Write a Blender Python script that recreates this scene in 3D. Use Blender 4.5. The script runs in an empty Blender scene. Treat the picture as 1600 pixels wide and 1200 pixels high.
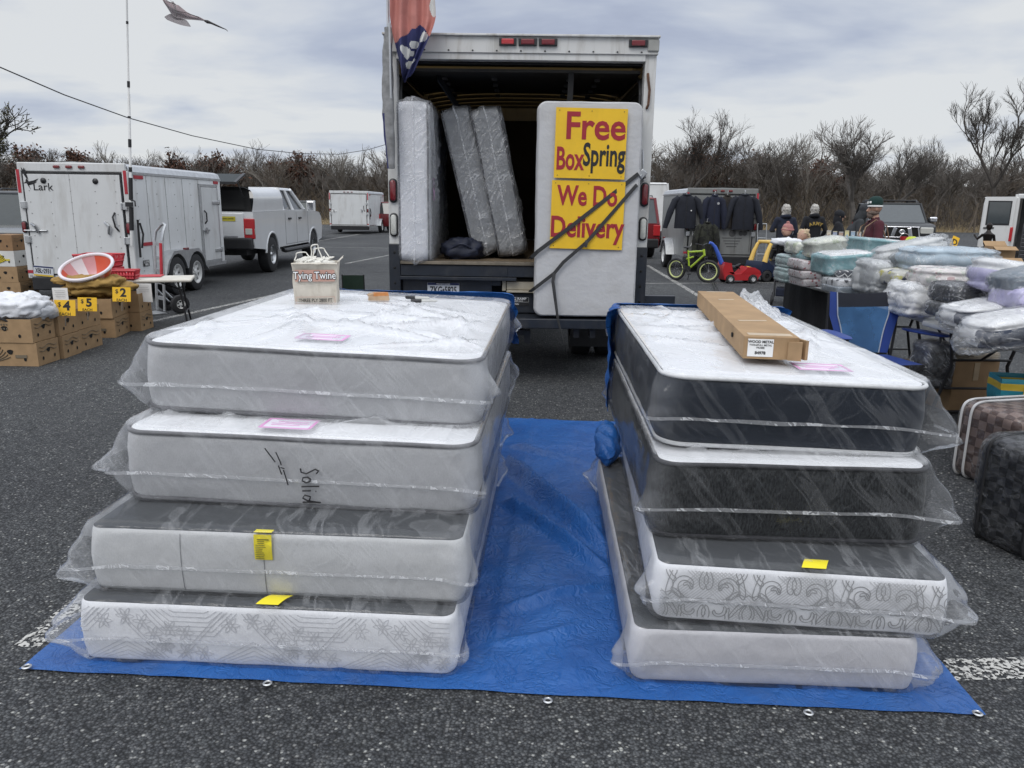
import bpy, math, random
import numpy as np
from mathutils import Vector, Matrix, Euler, noise
from mathutils.geometry import tessellate_polygon
R = math.radians
PI = math.pi
S = bpy.context.scene
COL = S.collection
V = Vector
# ------------------------------------------------------------------ camera
EYE = V((0, 0, 1.62))
FPX = 1200.0
cd = bpy.data.cameras.new("camera")
cam = bpy.data.objects.new("camera", cd)
COL.objects.link(cam)
CM = Euler((R(90 - 13.1), 0, 0)).to_matrix() @ Matrix.Rotation(R(0.8), 3, 'Z')
cam.matrix_world = Matrix.Translation(EYE) @ CM.to_4x4()
cd.sensor_width = 36
cd.lens = FPX / 1600 * 36
cd.clip_end = 3000
cd.clip_start = 0.05
S.camera = cam
# ------------------------------------------------------------------ world, sun, exposure
SUN_EL, SUN_ROT = R(48), R(200)
w = bpy.data.worlds.new("World")
S.world = w
w.use_nodes = True
nt = w.node_tree
nt.nodes.clear()
def nd(t, **k):
    n = nt.nodes.new(t)
    for a, b in k.items():
        if a.startswith('i_'):
            key = a[2:]
            n.inputs[int(key) if key.isdigit() else key].default_value = b
        else:
            setattr(n, a, b)
    return n
def lk(a, b):
    nt.links.new(a, b)
def mix(a, b, f, blend='MIX'):
    m = nd('ShaderNodeMix', data_type='RGBA', blend_type=blend)
    for s, val in ((0, f), (6, a), (7, b)):
        if hasattr(val, 'links') or hasattr(val, 'is_linked'):
            lk(val, m.inputs[s])
        elif s == 0:
            m.inputs[0].default_value = val
        else:
            m.inputs[s].default_value = (*val[:3], 1)
    return m.outputs[2]
def ramp(f, stops):
    r = nd('ShaderNodeValToRGB')
    els = r.color_ramp.elements
    while len(els) < len(stops):
        els.new(0.5)
    for e, (p, c) in zip(els, stops):
        e.position = p
        e.color = (*c[:3], 1) if hasattr(c, '__len__') else (c, c, c, 1)
    lk(f, r.inputs[0])
    return r.outputs[0]
def mth(op, a, b=None, c=None, clamp=False):
    m = nd('ShaderNodeMath', operation=op, use_clamp=clamp)
    for i, val in enumerate((a, b, c)):
        if val is None:
            continue
        if isinstance(val, (int, float)):
            m.inputs[i].default_value = val
        else:
            lk(val, m.inputs[i])
    return m.outputs[0]
sky = nd('ShaderNodeTexSky', sky_type='NISHITA', sun_disc=False, sun_elevation=SUN_EL, sun_rotation=SUN_ROT)
tc = nd('ShaderNodeTexCoord')
sep = nd('ShaderNodeSeparateXYZ')
lk(tc.outputs['Generated'], sep.inputs[0])
zz = mth('ADD', mth('MAXIMUM', sep.outputs[2], 0.0), 0.16)
cmb = nd('ShaderNodeCombineXYZ')
lk(mth('DIVIDE', sep.outputs[0], zz), cmb.inputs[0])
lk(mth('DIVIDE', sep.outputs[1], zz), cmb.inputs[1])
mp = nd('ShaderNodeMapping')
mp.inputs['Scale'].default_value = (0.8, 1.0, 1)
mp.inputs['Location'].default_value = (3.3, 1.2, 0)
mp.inputs['Rotation'].default_value = (0, 0, R(12))
lk(cmb.outputs[0], mp.inputs[0])
n1 = nd('ShaderNodeTexNoise', i_Scale=0.9, i_Detail=6.0, i_Roughness=0.52, i_Distortion=0.35)
lk(mp.outputs[0], n1.inputs['Vector'])
n2 = nd('ShaderNodeTexNoise', i_Scale=2.6, i_Detail=4.0, i_Roughness=0.48, i_Distortion=0.2)
lk(mp.outputs[0], n2.inputs['Vector'])
cl = mth('ADD', mth('MULTIPLY', n1.outputs[0], 0.72), mth('MULTIPLY', n2.outputs[0], 0.28))
# low band near the horizon is the bright break under the deck
hor = mth('MULTIPLY', mth('SUBTRACT', 0.34, sep.outputs[2]), 0.42)
cl = mth('ADD', cl, mth('MAXIMUM', hor, -0.05))
cl = mth('MULTIPLY_ADD', mth('SUBTRACT', cl, 0.5), 1.35, 0.5)
ccol = ramp(cl, [(0.34, (3.5, 3.9, 5.2)), (0.45, (4.5, 5.0, 6.2)), (0.55, (5.8, 6.25, 7.1)), (0.68, (7.4, 7.6, 7.8))])
zen = mth('ADD', 1.0, mth('MULTIPLY', mth('POWER', mth('MAXIMUM', mth('SUBTRACT', sep.outputs[2], 0.28), 0.0), 0.8), 3.0))
zc = nd('ShaderNodeCombineXYZ')
for i in range(3):
    lk(mth('POWER', zen, (1.05, 1.0, 0.86)[i]), zc.inputs[i])
ccol = mix(ccol, zc.outputs[0], 1.0, 'MULTIPLY')
bg = nd('ShaderNodeBackground', i_Strength=0.1)
lk(mix(sky.outputs[0], ccol, 0.93), bg.inputs[0])
wo = nd('ShaderNodeOutputWorld')
lk(bg.outputs[0], wo.inputs[0])
sl = bpy.data.lights.new("sun", 'SUN')
sl.energy = 1.2
sl.angle = R(30)
sl.color = (1.0, 0.97, 0.93)
so = bpy.data.objects.new("sun", sl)
COL.objects.link(so)
so.rotation_euler = (R(90) - SUN_EL, 0, R(-25))
S.view_settings.view_transform = 'Standard'
S.view_settings.look = 'None'
S.view_settings.exposure = 0.0
S.view_settings.gamma = 1
S.render.engine = 'CYCLES'
S.cycles.transparent_max_bounces = 32
S.cycles.max_bounces = 6
S.cycles.use_denoising = True
# ------------------------------------------------------------------ pixel helpers (photo pixels, 1600 x 1200)
def ray(u, v):
    return CM @ V(((u - 800) / FPX, (600 - v) / FPX, -1))
def G(u, v, z=0.0):
    d = ray(u, v)
    return EYE + d * ((z - EYE.z) / d.z)
def D(u, v, y):
    d = ray(u, v)
    return EYE + d * (y / d.y)
# ------------------------------------------------------------------ mesh builder
def rotz(a):
    return Matrix.Rotation(a, 4, 'Z')
def TR(loc=(0, 0, 0), rx=0, ry=0, rz=0):
    return Matrix.Translation(V(loc)) @ Euler((rx, ry, rz)).to_matrix().to_4x4()
class MB:
    def __init__(s):
        s.v, s.f, s.m, s.cur, s.M = [], [], [], 0, Matrix.Identity(4)
    def add(s, vs, fs, mi=None):
        n = len(s.v)
        M = s.M
        s.v += [M @ V(p) for p in vs]
        s.f += [tuple(i + n for i in f) for f in fs]
        s.m += [s.cur if mi is None else mi] * len(fs)
        return s
    def box(s, c, d, M=None, top=(1, 1)):
        x, y, z = d[0] / 2, d[1] / 2, d[2] / 2
        vs = []
        for k, (a, b) in ((-1, (1, 1)), (1, top)):
            vs += [V((i * x * a, j * y * b, k * z)) for i, j in ((-1, -1), (1, -1), (1, 1), (-1, 1))]
        c = V(c)
        vs = [(M @ p if M is not None else p) + c for p in vs]
        return s.add(vs, [(3, 2, 1, 0), (4, 5, 6, 7), (0, 1, 5, 4), (1, 2, 6, 5), (2, 3, 7, 6), (3, 0, 4, 7)])
    def tube(s, pts, r, n=8, closed=False, caps=True, up=None):
        pts = [V(p) for p in pts]
        N = len(pts)
        rs = r if hasattr(r, '__len__') else [r] * N
        vs, fs = [], []
        prev = None
        for i, p in enumerate(pts):
            a = pts[(i - 1) % N] if (closed or i > 0) else p
            b = pts[(i + 1) % N] if (closed or i < N - 1) else p
            t = (b - a)
            t = t.normalized() if t.length > 1e-9 else V((0, 0, 1))
            if prev is None:
                u0 = V((0, 0, 1)) if abs(t.z) < 0.9 else V((1, 0, 0))
                x = t.cross(u0).normalized()
            else:
                x = prev - t * prev.dot(t)
                x = x.normalized() if x.length > 1e-6 else t.orthogonal().normalized()
            prev = x
            y = t.cross(x)
            for k in range(n):
                an = 2 * PI * k / n
                vs.append(p + (x * math.cos(an) + y * math.sin(an)) * rs[i])
        for i in range(N if closed else N - 1):
            for k in range(n):
                a, b = i * n, ((i + 1) % N) * n
                fs.append((a + k, b + k, b + (k + 1) % n, a + (k + 1) % n))
        if caps and not closed:
            fs.append(tuple(range(n)))
            fs.append(tuple((N - 1) * n + k for k in reversed(range(n))))
        return s.add(vs, fs)
    def cyl(s, a, b, r, r2=None, n=12):
        return s.tube([a, b], [r, r if r2 is None else r2], n)
    def lathe(s, prof, n=20, M=None):
        vs, fs = [], []
        for r, z in prof:
            for k in range(n):
                a = 2 * PI * k / n
                p = V((r * math.cos(a), r * math.sin(a), z))
                vs.append(M @ p if M is not None else p)
        for i in range(len(prof) - 1):
            for k in range(n):
                fs.append((i * n + k, i * n + (k + 1) % n, (i + 1) * n + (k + 1) % n, (i + 1) * n + k))
        return s.add(vs, fs)
    def prism(s, poly, y0, y1, axis='y', y1s=None):
        # poly in (x, z); extruded along y
        n = len(poly)
        tri = tessellate_polygon([[V((p[0], p[1], 0)) for p in poly]])
        q = y1s or poly
        f = (lambda p, y: (p[0], y, p[1])) if axis == 'y' else ((lambda p, y: (y, p[0], p[1])) if axis == 'x' else (lambda p, y: (p[0], p[1], y)))
        vs = [f(p, y0) for p in poly] + [f(p, y1) for p in q]
        fs = [tuple(t) for t in tri] + [tuple(i + n for i in reversed(t)) for t in tri]
        fs += [(i, (i + 1) % n, n + (i + 1) % n, n + i) for i in range(n)]
        return s.add(vs, fs)
    def grid(s, nu, nv, fn, cu=False, cv=False):
        vs = [fn(i / (nu if cu else nu - 1), j / (nv if cv else nv - 1)) for i in range(nu) for j in range(nv)]
        fs = []
        for i in range(nu if cu else nu - 1):
            for j in range(nv if cv else nv - 1):
                i2, j2 = (i + 1) % nu, (j + 1) % nv
                fs.append((i * nv + j, i2 * nv + j, i2 * nv + j2, i * nv + j2))
        return s.add(vs, fs)
    def quad(s, a, b, c, d):
        return s.add([a, b, c, d], [(0, 1, 2, 3)])
    def blob(s, c, r, n=16, m=10, amp=0.0, fr=3.0, seed=0, p=2.0, M=None):
        c, r = V(c), V(r)
        def pw(x):
            return math.copysign(abs(x) ** (2 / p), x)
        vs, fs = [], []
        for i in range(m + 1):
            th = -PI / 2 + PI * i / m
            for k in range(n):
                ph = 2 * PI * k / n
                d = V((pw(math.cos(th)) * pw(math.cos(ph)), pw(math.cos(th)) * pw(math.sin(ph)), pw(math.sin(th))))
                q = V((d.x * r.x, d.y * r.y, d.z * r.z))
                if amp:
                    q *= 1 + amp * noise.noise(d * fr + V((seed, seed * 1.7, 0)))
                vs.append((M @ q if M is not None else q) + c)
        for i in range(m):
            for k in range(n):
                fs.append((i * n + k, i * n + (k + 1) % n, (i + 1) * n + (k + 1) % n, (i + 1) * n + k))
        return s.add(vs, fs)
    def split(s, name, mats, parent=None, **k):
        # one object for every separate piece
        par = list(range(len(s.v)))
        def find(a):
            while par[a] != a:
                par[a] = par[par[a]]
                a = par[a]
            return a
        for f in s.f:
            for b in f[1:]:
                par[find(b)] = find(f[0])
        groups = {}
        for i, f in enumerate(s.f):
            groups.setdefault(find(f[0]), []).append(i)
        out = []
        for idx in groups.values():
            q, mp_ = MB(), {}
            for i in idx:
                for a in s.f[i]:
                    if a not in mp_:
                        mp_[a] = len(q.v)
                        q.v.append(s.v[a])
                q.f.append(tuple(mp_[a] for a in s.f[i]))
                q.m.append(s.m[i])
            out.append(q.build(name, mats, parent, **k))
        return out
    def build(s, name, mats, parent=None, smooth=35, bevel=0, loc=None, rz=None, seg=2, attr=None):
        me = bpy.data.meshes.new(name)
        me.from_pydata(s.v, [], s.f)
        if not isinstance(mats, (list, tuple)):
            mats = [mats]
        for m in mats:
            me.materials.append(m)
        me.polygons.foreach_set('material_index', s.m)
        if smooth:
            me.polygons.foreach_set('use_smooth', [True] * len(s.f))
        if attr is not None:
            at = me.attributes.new('haze', 'FLOAT', 'POINT')
            at.data.foreach_set('value', attr)
        me.validate()
        me.update()
        if smooth and smooth < 179:
            me.set_sharp_from_angle(angle=R(smooth))
        o = bpy.data.objects.new(name, me)
        COL.objects.link(o)
        if parent is not None:
            o.parent = parent
        if loc is not None:
            o.location = loc
        if rz is not None:
            o.rotation_euler = (0, 0, rz)
        if bevel:
            b = o.modifiers.new('bevel', 'BEVEL')
            b.width, b.segments, b.limit_method, b.angle_limit = bevel, seg, 'ANGLE', R(40)
        return o
def tag(o, label, cat, group=None, kind=None):
    if label:
        o['label'] = label
    if cat:
        o['category'] = cat
    if group:
        o['group'] = group
    if kind:
        o['kind'] = kind
    return o
def thing(name, label, cat, loc=(0, 0, 0), rz=0, group=None, rot=None):
    o = bpy.data.objects.new(name, None)
    o.empty_display_size = 0.1
    COL.objects.link(o)
    o.location = loc
    o.rotation_euler = rot or (0, 0, rz)
    return tag(o, label, cat, group)
def struct(o):
    o['kind'] = 'structure'
    return o
def copy_tree(o, parent=None):
    c = o.copy()
    COL.objects.link(c)
    if parent is not None:
        c.parent = parent
    for ch in list(o.children):
        copy_tree(ch, c)
    return c
def text(s, size, mats, parent, M, off=0.0, ext=0.001, name='lettering', sx=1.0, shear=0, align='CENTER', space=1.0, track=None):
    cu = bpy.data.curves.new('t', 'FONT')
    cu.body, cu.size, cu.offset, cu.extrude, cu.shear = s, size, off, ext, shear
    cu.align_x, cu.align_y = align, 'CENTER'
    cu.space_character = space
    cu.resolution_u = 3
    t = bpy.data.objects.new('t', cu)
    COL.objects.link(t)
    bpy.context.view_layer.update()
    me = bpy.data.meshes.new_from_object(t.evaluated_get(bpy.context.evaluated_depsgraph_get()))
    bpy.data.objects.remove(t)
    bpy.data.curves.remove(cu)
    me.transform(M @ Matrix.Diagonal((sx, 1, 1, 1)))
    me.materials.clear()
    me.materials.append(mats)
    me.name = name
    o = bpy.data.objects.new(name, me)
    COL.objects.link(o)
    o.parent = parent
    return o
FRONT = Matrix.Rotation(R(90), 4, 'X')     # text lying in xy -> standing in xz, read from -y
def fr(x, y, z, rz=0):
    return Matrix.Translation((x, y, z)) @ rotz(rz) @ FRONT
# ------------------------------------------------------------------ materials
MATS = {}
def newmat(name):
    global nt
    m = bpy.data.materials.new(name)
    m.use_nodes = True
    nt = m.node_tree
    nt.nodes.clear()
    return m
def objco(scale=(1, 1, 1), rot=(0, 0, 0), kind='Object'):
    t = nd('ShaderNodeTexCoord')
    mpg = nd('ShaderNodeMapping')
    mpg.inputs['Scale'].default_value = scale
    mpg.inputs['Rotation'].default_value = rot
    lk(t.outputs[kind], mpg.inputs[0])
    return mpg.outputs[0]
def nz(vec, sc, det=4.0, ro=0.55, dist=0.0):
    n = nd('ShaderNodeTexNoise', i_Scale=sc, i_Detail=det, i_Roughness=ro, i_Distortion=dist)
    lk(vec, n.inputs['Vector'])
    return n.outputs[0]
def fin(col, rough=0.6, metal=0.0, bump=None, bstr=0.3, bdist=0.01, spec=0.5, coat=0.0, trans=None, sheen=0.0):
    b = nd('ShaderNodeBsdfPrincipled')
    for key, val in (('Base Color', col), ('Roughness', rough), ('Metallic', metal)):
        if hasattr(val, 'is_linked'):
            lk(val, b.inputs[key])
        elif key == 'Base Color':
            b.inputs[key].default_value = (*val[:3], 1)
        else:
            b.inputs[key].default_value = val
    b.inputs['Specular IOR Level'].default_value = spec
    b.inputs['Coat Weight'].default_value = coat
    b.inputs['Sheen Weight'].default_value = sheen
    if bump is not None:
        bp = nd('ShaderNodeBump', i_Strength=bstr, i_Distance=bdist)
        lk(bump, bp.inputs['Height'])
        lk(bp.outputs[0], b.inputs['Normal'])
    o = nd('ShaderNodeOutputMaterial')
    lk(b.outputs[0], o.inputs[0])
    return b
def mat(name, col, rough=0.6, metal=0.0, var=0.15, vs=7.0, bump=0.0, bs=80.0, bd=0.004, spec=0.5, coat=0.0, dirt=None, damt=0.5, dscale=(3, 3, 0.8), dlo=0.5, dhi=0.75, sheen=0.0):
    if name in MATS:
        return MATS[name]
    m = newmat(name)
    co = objco()
    n = nz(co, vs, 5)
    c = mix([x * (1 - var) for x in col], [min(1, x * (1 + var * 0.7)) for x in col], ramp(n, [(0.3, 0.0), (0.7, 1.0)]))
    r = rough
    if dirt:
        d = nz(objco(dscale), 1.0, 6, 0.65, 0.4)
        c = mix(c, dirt, mth('MULTIPLY', ramp(d, [(dlo, 0.0), (dhi, 1.0)]), damt))
    fin(c, r, metal, nz(co, bs, 3) if bump else None, bump, bd, spec, coat, sheen=sheen)
    MATS[name] = m
    return m
white_paint = mat('white paint', (0.66, 0.66, 0.65), 0.35, var=0.05, vs=3, dirt=(0.3, 0.27, 0.22), damt=0.45, coat=0.2)
black_plastic = mat('black plastic', (0.018, 0.018, 0.02), 0.45, var=0.2, bump=0.1, bs=300)
black_metal = mat('black metal', (0.02, 0.02, 0.022), 0.4, var=0.2)
rubber = mat('rubber', (0.022, 0.022, 0.024), 0.8, var=0.25, vs=12, bump=0.2, bs=90)
steel = mat('steel', (0.52, 0.53, 0.54), 0.35, 1.0, var=0.2, vs=12)
alu = mat('aluminium', (0.60, 0.61, 0.62), 0.42, 0.9, var=0.12, vs=10, dirt=(0.25, 0.24, 0.22), damt=0.3)
chrome = mat('chrome', (0.8, 0.8, 0.82), 0.12, 1.0, var=0.03)
dark_glass = mat('dark glass', (0.012, 0.015, 0.018), 0.05, var=0.1, spec=0.8)
mid_glass = mat('window glass', (0.05, 0.06, 0.065), 0.05, var=0.1, spec=0.9)
red_lens = mat('red lens', (0.16, 0.008, 0.012), 0.2, var=0.2, vs=60, coat=0.5)
bright_red_lens = mat('bright red lens', (0.45, 0.02, 0.025), 0.25, var=0.15, vs=60, coat=0.5)
clear_lens = mat('clear lens', (0.5, 0.5, 0.46), 0.2, var=0.15, vs=60, coat=0.5)
red_mark = mat('red reflective tape', (0.42, 0.03, 0.045), 0.4)
cardboard = mat('cardboard', (0.36, 0.235, 0.125), 0.85, var=0.14, vs=9, bump=0.15, bs=120, dirt=(0.2, 0.13, 0.07), damt=0.35, dscale=(4, 4, 4))
dark_hole = mat('dark void', (0.008, 0.008, 0.008), 0.9, var=0)
ink_black = mat('black ink', (0.012, 0.012, 0.014), 0.6, var=0)
ink_red = mat('red ink', (0.32, 0.012, 0.025), 0.5, var=0.06)
paper = mat('white paper', (0.78, 0.78, 0.77), 0.7, var=0.04)
table_white = mat('white table top', (0.68, 0.68, 0.66), 0.45, var=0.06, dirt=(0.4, 0.38, 0.34), damt=0.3)
yellow_card = mat('yellow card', (0.85, 0.50, 0.02), 0.5, var=0.08)
blue_tarp_m = None
# ------------------------------------------------------------------ ground
def asphalt():
    m = newmat('asphalt')
    co = objco()
    vo = nd('ShaderNodeTexVoronoi', i_Scale=100.0, i_Randomness=1.0)
    lk(co, vo.inputs['Vector'])
    sp = nd('ShaderNodeSeparateColor')
    lk(vo.outputs['Color'], sp.inputs[0])
    stone = ramp(sp.outputs[0], [(0.0, (0.044, 0.047, 0.051)), (0.5, (0.074, 0.078, 0.083)), (0.86, (0.118, 0.122, 0.127)), (0.97, (0.17, 0.17, 0.17)), (0.995, (0.40, 0.40, 0.38))])
    gap = ramp(vo.outputs['Distance'], [(0.32, 1.0), (0.68, 0.26)])
    c = mix(stone, gap, 0.9, 'MULTIPLY')
    big = nz(co, 0.35, 6, 0.6)
    c = mix(c, mix((0.72, 0.72, 0.74), (1.25, 1.25, 1.22), ramp(big, [(0.32, 0.0), (0.68, 1.0)])), 1.0, 'MULTIPLY')
    fine = nz(co, 14, 4, 0.6)
    c = mix(c, mix((0.8, 0.8, 0.82), (1.2, 1.2, 1.18), ramp(fine, [(0.35, 0.0), (0.65, 1.0)])), 1.0, 'MULTIPLY')
    stain = nz(co, 0.9, 6, 0.65, 1.0)
    c = mix(c, (0.5, 0.5, 0.5), ramp(stain, [(0.60, 0.0), (0.68, 0.9)]), 'MULTIPLY')
    rust = nz(co, 2.2, 5, 0.7)
    c = mix(c, (0.07, 0.05, 0.035), mth('MULTIPLY', ramp(rust, [(0.66, 0.0), (0.78, 1.0)]), 0.5))
    dist = mth('MULTIPLY', vo.outputs['Distance'], -1.0)
    h = mth('ADD', dist, mth('MULTIPLY', sp.outputs[1], 0.5))
    fin(c, 0.82, bump=h, bstr=0.9, bdist=0.006, spec=0.35)
    return m
asphalt_m = asphalt()
def dry_grass_m():
    m = newmat('dry grass')
    co = objco()
    c = mix((0.10, 0.075, 0.04), (0.26, 0.20, 0.11), ramp(nz(co, 1.2, 8, 0.7), [(0.35, 0.0), (0.65, 1.0)]))
    fin(c, 0.9, bump=nz(co, 12, 4), bstr=0.6, bdist=0.05)
    return m
verge_m = dry_grass_m()
g = MB()
g.grid(41, 41, lambda a, b: ((a - .5) * 1200, (b - .5) * 1200, 0.0))
struct(g.build('ground', asphalt_m, smooth=0))
# dry grass verge beyond the lot; low dark hill added to block sky gaps
LOT = lambda x: 60 + 2.0 * math.sin(x * 0.03)
g = MB()
def verge(a, b):
    x = (a - .5) * 420
    y = LOT(x) + b * 30
    return (x, y, 0.012 + b * 0.5 + 0.08 * noise.noise(V((x * .3, y * .3, 0))) * min(1, b * 8))
g.grid(160, 12, verge)
struct(g.build('verge', verge_m))
hill_m = mat('dark backing hill', (0.055, 0.048, 0.042), 0.95, var=0.5, vs=0.9, spec=0.0)
g = MB()
g.grid(90, 10, lambda a, b: ((a - .5) * 700, 88 + b * 60, 0.4 + 5.2 * math.sin(min(1, b * 1.5) * PI / 2) + 0.9 * noise.noise(V((a * 40, b * 3, 2)))))
struct(g.build('hill', hill_m))
# worn painted parking lines
def line_m():
    m = newmat('worn white road paint')
    co = objco()
    vo = nd('ShaderNodeTexVoronoi', i_Scale=95.0)
    lk(co, vo.inputs['Vector'])
    sp = nd('ShaderNodeSeparateColor')
    lk(vo.outputs['Color'], sp.inputs[0])
    wear = mth('ADD', mth('MULTIPLY', sp.outputs[0], 0.5), mth('MULTIPLY', nz(co, 5, 5, 0.7), 0.62))
    d = nd('ShaderNodeBsdfPrincipled', i_Roughness=0.8)
    d.inputs['Base Color'].default_value = (0.56, 0.55, 0.52, 1)
    t = nd('ShaderNodeBsdfTransparent')
    mx = nd('ShaderNodeMixShader')
    lk(ramp(wear, [(0.44, 0.92), (0.6, 0.0)]), mx.inputs[0])
    lk(t.outputs[0], mx.inputs[1])
    lk(d.outputs[0], mx.inputs[2])
    o = nd('ShaderNodeOutputMaterial')
    lk(mx.outputs[0], o.inputs[0])
    return m
paint_m = line_m()
def pline(a, b, wd):
    a, b = V(a), V(b)
    t = (b - a).normalized()
    n = V((-t.y, t.x, 0)) * wd / 2
    q = MB()
    K = max(2, int((b - a).length / 0.5))
    q.grid(K, 3, lambda s, k: a.lerp(b, s) + n * (k * 2 - 1) * (1 + .12 * noise.noise(V((s * 30, k * 3, wd)))) + V((0, 0, 0.004)))
    struct(q.build('road_marking', paint_m, smooth=0))
pline(G(1455, 1048), G(1700, 1042), 0.13)
pline(G(40, 1012), G(140, 930), 0.10)
pline(G(225, 505), G(452, 456), 0.11)
pline(G(540, 412), G(612, 398), 0.11)
pline(G(490, 378), G(585, 362), 0.12)
pline(G(1012, 415), G(1096, 465), 0.11)
pline(G(1000, 443), G(1210, 442), 0.08)
pline(G(1190, 372), G(1225, 376), 0.12)
pline(G(495, 386), G(612, 388), 0.1)
# ------------------------------------------------------------------ trees
def tree_segments(seed, h, spread=0.5, up=0.35, lv=5, trunk=0.32, nkid=(2, 3), r0=None, lean=(0, 0)):
    rnd = random.Random(seed)
    segs = []
    def grow(p, d, L, r, depth):
        n = 3 if depth < lv - 1 else 2
        q = p
        for i in range(n):
            d = (d + V((rnd.gauss(0, .13), rnd.gauss(0, .13), rnd.gauss(0.02, .08)))).normalized()
            q2 = q + d * (L / n)
            rr = r * (1 - 0.28 * (i + 1) / n)
            segs.append((q, q2, r * (1 - 0.28 * i / n), rr, depth))
            if depth >= 1 and depth < lv - 1 and rnd.random() < 0.75:
                side(q2, d, L * rnd.uniform(.45, .7), rr * .5, depth + 1)
            q = q2
        if depth < lv - 1:
            for k in range(rnd.randint(*nkid)):
                side(q, d, L * rnd.uniform(.6, .88), r * .62, depth + 1)
    def side(q, d, L, r, depth):
        a = rnd.uniform(0, 2 * PI)
        o = d.orthogonal().normalized()
        o = Matrix.Rotation(a, 3, d) @ o
        s = spread * rnd.uniform(.5, 1.25)
        nd_ = (d + o * s * 1.3 + V((0, 0, up * rnd.uniform(.3, 1)))).normalized()
        grow(q, nd_, L, r, depth)
    r0 = r0 or h * 0.018
    grow(V((0, 0, 0)), V((lean[0], lean[1], 1)).normalized(), h * trunk, r0, 0)
    zmax = max(s[1].z for s in segs)
    k = h / zmax
    return [(a * k, b * k, ra, rb, dp) for a, b, ra, rb, dp in segs]
def seg_arrays(segs, n=3, minr=0.011):
    vs, fs = [], []
    for a, b, ra, rb, dp in segs:
        mr = minr if dp < 4 else minr * (.62 if dp < 6 else .45)
        ra, rb = max(ra, mr), max(rb, mr)
        t = (b - a).normalized()
        x = t.orthogonal().normalized()
        y = t.cross(x)
        i0 = len(vs)
        k = n if dp > 1 else 6
        for p, r in ((a, ra), (b, rb)):
            for j in range(k):
                an = 2 * PI * j / k
                vs.append(p + x * (r * math.cos(an)) + y * (r * math.sin(an)))
        for j in range(k):
            fs.append((i0 + j, i0 + (j + 1) % k, i0 + k + (j + 1) % k, i0 + k + j))
    return vs, fs
bark_a = mat('grey bark', (0.115, 0.103, 0.092), 0.95, var=0.35, vs=1.5)
bark_b = mat('dark bark', (0.062, 0.054, 0.047), 0.95, var=0.35, vs=1.5)
bark_c = mat('pale bark', (0.19, 0.175, 0.155), 0.95, var=0.3, vs=1.5)
leaf_rust = mat('rust leaves', (0.085, 0.038, 0.022), 0.9, var=0.5, vs=0.9)
leaf_dull = mat('dull olive leaves', (0.10, 0.095, 0.05), 0.9, var=0.4, vs=0.9)
def make_tree(segs, name, label, loc, mb, group=None, leaves=None, leafm=None, lsz=0.16, seed=1, minr=0.011, rz=0):
    t = thing(name, label, 'tree', loc, rz, group)
    a = MB(); a.add(*seg_arrays([s for s in segs if s[4] <= 1], 6, minr))
    a.build('trunk', mb, t)
    b = MB(); b.add(*seg_arrays([s for s in segs if s[4] > 1], 3, minr))
    mats = [mb]
    if leaves:
        mats.append(leafm)
        rnd = random.Random(seed)
        tips = [s for s in segs if s[4] >= 3]
        b.cur = 1
        for i in range(leaves):
            s = rnd.choice(tips)
            p = s[0].lerp(s[1], rnd.random()) + V((rnd.gauss(0, lsz), rnd.gauss(0, lsz), rnd.gauss(0, lsz)))
            u = V((rnd.gauss(0, 1), rnd.gauss(0, 1), rnd.gauss(0, 1))).normalized() * lsz * rnd.uniform(.5, 1.1)
            w_ = u.orthogonal().normalized() * lsz * rnd.uniform(.3, .6)
            b.add([p - u, p + w_, p + u, p - w_], [(0, 1, 2, 3)])
    b.build('crown', mats, t, smooth=0)
    return t
# single trees that can be told apart
def ground_at(u, y):
    p = D(u, 340, y)
    return V((p.x, y, 0.05))
def height_at(u, v, y):
    return D(u, v, y).z
y = 58
make_tree(tree_segments(11, height_at(1545, 120, y), .40, .40, 7, .20, (2, 3), .2), 'tall_tree', 'tallest bare tree at the far right, its twisted grey limbs high above the woods', ground_at(1556, y), bark_b, minr=.014, seed=4)
y = 61
make_tree(tree_segments(27, height_at(1330, 185, y), .55, .42, 7, .13, (2, 4), .24), 'spreading_tree', 'wide spreading bare tree rising behind the people at the tables', ground_at(1335, y), bark_a, minr=.013, seed=5)
y = 62
make_tree(tree_segments(8, height_at(1400, 212, y), .5, .42, 7, .16, (2, 3), .16, (.1, 0)), 'bare_tree', 'smaller bare tree just behind the black off-roader', ground_at(1395, y), bark_a, minr=.012)
y = 60
make_tree(tree_segments(31, height_at(1080, 165, y), .5, .42, 7, .15, (2, 3), .17, (.12, 0)), 'bushy_tree', 'bare tree with last dark leaves just right of the open box truck', ground_at(1060, y), bark_b, leaves=900, leafm=leaf_rust, lsz=.08, minr=.012)
y = 45
make_tree(tree_segments(40, height_at(-20, 128, y), .6, .4, 6, .22, (3, 3), .25, (.12, 0)), 'roadside_tree', 'thin-leaved olive tree leaning in at the left edge above the trailers', V((ground_at(-28, y).x, y, .02)), bark_b, leaves=2600, leafm=leaf_dull, lsz=.10, minr=.012)
rust = [(262, 236, 70), (320, 236, 72), (60, 226, 74), (148, 232, 73), (458, 234, 74), (1105, 228, 78), (1160, 232, 82), (1285, 240, 80)]
labels = ['rust leaved round tree above the white lettered trailer roof', 'darker round rust tree just right of its twin over the white trailer', 'brown leaved tree beside the leaning olive tree at far left', 'low brown tree behind the roof of the white lettered trailer', 'brown domed tree between the pickup roof and the overhead cable', 'russet tree over the roof of the grey jacket trailer', 'orange brown tree right of the grey jacket trailer roof', 'brown leaved tree behind the wide spreading bare tree']
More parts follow.
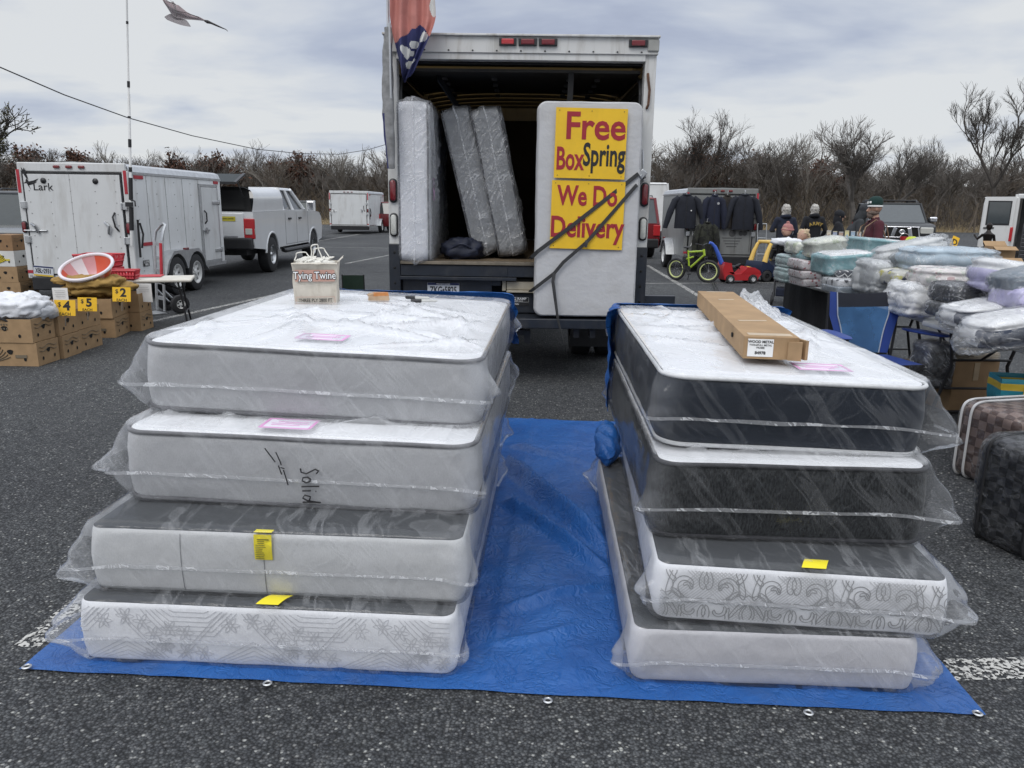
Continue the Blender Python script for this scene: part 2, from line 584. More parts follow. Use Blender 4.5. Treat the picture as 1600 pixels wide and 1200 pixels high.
for i, (u, v, y) in enumerate(rust):
    sg = tree_segments(50 + i, height_at(u, v, y), .7, .25, 5, .3, (3, 4), .16)
    make_tree(sg, 'oak_tree', labels[i], ground_at(u, y), bark_b, 'rust leaved trees in the tree line', 3000, leaf_rust, .19, i)
pale = [(205, 222, 66), (345, 228, 68), (75, 224, 70), (545, 236, 66), (575, 226, 69), (590, 232, 70), (415, 240, 67), (505, 240, 69), (1215, 205, 66), (1255, 196, 68), (1460, 240, 66), (1490, 234, 70), (1590, 180, 64)]
pal_l = ['pale bare tree behind the kite pole over the trailer roof', 'pale slim tree between the round rust tree and the pickup', 'thin bare tree over the left end of the trailer roof', 'bare pale tree just above the small white trailer', 'tall pale tree close to the left post of the box truck', 'thin tree half hidden by the left post of the box truck', 'thin bare tree above the cap of the white pickup', 'slim bare tree over the front of the white pickup', 'thin bare tree behind the woman in the long navy coat', 'bare tree above the man in the lettered black jacket', 'thin bare tree right of the black off-roader roof', 'bare tree left of the tallest tree at the far right', 'bare tree behind the white van at the right edge']
for i, (u, v, y) in enumerate(pale):
    sg = tree_segments(90 + i, height_at(u, v, y), .45, .5, 5, .3, (2, 3), .11)
    make_tree(sg, 'bare_tree', pal_l[i], ground_at(u, y), [bark_c, bark_a, bark_a][i % 3], 'bare trees in the tree line', minr=.013, rz=i)
# the wood behind reads as one mass
def woods():
    rnd = random.Random(5)
    temps = []
    for i in range(7):
        sg = tree_segments(200 + i, 1.0, .5, .4, 5, .2, (2, 4), .010)
        a, f = seg_arrays(sg, 3, 0.0022)
        temps.append((np.array([tuple(p) for p in a], dtype=np.float32), f))
    av, af, am = [], [], []
    base = 0
    N = 760
    for i in range(N):
        tv, tf = temps[i % 7]
        x = -95 + 190 * (i + rnd.random()) / N
        yy = 66 + rnd.random() * 26
        h = (5.5 + rnd.gauss(0, .6) + (yy - 66) * .045) * (1, .8, .55, .9)[i % 4]
        if x > 8:
            h *= 1.16 + 0.10 * math.sin(x * .12)
        else:
            h *= 1.03
        wd = h * rnd.uniform(1.1, 1.7)
        an = rnd.random() * 6.28
        c, s_ = math.cos(an), math.sin(an)
        q = np.empty_like(tv)
        q[:, 0] = (tv[:, 0] * c - tv[:, 1] * s_) * wd + x
        q[:, 1] = (tv[:, 0] * s_ + tv[:, 1] * c) * wd + yy
        q[:, 2] = tv[:, 2] * h
        av.append(q)
        af += [tuple(k + base for k in f) for f in tf]
        am += [rnd.choice((0, 0, 1, 2))] * len(tf)
        base += len(tv)
    # tangled brush at the wood's edge
    bv, bf = [], []
    for i in range(12000):
        x = rnd.uniform(-95, 95)
        yy = 64.5 + rnd.random() ** 1.5 * 16
        h = rnd.uniform(.5, 3.4)
        d = V((rnd.gauss(0, .8), rnd.gauss(0, .4), 1)) * h
        r = rnd.uniform(.009, .024)
        k = base + len(bv)
        bv += [(x - r, yy, .1), (x + r, yy, .1), (x + d.x + r * .4, yy + d.y, d.z), (x + d.x - r * .4, yy + d.y, d.z)]
        bf.append((k, k + 1, k + 2, k + 3))
        am.append(rnd.choice((1, 2, 3)))
    allv = np.concatenate(av + [np.array(bv, dtype=np.float32)])
    me = bpy.data.meshes.new('woods')
    me.from_pydata(allv.tolist(), [], af + bf)
    for m in (bark_a, bark_b, mat('twig brown', (0.10, 0.082, 0.066), .95, var=.3), mat('dry stalk', (0.15, 0.115, 0.07), .95, var=.3)):
        me.materials.append(m)
    me.polygons.foreach_set('material_index', am)
    o = bpy.data.objects.new('woods', me)
    COL.objects.link(o)
    tag(o, 'grey mass of bare woodland with brush at its foot behind the car park', 'woods', kind='stuff')
woods()
def tufts():
    rnd = random.Random(9)
    q = MB()
    for i in range(9000):
        x = rnd.uniform(-70, 75)
        yy = LOT(x) + rnd.random() ** 1.6 * 6
        h = rnd.uniform(.1, .55)
        a = rnd.uniform(0, 3.1)
        dx, dy = math.cos(a) * .035, math.sin(a) * .035
        b = V((rnd.gauss(0, .15), rnd.gauss(0, .1), h))
        p = V((x, yy, .02))
        q.add([p + V((-dx, -dy, 0)), p + V((dx, dy, 0)), p + b], [(0, 1, 2)])
    tag(q.build('dry_grass', mat('dry grass blades', (0.27, 0.21, 0.12), .9, var=.35, vs=.5), smooth=0), 'tan dry grass along the far edge of the car park', 'grass', kind='stuff')
tufts()
post_m = mat('weathered wood', (0.16, 0.13, 0.10), .9, var=.3)
for u, v, lean in ((1307, 322, 0), (1328, 322, .02), (1462, 322, .0), (1515, 318, -.22), (1525, 320, 0.02), (1190, 326, 0)):
    y = 62
    p = ground_at(u, y)
    q = MB(); q.tube([(0, 0, 0), (lean * -1.4, 0, .8), (lean * -2.4, 0, height_at(u, v, y))], [.07, .065, .06], 7)
    o = q.build('fence_post', post_m, loc=p)
    tag(o, {1307: 'grey wooden fence post behind the hooded people', 1328: 'fence post just left of the man in the knit hat', 1462: 'upright fence post just right of the black off-roader', 1515: 'leaning fence post halfway between off-roader and white van', 1525: 'upright fence post touching the leaning post', 1190: 'fence post behind the right end of the grey trailer'}[u], 'post', 'fence posts at the edge of the woods')
# ------------------------------------------------------------------ plastic film and bedding
def film(name, haze=0.03, streak=0.15, gl=0.06, rough=0.13, sc=1.0, bump=0.28, tint=(0.9, 0.91, 0.93)):
    m = newmat(name)
    co = objco((1, 1, 1))
    warp = nd('ShaderNodeTexNoise', i_Scale=2.2 * sc, i_Detail=2.0)
    lk(co, warp.inputs['Vector'])
    wv = nd('ShaderNodeVectorMath', operation='MULTIPLY_ADD')
    lk(warp.outputs['Color'], wv.inputs[0])
    wv.inputs[1].default_value = (.16, .16, .16)
    lk(co, wv.inputs[2])
    def creases(rot, scale, s):
        mpg = nd('ShaderNodeMapping', vector_type='TEXTURE')
        mpg.inputs['Rotation'].default_value = rot
        mpg.inputs['Scale'].default_value = scale
        lk(wv.outputs[0], mpg.inputs[0])
        n = nd('ShaderNodeTexNoise', i_Scale=s, i_Detail=3.0, i_Roughness=0.5, i_Distortion=0.15)
        lk(mpg.outputs[0], n.inputs['Vector'])
        a = mth('ABSOLUTE', mth('SUBTRACT', n.outputs[0], 0.5))
        return a
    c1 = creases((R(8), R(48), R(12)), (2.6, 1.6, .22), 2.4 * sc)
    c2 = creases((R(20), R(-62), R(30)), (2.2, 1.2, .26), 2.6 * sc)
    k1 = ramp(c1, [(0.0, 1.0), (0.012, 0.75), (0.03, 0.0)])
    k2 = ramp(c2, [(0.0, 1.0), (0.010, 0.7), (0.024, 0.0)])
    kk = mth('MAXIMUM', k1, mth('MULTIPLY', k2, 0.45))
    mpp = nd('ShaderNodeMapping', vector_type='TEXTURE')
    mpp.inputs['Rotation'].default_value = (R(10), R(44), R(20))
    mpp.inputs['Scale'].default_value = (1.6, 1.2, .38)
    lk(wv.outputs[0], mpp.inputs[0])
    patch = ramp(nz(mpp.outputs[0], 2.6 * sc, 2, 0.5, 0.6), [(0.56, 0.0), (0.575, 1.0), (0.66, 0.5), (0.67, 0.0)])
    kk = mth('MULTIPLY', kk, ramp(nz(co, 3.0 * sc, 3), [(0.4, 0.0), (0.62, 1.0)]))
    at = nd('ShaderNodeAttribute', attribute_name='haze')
    fh = mth('ADD', mth('ADD', haze, mth('MULTIPLY', kk, streak)), mth('ADD', mth('MULTIPLY', patch, haze * 2.0 + .03), mth('MULTIPLY', at.outputs['Fac'], 0.13)), clamp=True)  # streak term paints sky glints along the creases as diffuse white
    h = mth('ADD', mth('MULTIPLY', c1, 1.0), mth('ADD', mth('MULTIPLY', c2, 0.8), mth('MULTIPLY', nz(wv.outputs[0], 14 * sc, 3), 0.07)))
    bp = nd('ShaderNodeBump', i_Strength=bump, i_Distance=0.05)
    lk(h, bp.inputs['Height'])
    tr = nd('ShaderNodeBsdfTransparent')
    tr.inputs[0].default_value = (.97, .975, .98, 1)
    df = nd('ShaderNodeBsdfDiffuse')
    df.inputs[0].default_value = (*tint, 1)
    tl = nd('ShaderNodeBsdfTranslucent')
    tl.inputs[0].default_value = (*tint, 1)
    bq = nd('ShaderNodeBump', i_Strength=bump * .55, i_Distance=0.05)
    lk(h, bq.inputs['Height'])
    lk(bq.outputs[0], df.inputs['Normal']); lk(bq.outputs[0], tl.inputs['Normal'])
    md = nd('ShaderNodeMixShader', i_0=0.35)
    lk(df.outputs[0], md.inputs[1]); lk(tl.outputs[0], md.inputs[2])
    m1 = nd('ShaderNodeMixShader')
    lk(fh, m1.inputs[0]); lk(tr.outputs[0], m1.inputs[1]); lk(md.outputs[0], m1.inputs[2])
    gs = nd('ShaderNodeBsdfGlossy', i_Roughness=rough)
    gs.inputs[0].default_value = (.95, .95, .95, 1)
    lk(bp.outputs[0], gs.inputs['Normal'])
    fz = nd('ShaderNodeFresnel', i_IOR=1.36)
    lk(bp.outputs[0], fz.inputs['Normal'])
    m2 = nd('ShaderNodeMixShader')
    lk(mth('MULTIPLY_ADD', fz.outputs[0], 0.55, gl * 0.12, clamp=True), m2.inputs[0])
    lk(m1.outputs[0], m2.inputs[1]); lk(gs.outputs[0], m2.inputs[2])
    o = nd('ShaderNodeOutputMaterial')
    lk(m2.outputs[0], o.inputs[0])
    return m
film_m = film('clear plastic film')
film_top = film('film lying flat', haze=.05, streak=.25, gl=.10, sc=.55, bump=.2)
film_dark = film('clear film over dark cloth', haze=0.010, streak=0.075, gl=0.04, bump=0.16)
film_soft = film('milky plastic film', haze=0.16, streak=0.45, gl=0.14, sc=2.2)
tape_m = mat('frosted seam', (0.80, 0.81, 0.83), 0.35, var=0.15, vs=30)
def fabric(name, col, sc=420, var=0.06, bump=0.2, rough=0.9, big=5, streak=None):
    m = newmat(name)
    co = objco()
    weave = nz(objco((1, 1, 0.35)), sc, 2, 0.6)
    b_ = nz(co, big, 4)
    c = mix([x * (1 - var) for x in col], [x * (1 + var) for x in col], ramp(weave, [(0.3, 0.0), (0.7, 1.0)]))
    c = mix(c, [x * .86 for x in col], ramp(b_, [(0.45, 0.0), (0.75, 0.6)]))
    fin(c, rough, bump=weave, bstr=bump, bdist=0.002, spec=0.25, sheen=0.1)
    MATS[name] = m
    return m
grey_border = fabric('light grey border fabric', (0.50, 0.50, 0.51), 330, .1)
pale_border = fabric('paler grey border fabric', (0.60, 0.60, 0.60), 330, .08)
lilac_border = fabric('pale grey border fabric', (0.56, 0.55, 0.57), 330, .06)
white_quilt = fabric('white quilted top', (0.84, 0.84, 0.85), 300, .03)
white_knit = fabric('white knit border', (0.80, 0.80, 0.82), 260, .04)
navy_border = fabric('charcoal blue border fabric', (0.022, 0.028, 0.04), 330, .2)
black_border = fabric('heathered charcoal border fabric', (0.030, 0.032, 0.034), 160, .75, .3)
dark_cover = fabric('dark grey dust cover', (0.052, 0.056, 0.062), 300, .12)
grey_pipe = mat('grey piping', (0.17, 0.17, 0.18), .8, var=.15, vs=40)
dark_pipe = mat('charcoal piping', (0.05, 0.05, 0.055), .8, var=.15, vs=40)
white_pipe = mat('white piping', (0.7, 0.7, 0.7), .8, var=.1, vs=40)
stitch_m = mat('grey stitched pattern', (0.57, 0.57, 0.59), .9, var=.1, vs=60)
rib_m = mat('pale woven ribs', (0.60, 0.60, 0.61), .9, var=.05, vs=60)
scroll_m = mat('grey woven scrollwork', (0.36, 0.36, 0.365), .9, var=.1, vs=60)
tag_yellow = mat('yellow law tag', (0.85, 0.72, 0.03), .6, var=.06)
tag_ink = mat('tag print', (0.22, 0.2, 0.03), .7, var=0)
pink_m = mat('pink label border', (0.72, 0.36, 0.62), .6, var=.1)
lab_white = mat('pale label', (0.80, 0.76, 0.84), .5, var=.05)
def outline(W, L, r, nf=46, ns=40, nb=18, nc=9):
    P = []
    def arc(cx, cy, a0):
        for k in range(1, nc):
            a = a0 + (PI / 2) * k / nc
            P.append((cx + r * math.cos(a), cy + r * math.sin(a), math.cos(a), math.sin(a)))
    x, y = W / 2, L / 2
    for k in range(nf + 1):
        t = .5 - .5 * math.cos(PI * k / nf)
        P.append((-x + r + (W - 2 * r) * t, -y, 0, -1))
    arc(x - r, -y + r, -PI / 2)
    for k in range(ns + 1):
        t = .5 - .5 * math.cos(PI * k / ns)
        P.append((x, -y + r + (L - 2 * r) * t, 1, 0))
    arc(x - r, y - r, 0)
    for k in range(nb + 1):
        P.append((x - r - (W - 2 * r) * k / nb, y, 0, 1))
    arc(-x + r, y - r, PI / 2)
    for k in range(ns + 1):
        t = .5 - .5 * math.cos(PI * k / ns)
        P.append((-x, y - r - (L - 2 * r) * t, -1, 0))
    arc(-x + r, -y + r, PI)
    return P
def rings_mesh(mb, rings, cap_top=True, cap_bot=True):
    n = len(rings[0])
    vs = [p for rg in rings for p in rg]
    fs = []
    for i in range(len(rings) - 1):
        for k in range(n):
            fs.append((i * n + k, i * n + (k + 1) % n, (i + 1) * n + (k + 1) % n, (i + 1) * n + k))
    if cap_bot:
        fs.append(tuple(reversed(range(n))))
    if cap_top:
        fs.append(tuple((len(rings) - 1) * n + k for k in range(n)))
    mb.add(vs, fs)
def bedding(name, label, W, L, Hh, front, yaw, side, top, box=False, r=.09, pipe=None, ears=(.09, .06, .05, .05), seed=0, fm=None, tape=.45, group=None, pattern=None, rest_z=None, puff=.014, bulge=.010, billow=.02, tagx=None, ttl=None, wrap=True, label_x=None, extra=None, rot=None, quilt=0.0, ears_z=.5, tilt=0):
    P = outline(W, L, r)
    n = len(P)
    fm = fm or film_m
    if rot is None:
        c = V(front) + rotz(yaw).to_3x3() @ V((0, L / 2, 0))
        t = thing(name, label, 'box spring' if box else 'mattress', c, yaw, group)
        t.rotation_euler = (0, R(tilt), yaw)
    else:
        t = thing(name, label, 'box spring' if box else 'mattress', front, 0, group, rot)
    def nn(x, y, z, f):
        return noise.noise(V((x * f + seed * 3.1, y * f + seed * 1.3, z * f)))
    def off(tt):
        e = .012 if not box else .006
        return bulge * math.sin(PI * tt) - e * (math.exp(-tt / .035) + math.exp(-(1 - tt) / .035))
    if True:
        b = MB()
        rg = []
        for tt in (0, .015, .05, .12, .25, .4, .55, .7, .85, .94, .985, 1):
            o = off(tt)
            rg.append([(x + nx * (o + .004 * nn(x, y, tt, 6)), y + ny * (o + .004 * nn(x, y, tt, 6)), tt * Hh) for x, y, nx, ny in P])
        rings_mesh(b, rg, cap_top=False)
        mats = [side]
        for pi, pat in enumerate(pattern or []):
            b.cur = pi + 1
            mats.append(pat[1])
            for pl in pat[0]:
                pts = []
                for (px, pz) in pl:
                    tt = min(.985, max(.015, pz / Hh))
                    pts.append(V((px, -L / 2 - off(tt) - .0026 - .0006 * pi, pz)))
                rad = pat[2]
                vs, fs = [], []
                for i, p in enumerate(pts):
                    a, c_ = pts[max(0, i - 1)], pts[min(len(pts) - 1, i + 1)]
                    d = (c_ - a)
                    nrm = V((-d.z, 0, d.x))
                    nrm = nrm.normalized() * rad if nrm.length > 1e-9 else V((0, 0, rad))
                    vs += [p - nrm, p + nrm]
                for i in range(len(pts) - 1):
                    fs.append((2 * i, 2 * i + 2, 2 * i + 3, 2 * i + 1))
                b.add(vs, fs)
        b.build('side_panel', mats, t, 60)
        tp = MB()
        rg = []
        o1 = off(1)
        K = 16
        for k in range(K + 1):
            q = (k / K) ** 1.3
            rr = []
            for x, y, nx, ny in P:
                X, Y = (x + nx * o1) * (1 - q), (y + ny * o1) * (1 - q)
                z = Hh + puff * (1 - math.exp(-q * 14)) + (.005 * nn(X, Y, 0, 5) + quilt * nn(X, Y, 4, 14)) * min(1, q * 8)
                rr.append((X, Y, z))
            rg.append(rr)
        rings_mesh(tp, rg, True, False)
        tp.build('dust_cover' if box else 'top_panel', top, t, 60)
    if pipe:
        for zz_ in (.01, Hh - .002):
            q = MB()
            q.tube([(x + nx * .001, y + ny * .001, zz_ + .003 * nn(x, y, zz_, 3)) for x, y, nx, ny in P], .0085, 6, True)
            q.build('piping', pipe, t, 80)
    if tagx is not None:
        tx, hang = tagx
        q = MB()
        if hang:
            q.grid(2, 7, lambda a, b_: (tx - .032 + .064 * a, -L / 2 - .0125 - .004 * math.sin(b_ * 3), Hh + .004 - b_ * .095))
            q.grid(2, 3, lambda a, b_: (tx - .032 + .064 * a, -L / 2 - .012 + .03 * b_, Hh + .012 - .002 * b_))
            lines = MB()
            for k in range(11):
                wln = .018 + .024 * random.Random(k + seed).random()
                lines.box((tx - .026 + wln / 2 + (.008 if k < 3 else 0), -L / 2 - .0185, Hh - .012 - k * .0072), (wln, .0006, .0022 if k else .004))
        else:
            q.grid(2, 6, lambda a, b_: (tx - .04 + .08 * a + .03 * (1 - b_), -L / 2 - .008 + .07 * (1 - b_), Hh + .024 + .005 * math.sin(b_ * 3)))
            lines = None
        tg = q.build('law_tag', tag_yellow, t, 60)
        if lines:
            lines.build('print', tag_ink, tg, 0)
    if label_x is not None:
        lx, ly = label_x
        z = Hh + puff + .012
        q = MB()
        q.box((lx, -L / 2 + ly, z), (.20, .13, .001))
        q.cur = 1
        for (cx, cy, sx, sy) in ((0, .058, .2, .012), (0, -.058, .2, .012), (-.094, 0, .012, .11), (.094, 0, .012, .11), (0.01, .02, .12, .006), (0, 0, .14, .005), (-.01, -.02, .11, .005)):
            q.box((lx + cx, -L / 2 + ly + cy, z + .0012), (sx, sy, .0008))
        q.build('paper_label', [lab_white, pink_m], t, 0)
    if not wrap:
        return t
    ears_z = (.5, .46, .40, .38, .52, .44, .58, .36, .47)[seed % 9] if seed < 10 else .5
    q = MB()
    cor = [(-W / 2 + .3 * r, -L / 2 + .3 * r, -.93, -.36), (W / 2 - .3 * r, -L / 2 + .3 * r, .93, -.36), (-W / 2 + .3 * r, L / 2 - .3 * r, -.9, .4), (W / 2 - .3 * r, L / 2 - .3 * r, .9, .4)]
    rg, hz = [], []
    NT = 22
    for j in range(NT + 1):
        tt = j / NT
        rr = []
        def tri_at(k):
            ez = min(.72, max(.26, ears_z + .13 * math.sin(seed * 2.7 + k * 1.9)))
            return max(0, 1 - abs(tt - ez) / (ez if tt < ez else 1 - ez))
        for x, y, nx, ny in P:
            edge = .5 + .5 * math.sin(PI * tt)
            o = .012 + off(tt) * .5 + .007 * abs(nn(x, y, tt * .4, 9)) + (billow * abs(nx) * (.4 + nn(x, y, tt * .3, 3)) * math.sin(PI * tt))
            o = max(o, .009 + max(0, off(tt)))
            px, py, pz = x + nx * o, y + ny * o, tt * (Hh + .022) - .004
            e_tot = 0
            for kc, ((cx, cy, dx, dy), e) in enumerate(zip(cor, ears)):
                tri = tri_at(kc)
                d = math.hypot(x - cx, y - cy)
                wgt = math.exp(-(d / .047) ** 2)
                if wgt > .01:
                    k = wgt * (tri ** 1.15) * (1 + .45 * nn(x, y, tt * .7, 6)) * (.85 + .3 * abs(math.sin(tt * 9 + seed + kc)))
                    px += dx * e * k * 1.25
                    py += dy * e * k * 1.25
                    pz += (-.01 * k + .02 * k * nn(x, y, tt, 4))
                    e_tot += min(1, wgt * 1.2) * (.25 + .75 * tri) * min(1, e / .06)
            rr.append((px, py, pz))
            hz.append(min(1, e_tot))
        rg.append(rr)
    o1 = .010
    frnd = random.Random(seed * 7 + 3)
    folds = []
    for _ in range(0 if box else 13):
        fx, fy, fa = frnd.uniform(-W * .4, W * .4), frnd.uniform(-L * .45, L * .35), frnd.choice((R(25), R(-35), R(60), R(-62), R(80), R(-15))) + frnd.uniform(-.25, .25)
        folds.append((fx, fy, math.cos(fa), math.sin(fa), frnd.uniform(.35, .8), frnd.uniform(.022, .04), frnd.uniform(.016, .030), frnd.uniform(-.5, .5)))
    def foldz(X, Y):
        z = 0
        for fx, fy, ca, sa, ln, wd_, ht, cv in folds:
            u = (X - fx) * ca + (Y - fy) * sa
            v_ = -(X - fx) * sa + (Y - fy) * ca + cv * u * u
            if abs(u) < ln and abs(v_) < wd_:
                z += ht * (1 - abs(v_) / wd_) * (1 - (u / ln) ** 2)
        return z
    KT = 40 if not box else 15
    for k in range(1, KT):
        qf = (k / (KT - 1)) ** 1.15
        rr = []
        for x, y, nx, ny in P:
            X, Y = (x + nx * o1) * (1 - qf), (y + ny * o1) * (1 - qf)
            ridge = 1 - abs(nn(X, Y, 7, 3.2)) * 3
            z = Hh + max(.02, puff + .010) + .004 * nn(X, Y, 1, 4) * min(1, qf * 6) + (.004 * max(0, ridge) * min(1, qf * 5) if not box else .006 * max(0, ridge))
            rr.append((X, Y, max(z, Hh + puff + .008) + foldz(X, Y) * min(1, qf * 10)))
            hz.append(1.9 if not box else 0.0)
        rg.append(rr)
    rings_mesh(q, rg, True, True)
    if not box:
        for fi in range(n * NT, n * (len(rg) - 1)):
            q.m[fi] = 1
    wp = q.build('plastic_wrap', [fm, film_top] if not box else fm, t, 179, attr=hz)
    # heat-sealed seam across the front
    if tape is not None:
        s = MB()
        j = int(tape * NT)
        row = [V(p) for p in rg[j]]
        up = V((0, 0, .0065))
        kN = 47
        pts = row[n - 6:] + row[:kN + 8]
        vs, fs = [], []
        for i, p in enumerate(pts):
            d = V((P[(n - 6 + i) % n][2], P[(n - 6 + i) % n][3], 0)) * .004
            dz = .004 * nn(p.x, 0, 3, 6)
            th = 1 + .5 * nn(p.x, 9, 3, 5)
            vs += [p + d - up * th + V((0, 0, dz)), p + d + up * th + V((0, 0, dz))]
        for i in range(len(pts) - 1):
            fs.append((2 * i, 2 * i + 2, 2 * i + 3, 2 * i + 1))
        s.add(vs, fs)
        s.build('seam', seam_film, wp, 60)
    return t
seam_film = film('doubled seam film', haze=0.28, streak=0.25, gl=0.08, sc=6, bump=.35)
# ------------------------------------------------------------------ stitched patterns
def arcp(cx, cz, r, a0, a1, n=9):
    return [(cx + r * math.cos(R(a0 + (a1 - a0) * k / n)), cz + r * math.sin(R(a0 + (a1 - a0) * k / n))) for k in range(n + 1)]
def spiral(cx, cz, r0, r1, a0, a1, n=16):
    return [(cx + (r0 + (r1 - r0) * k / n) * math.cos(R(a0 + (a1 - a0) * k / n)), cz + (r0 + (r1 - r0) * k / n) * math.sin(R(a0 + (a1 - a0) * k / n))) for k in range(n + 1)]
def clip(pl, W, Hh, m=.012):
    out, cur = [], []
    for p in pl:
        if -W / 2 + m < p[0] < W / 2 - m and m < p[1] < Hh - m:
            cur.append(p)
        else:
            if len(cur) > 1:
                out.append(cur)
            cur = []
    if len(cur) > 1:
        out.append(cur)
    return out
def dens(pl, step=.008):
    o = [pl[0]]
    for a, b in zip(pl, pl[1:]):
        L = math.hypot(b[0] - a[0], b[1] - a[1])
        k = max(1, int(L / step))
        o += [(a[0] + (b[0] - a[0]) * i / k, a[1] + (b[1] - a[1]) * i / k) for i in range(1, k + 1)]
    return o
def pat_geo(W, Hh):
    ls = []
    rnd = random.Random(3)
    per = .46
    x = -W / 2 - .12
    while x < W / 2 + .3:
        for k in range(6):      # nested downward chevrons (trapezia) from the top
            d = .017 * k
            ls.append([(x - .12 + d, Hh), (x - .02 + d * .4, Hh * .52 + d), (x + .16 - d * .4, Hh * .52 + d), (x + .26 - d, Hh)])
        for k in range(6):      # nested peaks from the base
            d = .018 * k
            ls.append([(x + .13 + d, 0), (x + .23 + per * .15, Hh * .45 - d), (x + .32 + per * .15 - d + .06, 0)])
        for s in (0, .016):
            ls.append([(x + .0 + s, 0), (x + .20 + s, Hh)])
            ls.append([(x + .46 - s, 0), (x + .26 - s, Hh)])
        for fx, fz in ((x + .05, Hh * .22), (x + .115, Hh * .20), (x + .36, Hh * .72), (x + .30, Hh * .80), (x + .22, Hh * .72), (x + .0, Hh * .62), (x + .055, Hh * .56), (x + .44, Hh * .30), (x + .40, Hh * .52), (x + .385, Hh * .14), (x - .02, Hh * .34)):
            for p in range(6):
                a = 60 * p + rnd.uniform(-8, 8)
                c_, s_ = math.cos(R(a)), math.sin(R(a))
                ls.append([(fx + (c_ * u - s_ * w_) * .034, fz + (s_ * u + c_ * w_) * .034) for u, w_ in ((.12, 0), (.45, .2), (.8, .12), (1, 0), (.8, -.12), (.45, -.2), (.12, 0))])
        x += per
    out = []
    for l in ls:
        out += clip(dens(l), W, Hh)
    return out
def leaf(cl, w0, w1, lobes=0):
    # outline of a tapering leaf or scroll about a centre line
    a, b = [], []
    n = len(cl)
    for i, p in enumerate(cl):
        q0, q1 = cl[max(0, i - 1)], cl[min(n - 1, i + 1)]
        dx, dz = q1[0] - q0[0], q1[1] - q0[1]
        L = math.hypot(dx, dz) or 1
        t = i / (n - 1)
        w_ = (w0 + (w1 - w0) * t) * min(1, t * 6 + .1) ** .5
        if t > .9:
            w_ *= (1 - t) / .1
        w2 = w_ * (1 + (.45 * abs(math.sin(t * PI * lobes)) if lobes else 0))
        a.append((p[0] - dz / L * w_, p[1] + dx / L * w_))
        b.append((p[0] + dz / L * w2, p[1] - dx / L * w2))
    return a + b[::-1] + a[:1]
def pat_scroll(W, Hh):
    ls = []
    h = Hh / .2
    def bez(p0, p1, p2, n=14):
        return [((1 - t) ** 2 * p0[0] + 2 * t * (1 - t) * p1[0] + t * t * p2[0], ((1 - t) ** 2 * p0[1] + 2 * t * (1 - t) * p1[1] + t * t * p2[1]) * h) for t in [k / n for k in range(n + 1)]]
    half = [
        leaf(spiral(.078, .132 * h, .040, .020, 265, -10, 22), .010, .006, 0),
        leaf(spiral(.082, .128 * h, .016, .012, -20, 150, 12), .007, .004),
        leaf(bez((.018, .095), (.022, .150), (.044, .195)), .009, .006, 4),
        leaf(bez((.030, .120), (.060, .110), (.064, .085)), .006, .004),
        leaf(bez((.044, .150), (.018, .165), (.012, .196)), .007, .004, 3),
        leaf(bez((.062, .092), (.095, .070), (.140, .090)), .008, .005, 4),
        leaf(bez((.140, .125), (.118, .155), (.145, .192)), .009, .005, 3),
        leaf(spiral(.098, .046 * h, .026, .012, 140, 370, 18), .007, .004),
        leaf(bez((.010, .085), (.040, .062), (.058, .020)), .007, .004, 4),
        leaf(bez((.010, .010), (.034, .040), (.004, .074)), .006, .003),
        leaf(bez((.060, .004), (.070, .030), (.062, .060)), .006, .004, 3),
        leaf(bez((.138, .008), (.125, .040), (.142, .066)), .008, .004, 3),
        [(.0, .112 * h), (.012, .104 * h), (.026, .112 * h), (.04, .104 * h)],
    ]
    x = -W / 2 + .02
    while x < W / 2 + .3:
        for l in half:
            ls.append([(x + a, b) for a, b in l])
            ls.append([(x - a, b) for a, b in l])
        x += .292
    out = []
    for l in ls:
        out += clip(dens(l, .006), W, Hh)
    return out
def pat_ribs(W, Hh):
    # faint diagonal ribs of the knit ground between the scrolls
    out = []
    k = -W / 2 - .3
    i = 0
    while k < W / 2:
        s = 1 if int((k + 10) / .15) % 2 else -1
        out += clip(dens([(k, 0 if s > 0 else Hh), (k + .22, Hh if s > 0 else 0)], .01), W, Hh)
        k += .0125
    return out
# ------------------------------------------------------------------ blue tarp on the ground
def tarp_mat():
    m = newmat('blue tarpaulin')
    co = objco()
    weave = nz(objco((1, 1, 1)), 240, 2)
    cre = nd('ShaderNodeTexVoronoi', feature='DISTANCE_TO_EDGE', i_Scale=7.0)
    wq = nd('ShaderNodeVectorMath', operation='MULTIPLY_ADD')
    nn_ = nd('ShaderNodeTexNoise', i_Scale=4.0, i_Detail=4.0)
    lk(co, nn_.inputs['Vector'])
    lk(nn_.outputs['Color'], wq.inputs[0])
    wq.inputs[1].default_value = (.3, .3, .3)
    lk(co, wq.inputs[2])
    lk(wq.outputs[0], cre.inputs['Vector'])
    c = mix((0.012, 0.075, 0.27), (0.020, 0.115, 0.37), ramp(nz(co, 3, 5, .6), [(0.3, 0.0), (0.7, 1.0)]))
    c = mix(c, (0.06, 0.16, 0.38), ramp(nz(co, 60, 4, .7), [(0.55, 0.0), (0.8, 0.45)]))
    h = mth('ADD', mth('MULTIPLY', ramp(mth('ABSOLUTE', mth('SUBTRACT', nz(wq.outputs[0], 7, 3, .5, 1.5), 0.5)), [(0.0, 0.0), (0.06, 1.0)]), 0.35), mth('ADD', mth('MULTIPLY', nz(wq.outputs[0], 9, 5, .6), 1.4), mth('MULTIPLY', weave, .06)))
    c = mix(c, (0.11, 0.14, 0.20), ramp(nz(co, 1.3, 7, .7, .6), [(0.55, 0.0), (0.85, 0.5)]))
    fin(c, 0.40, bump=h, bstr=0.34, bdist=0.03, spec=0.45)
    return m
tarp_m = tarp_mat()
A_ = G(30, 1048); B_ = G(1540, 1120)
back = (G(1462, 1010) - B_).normalized()
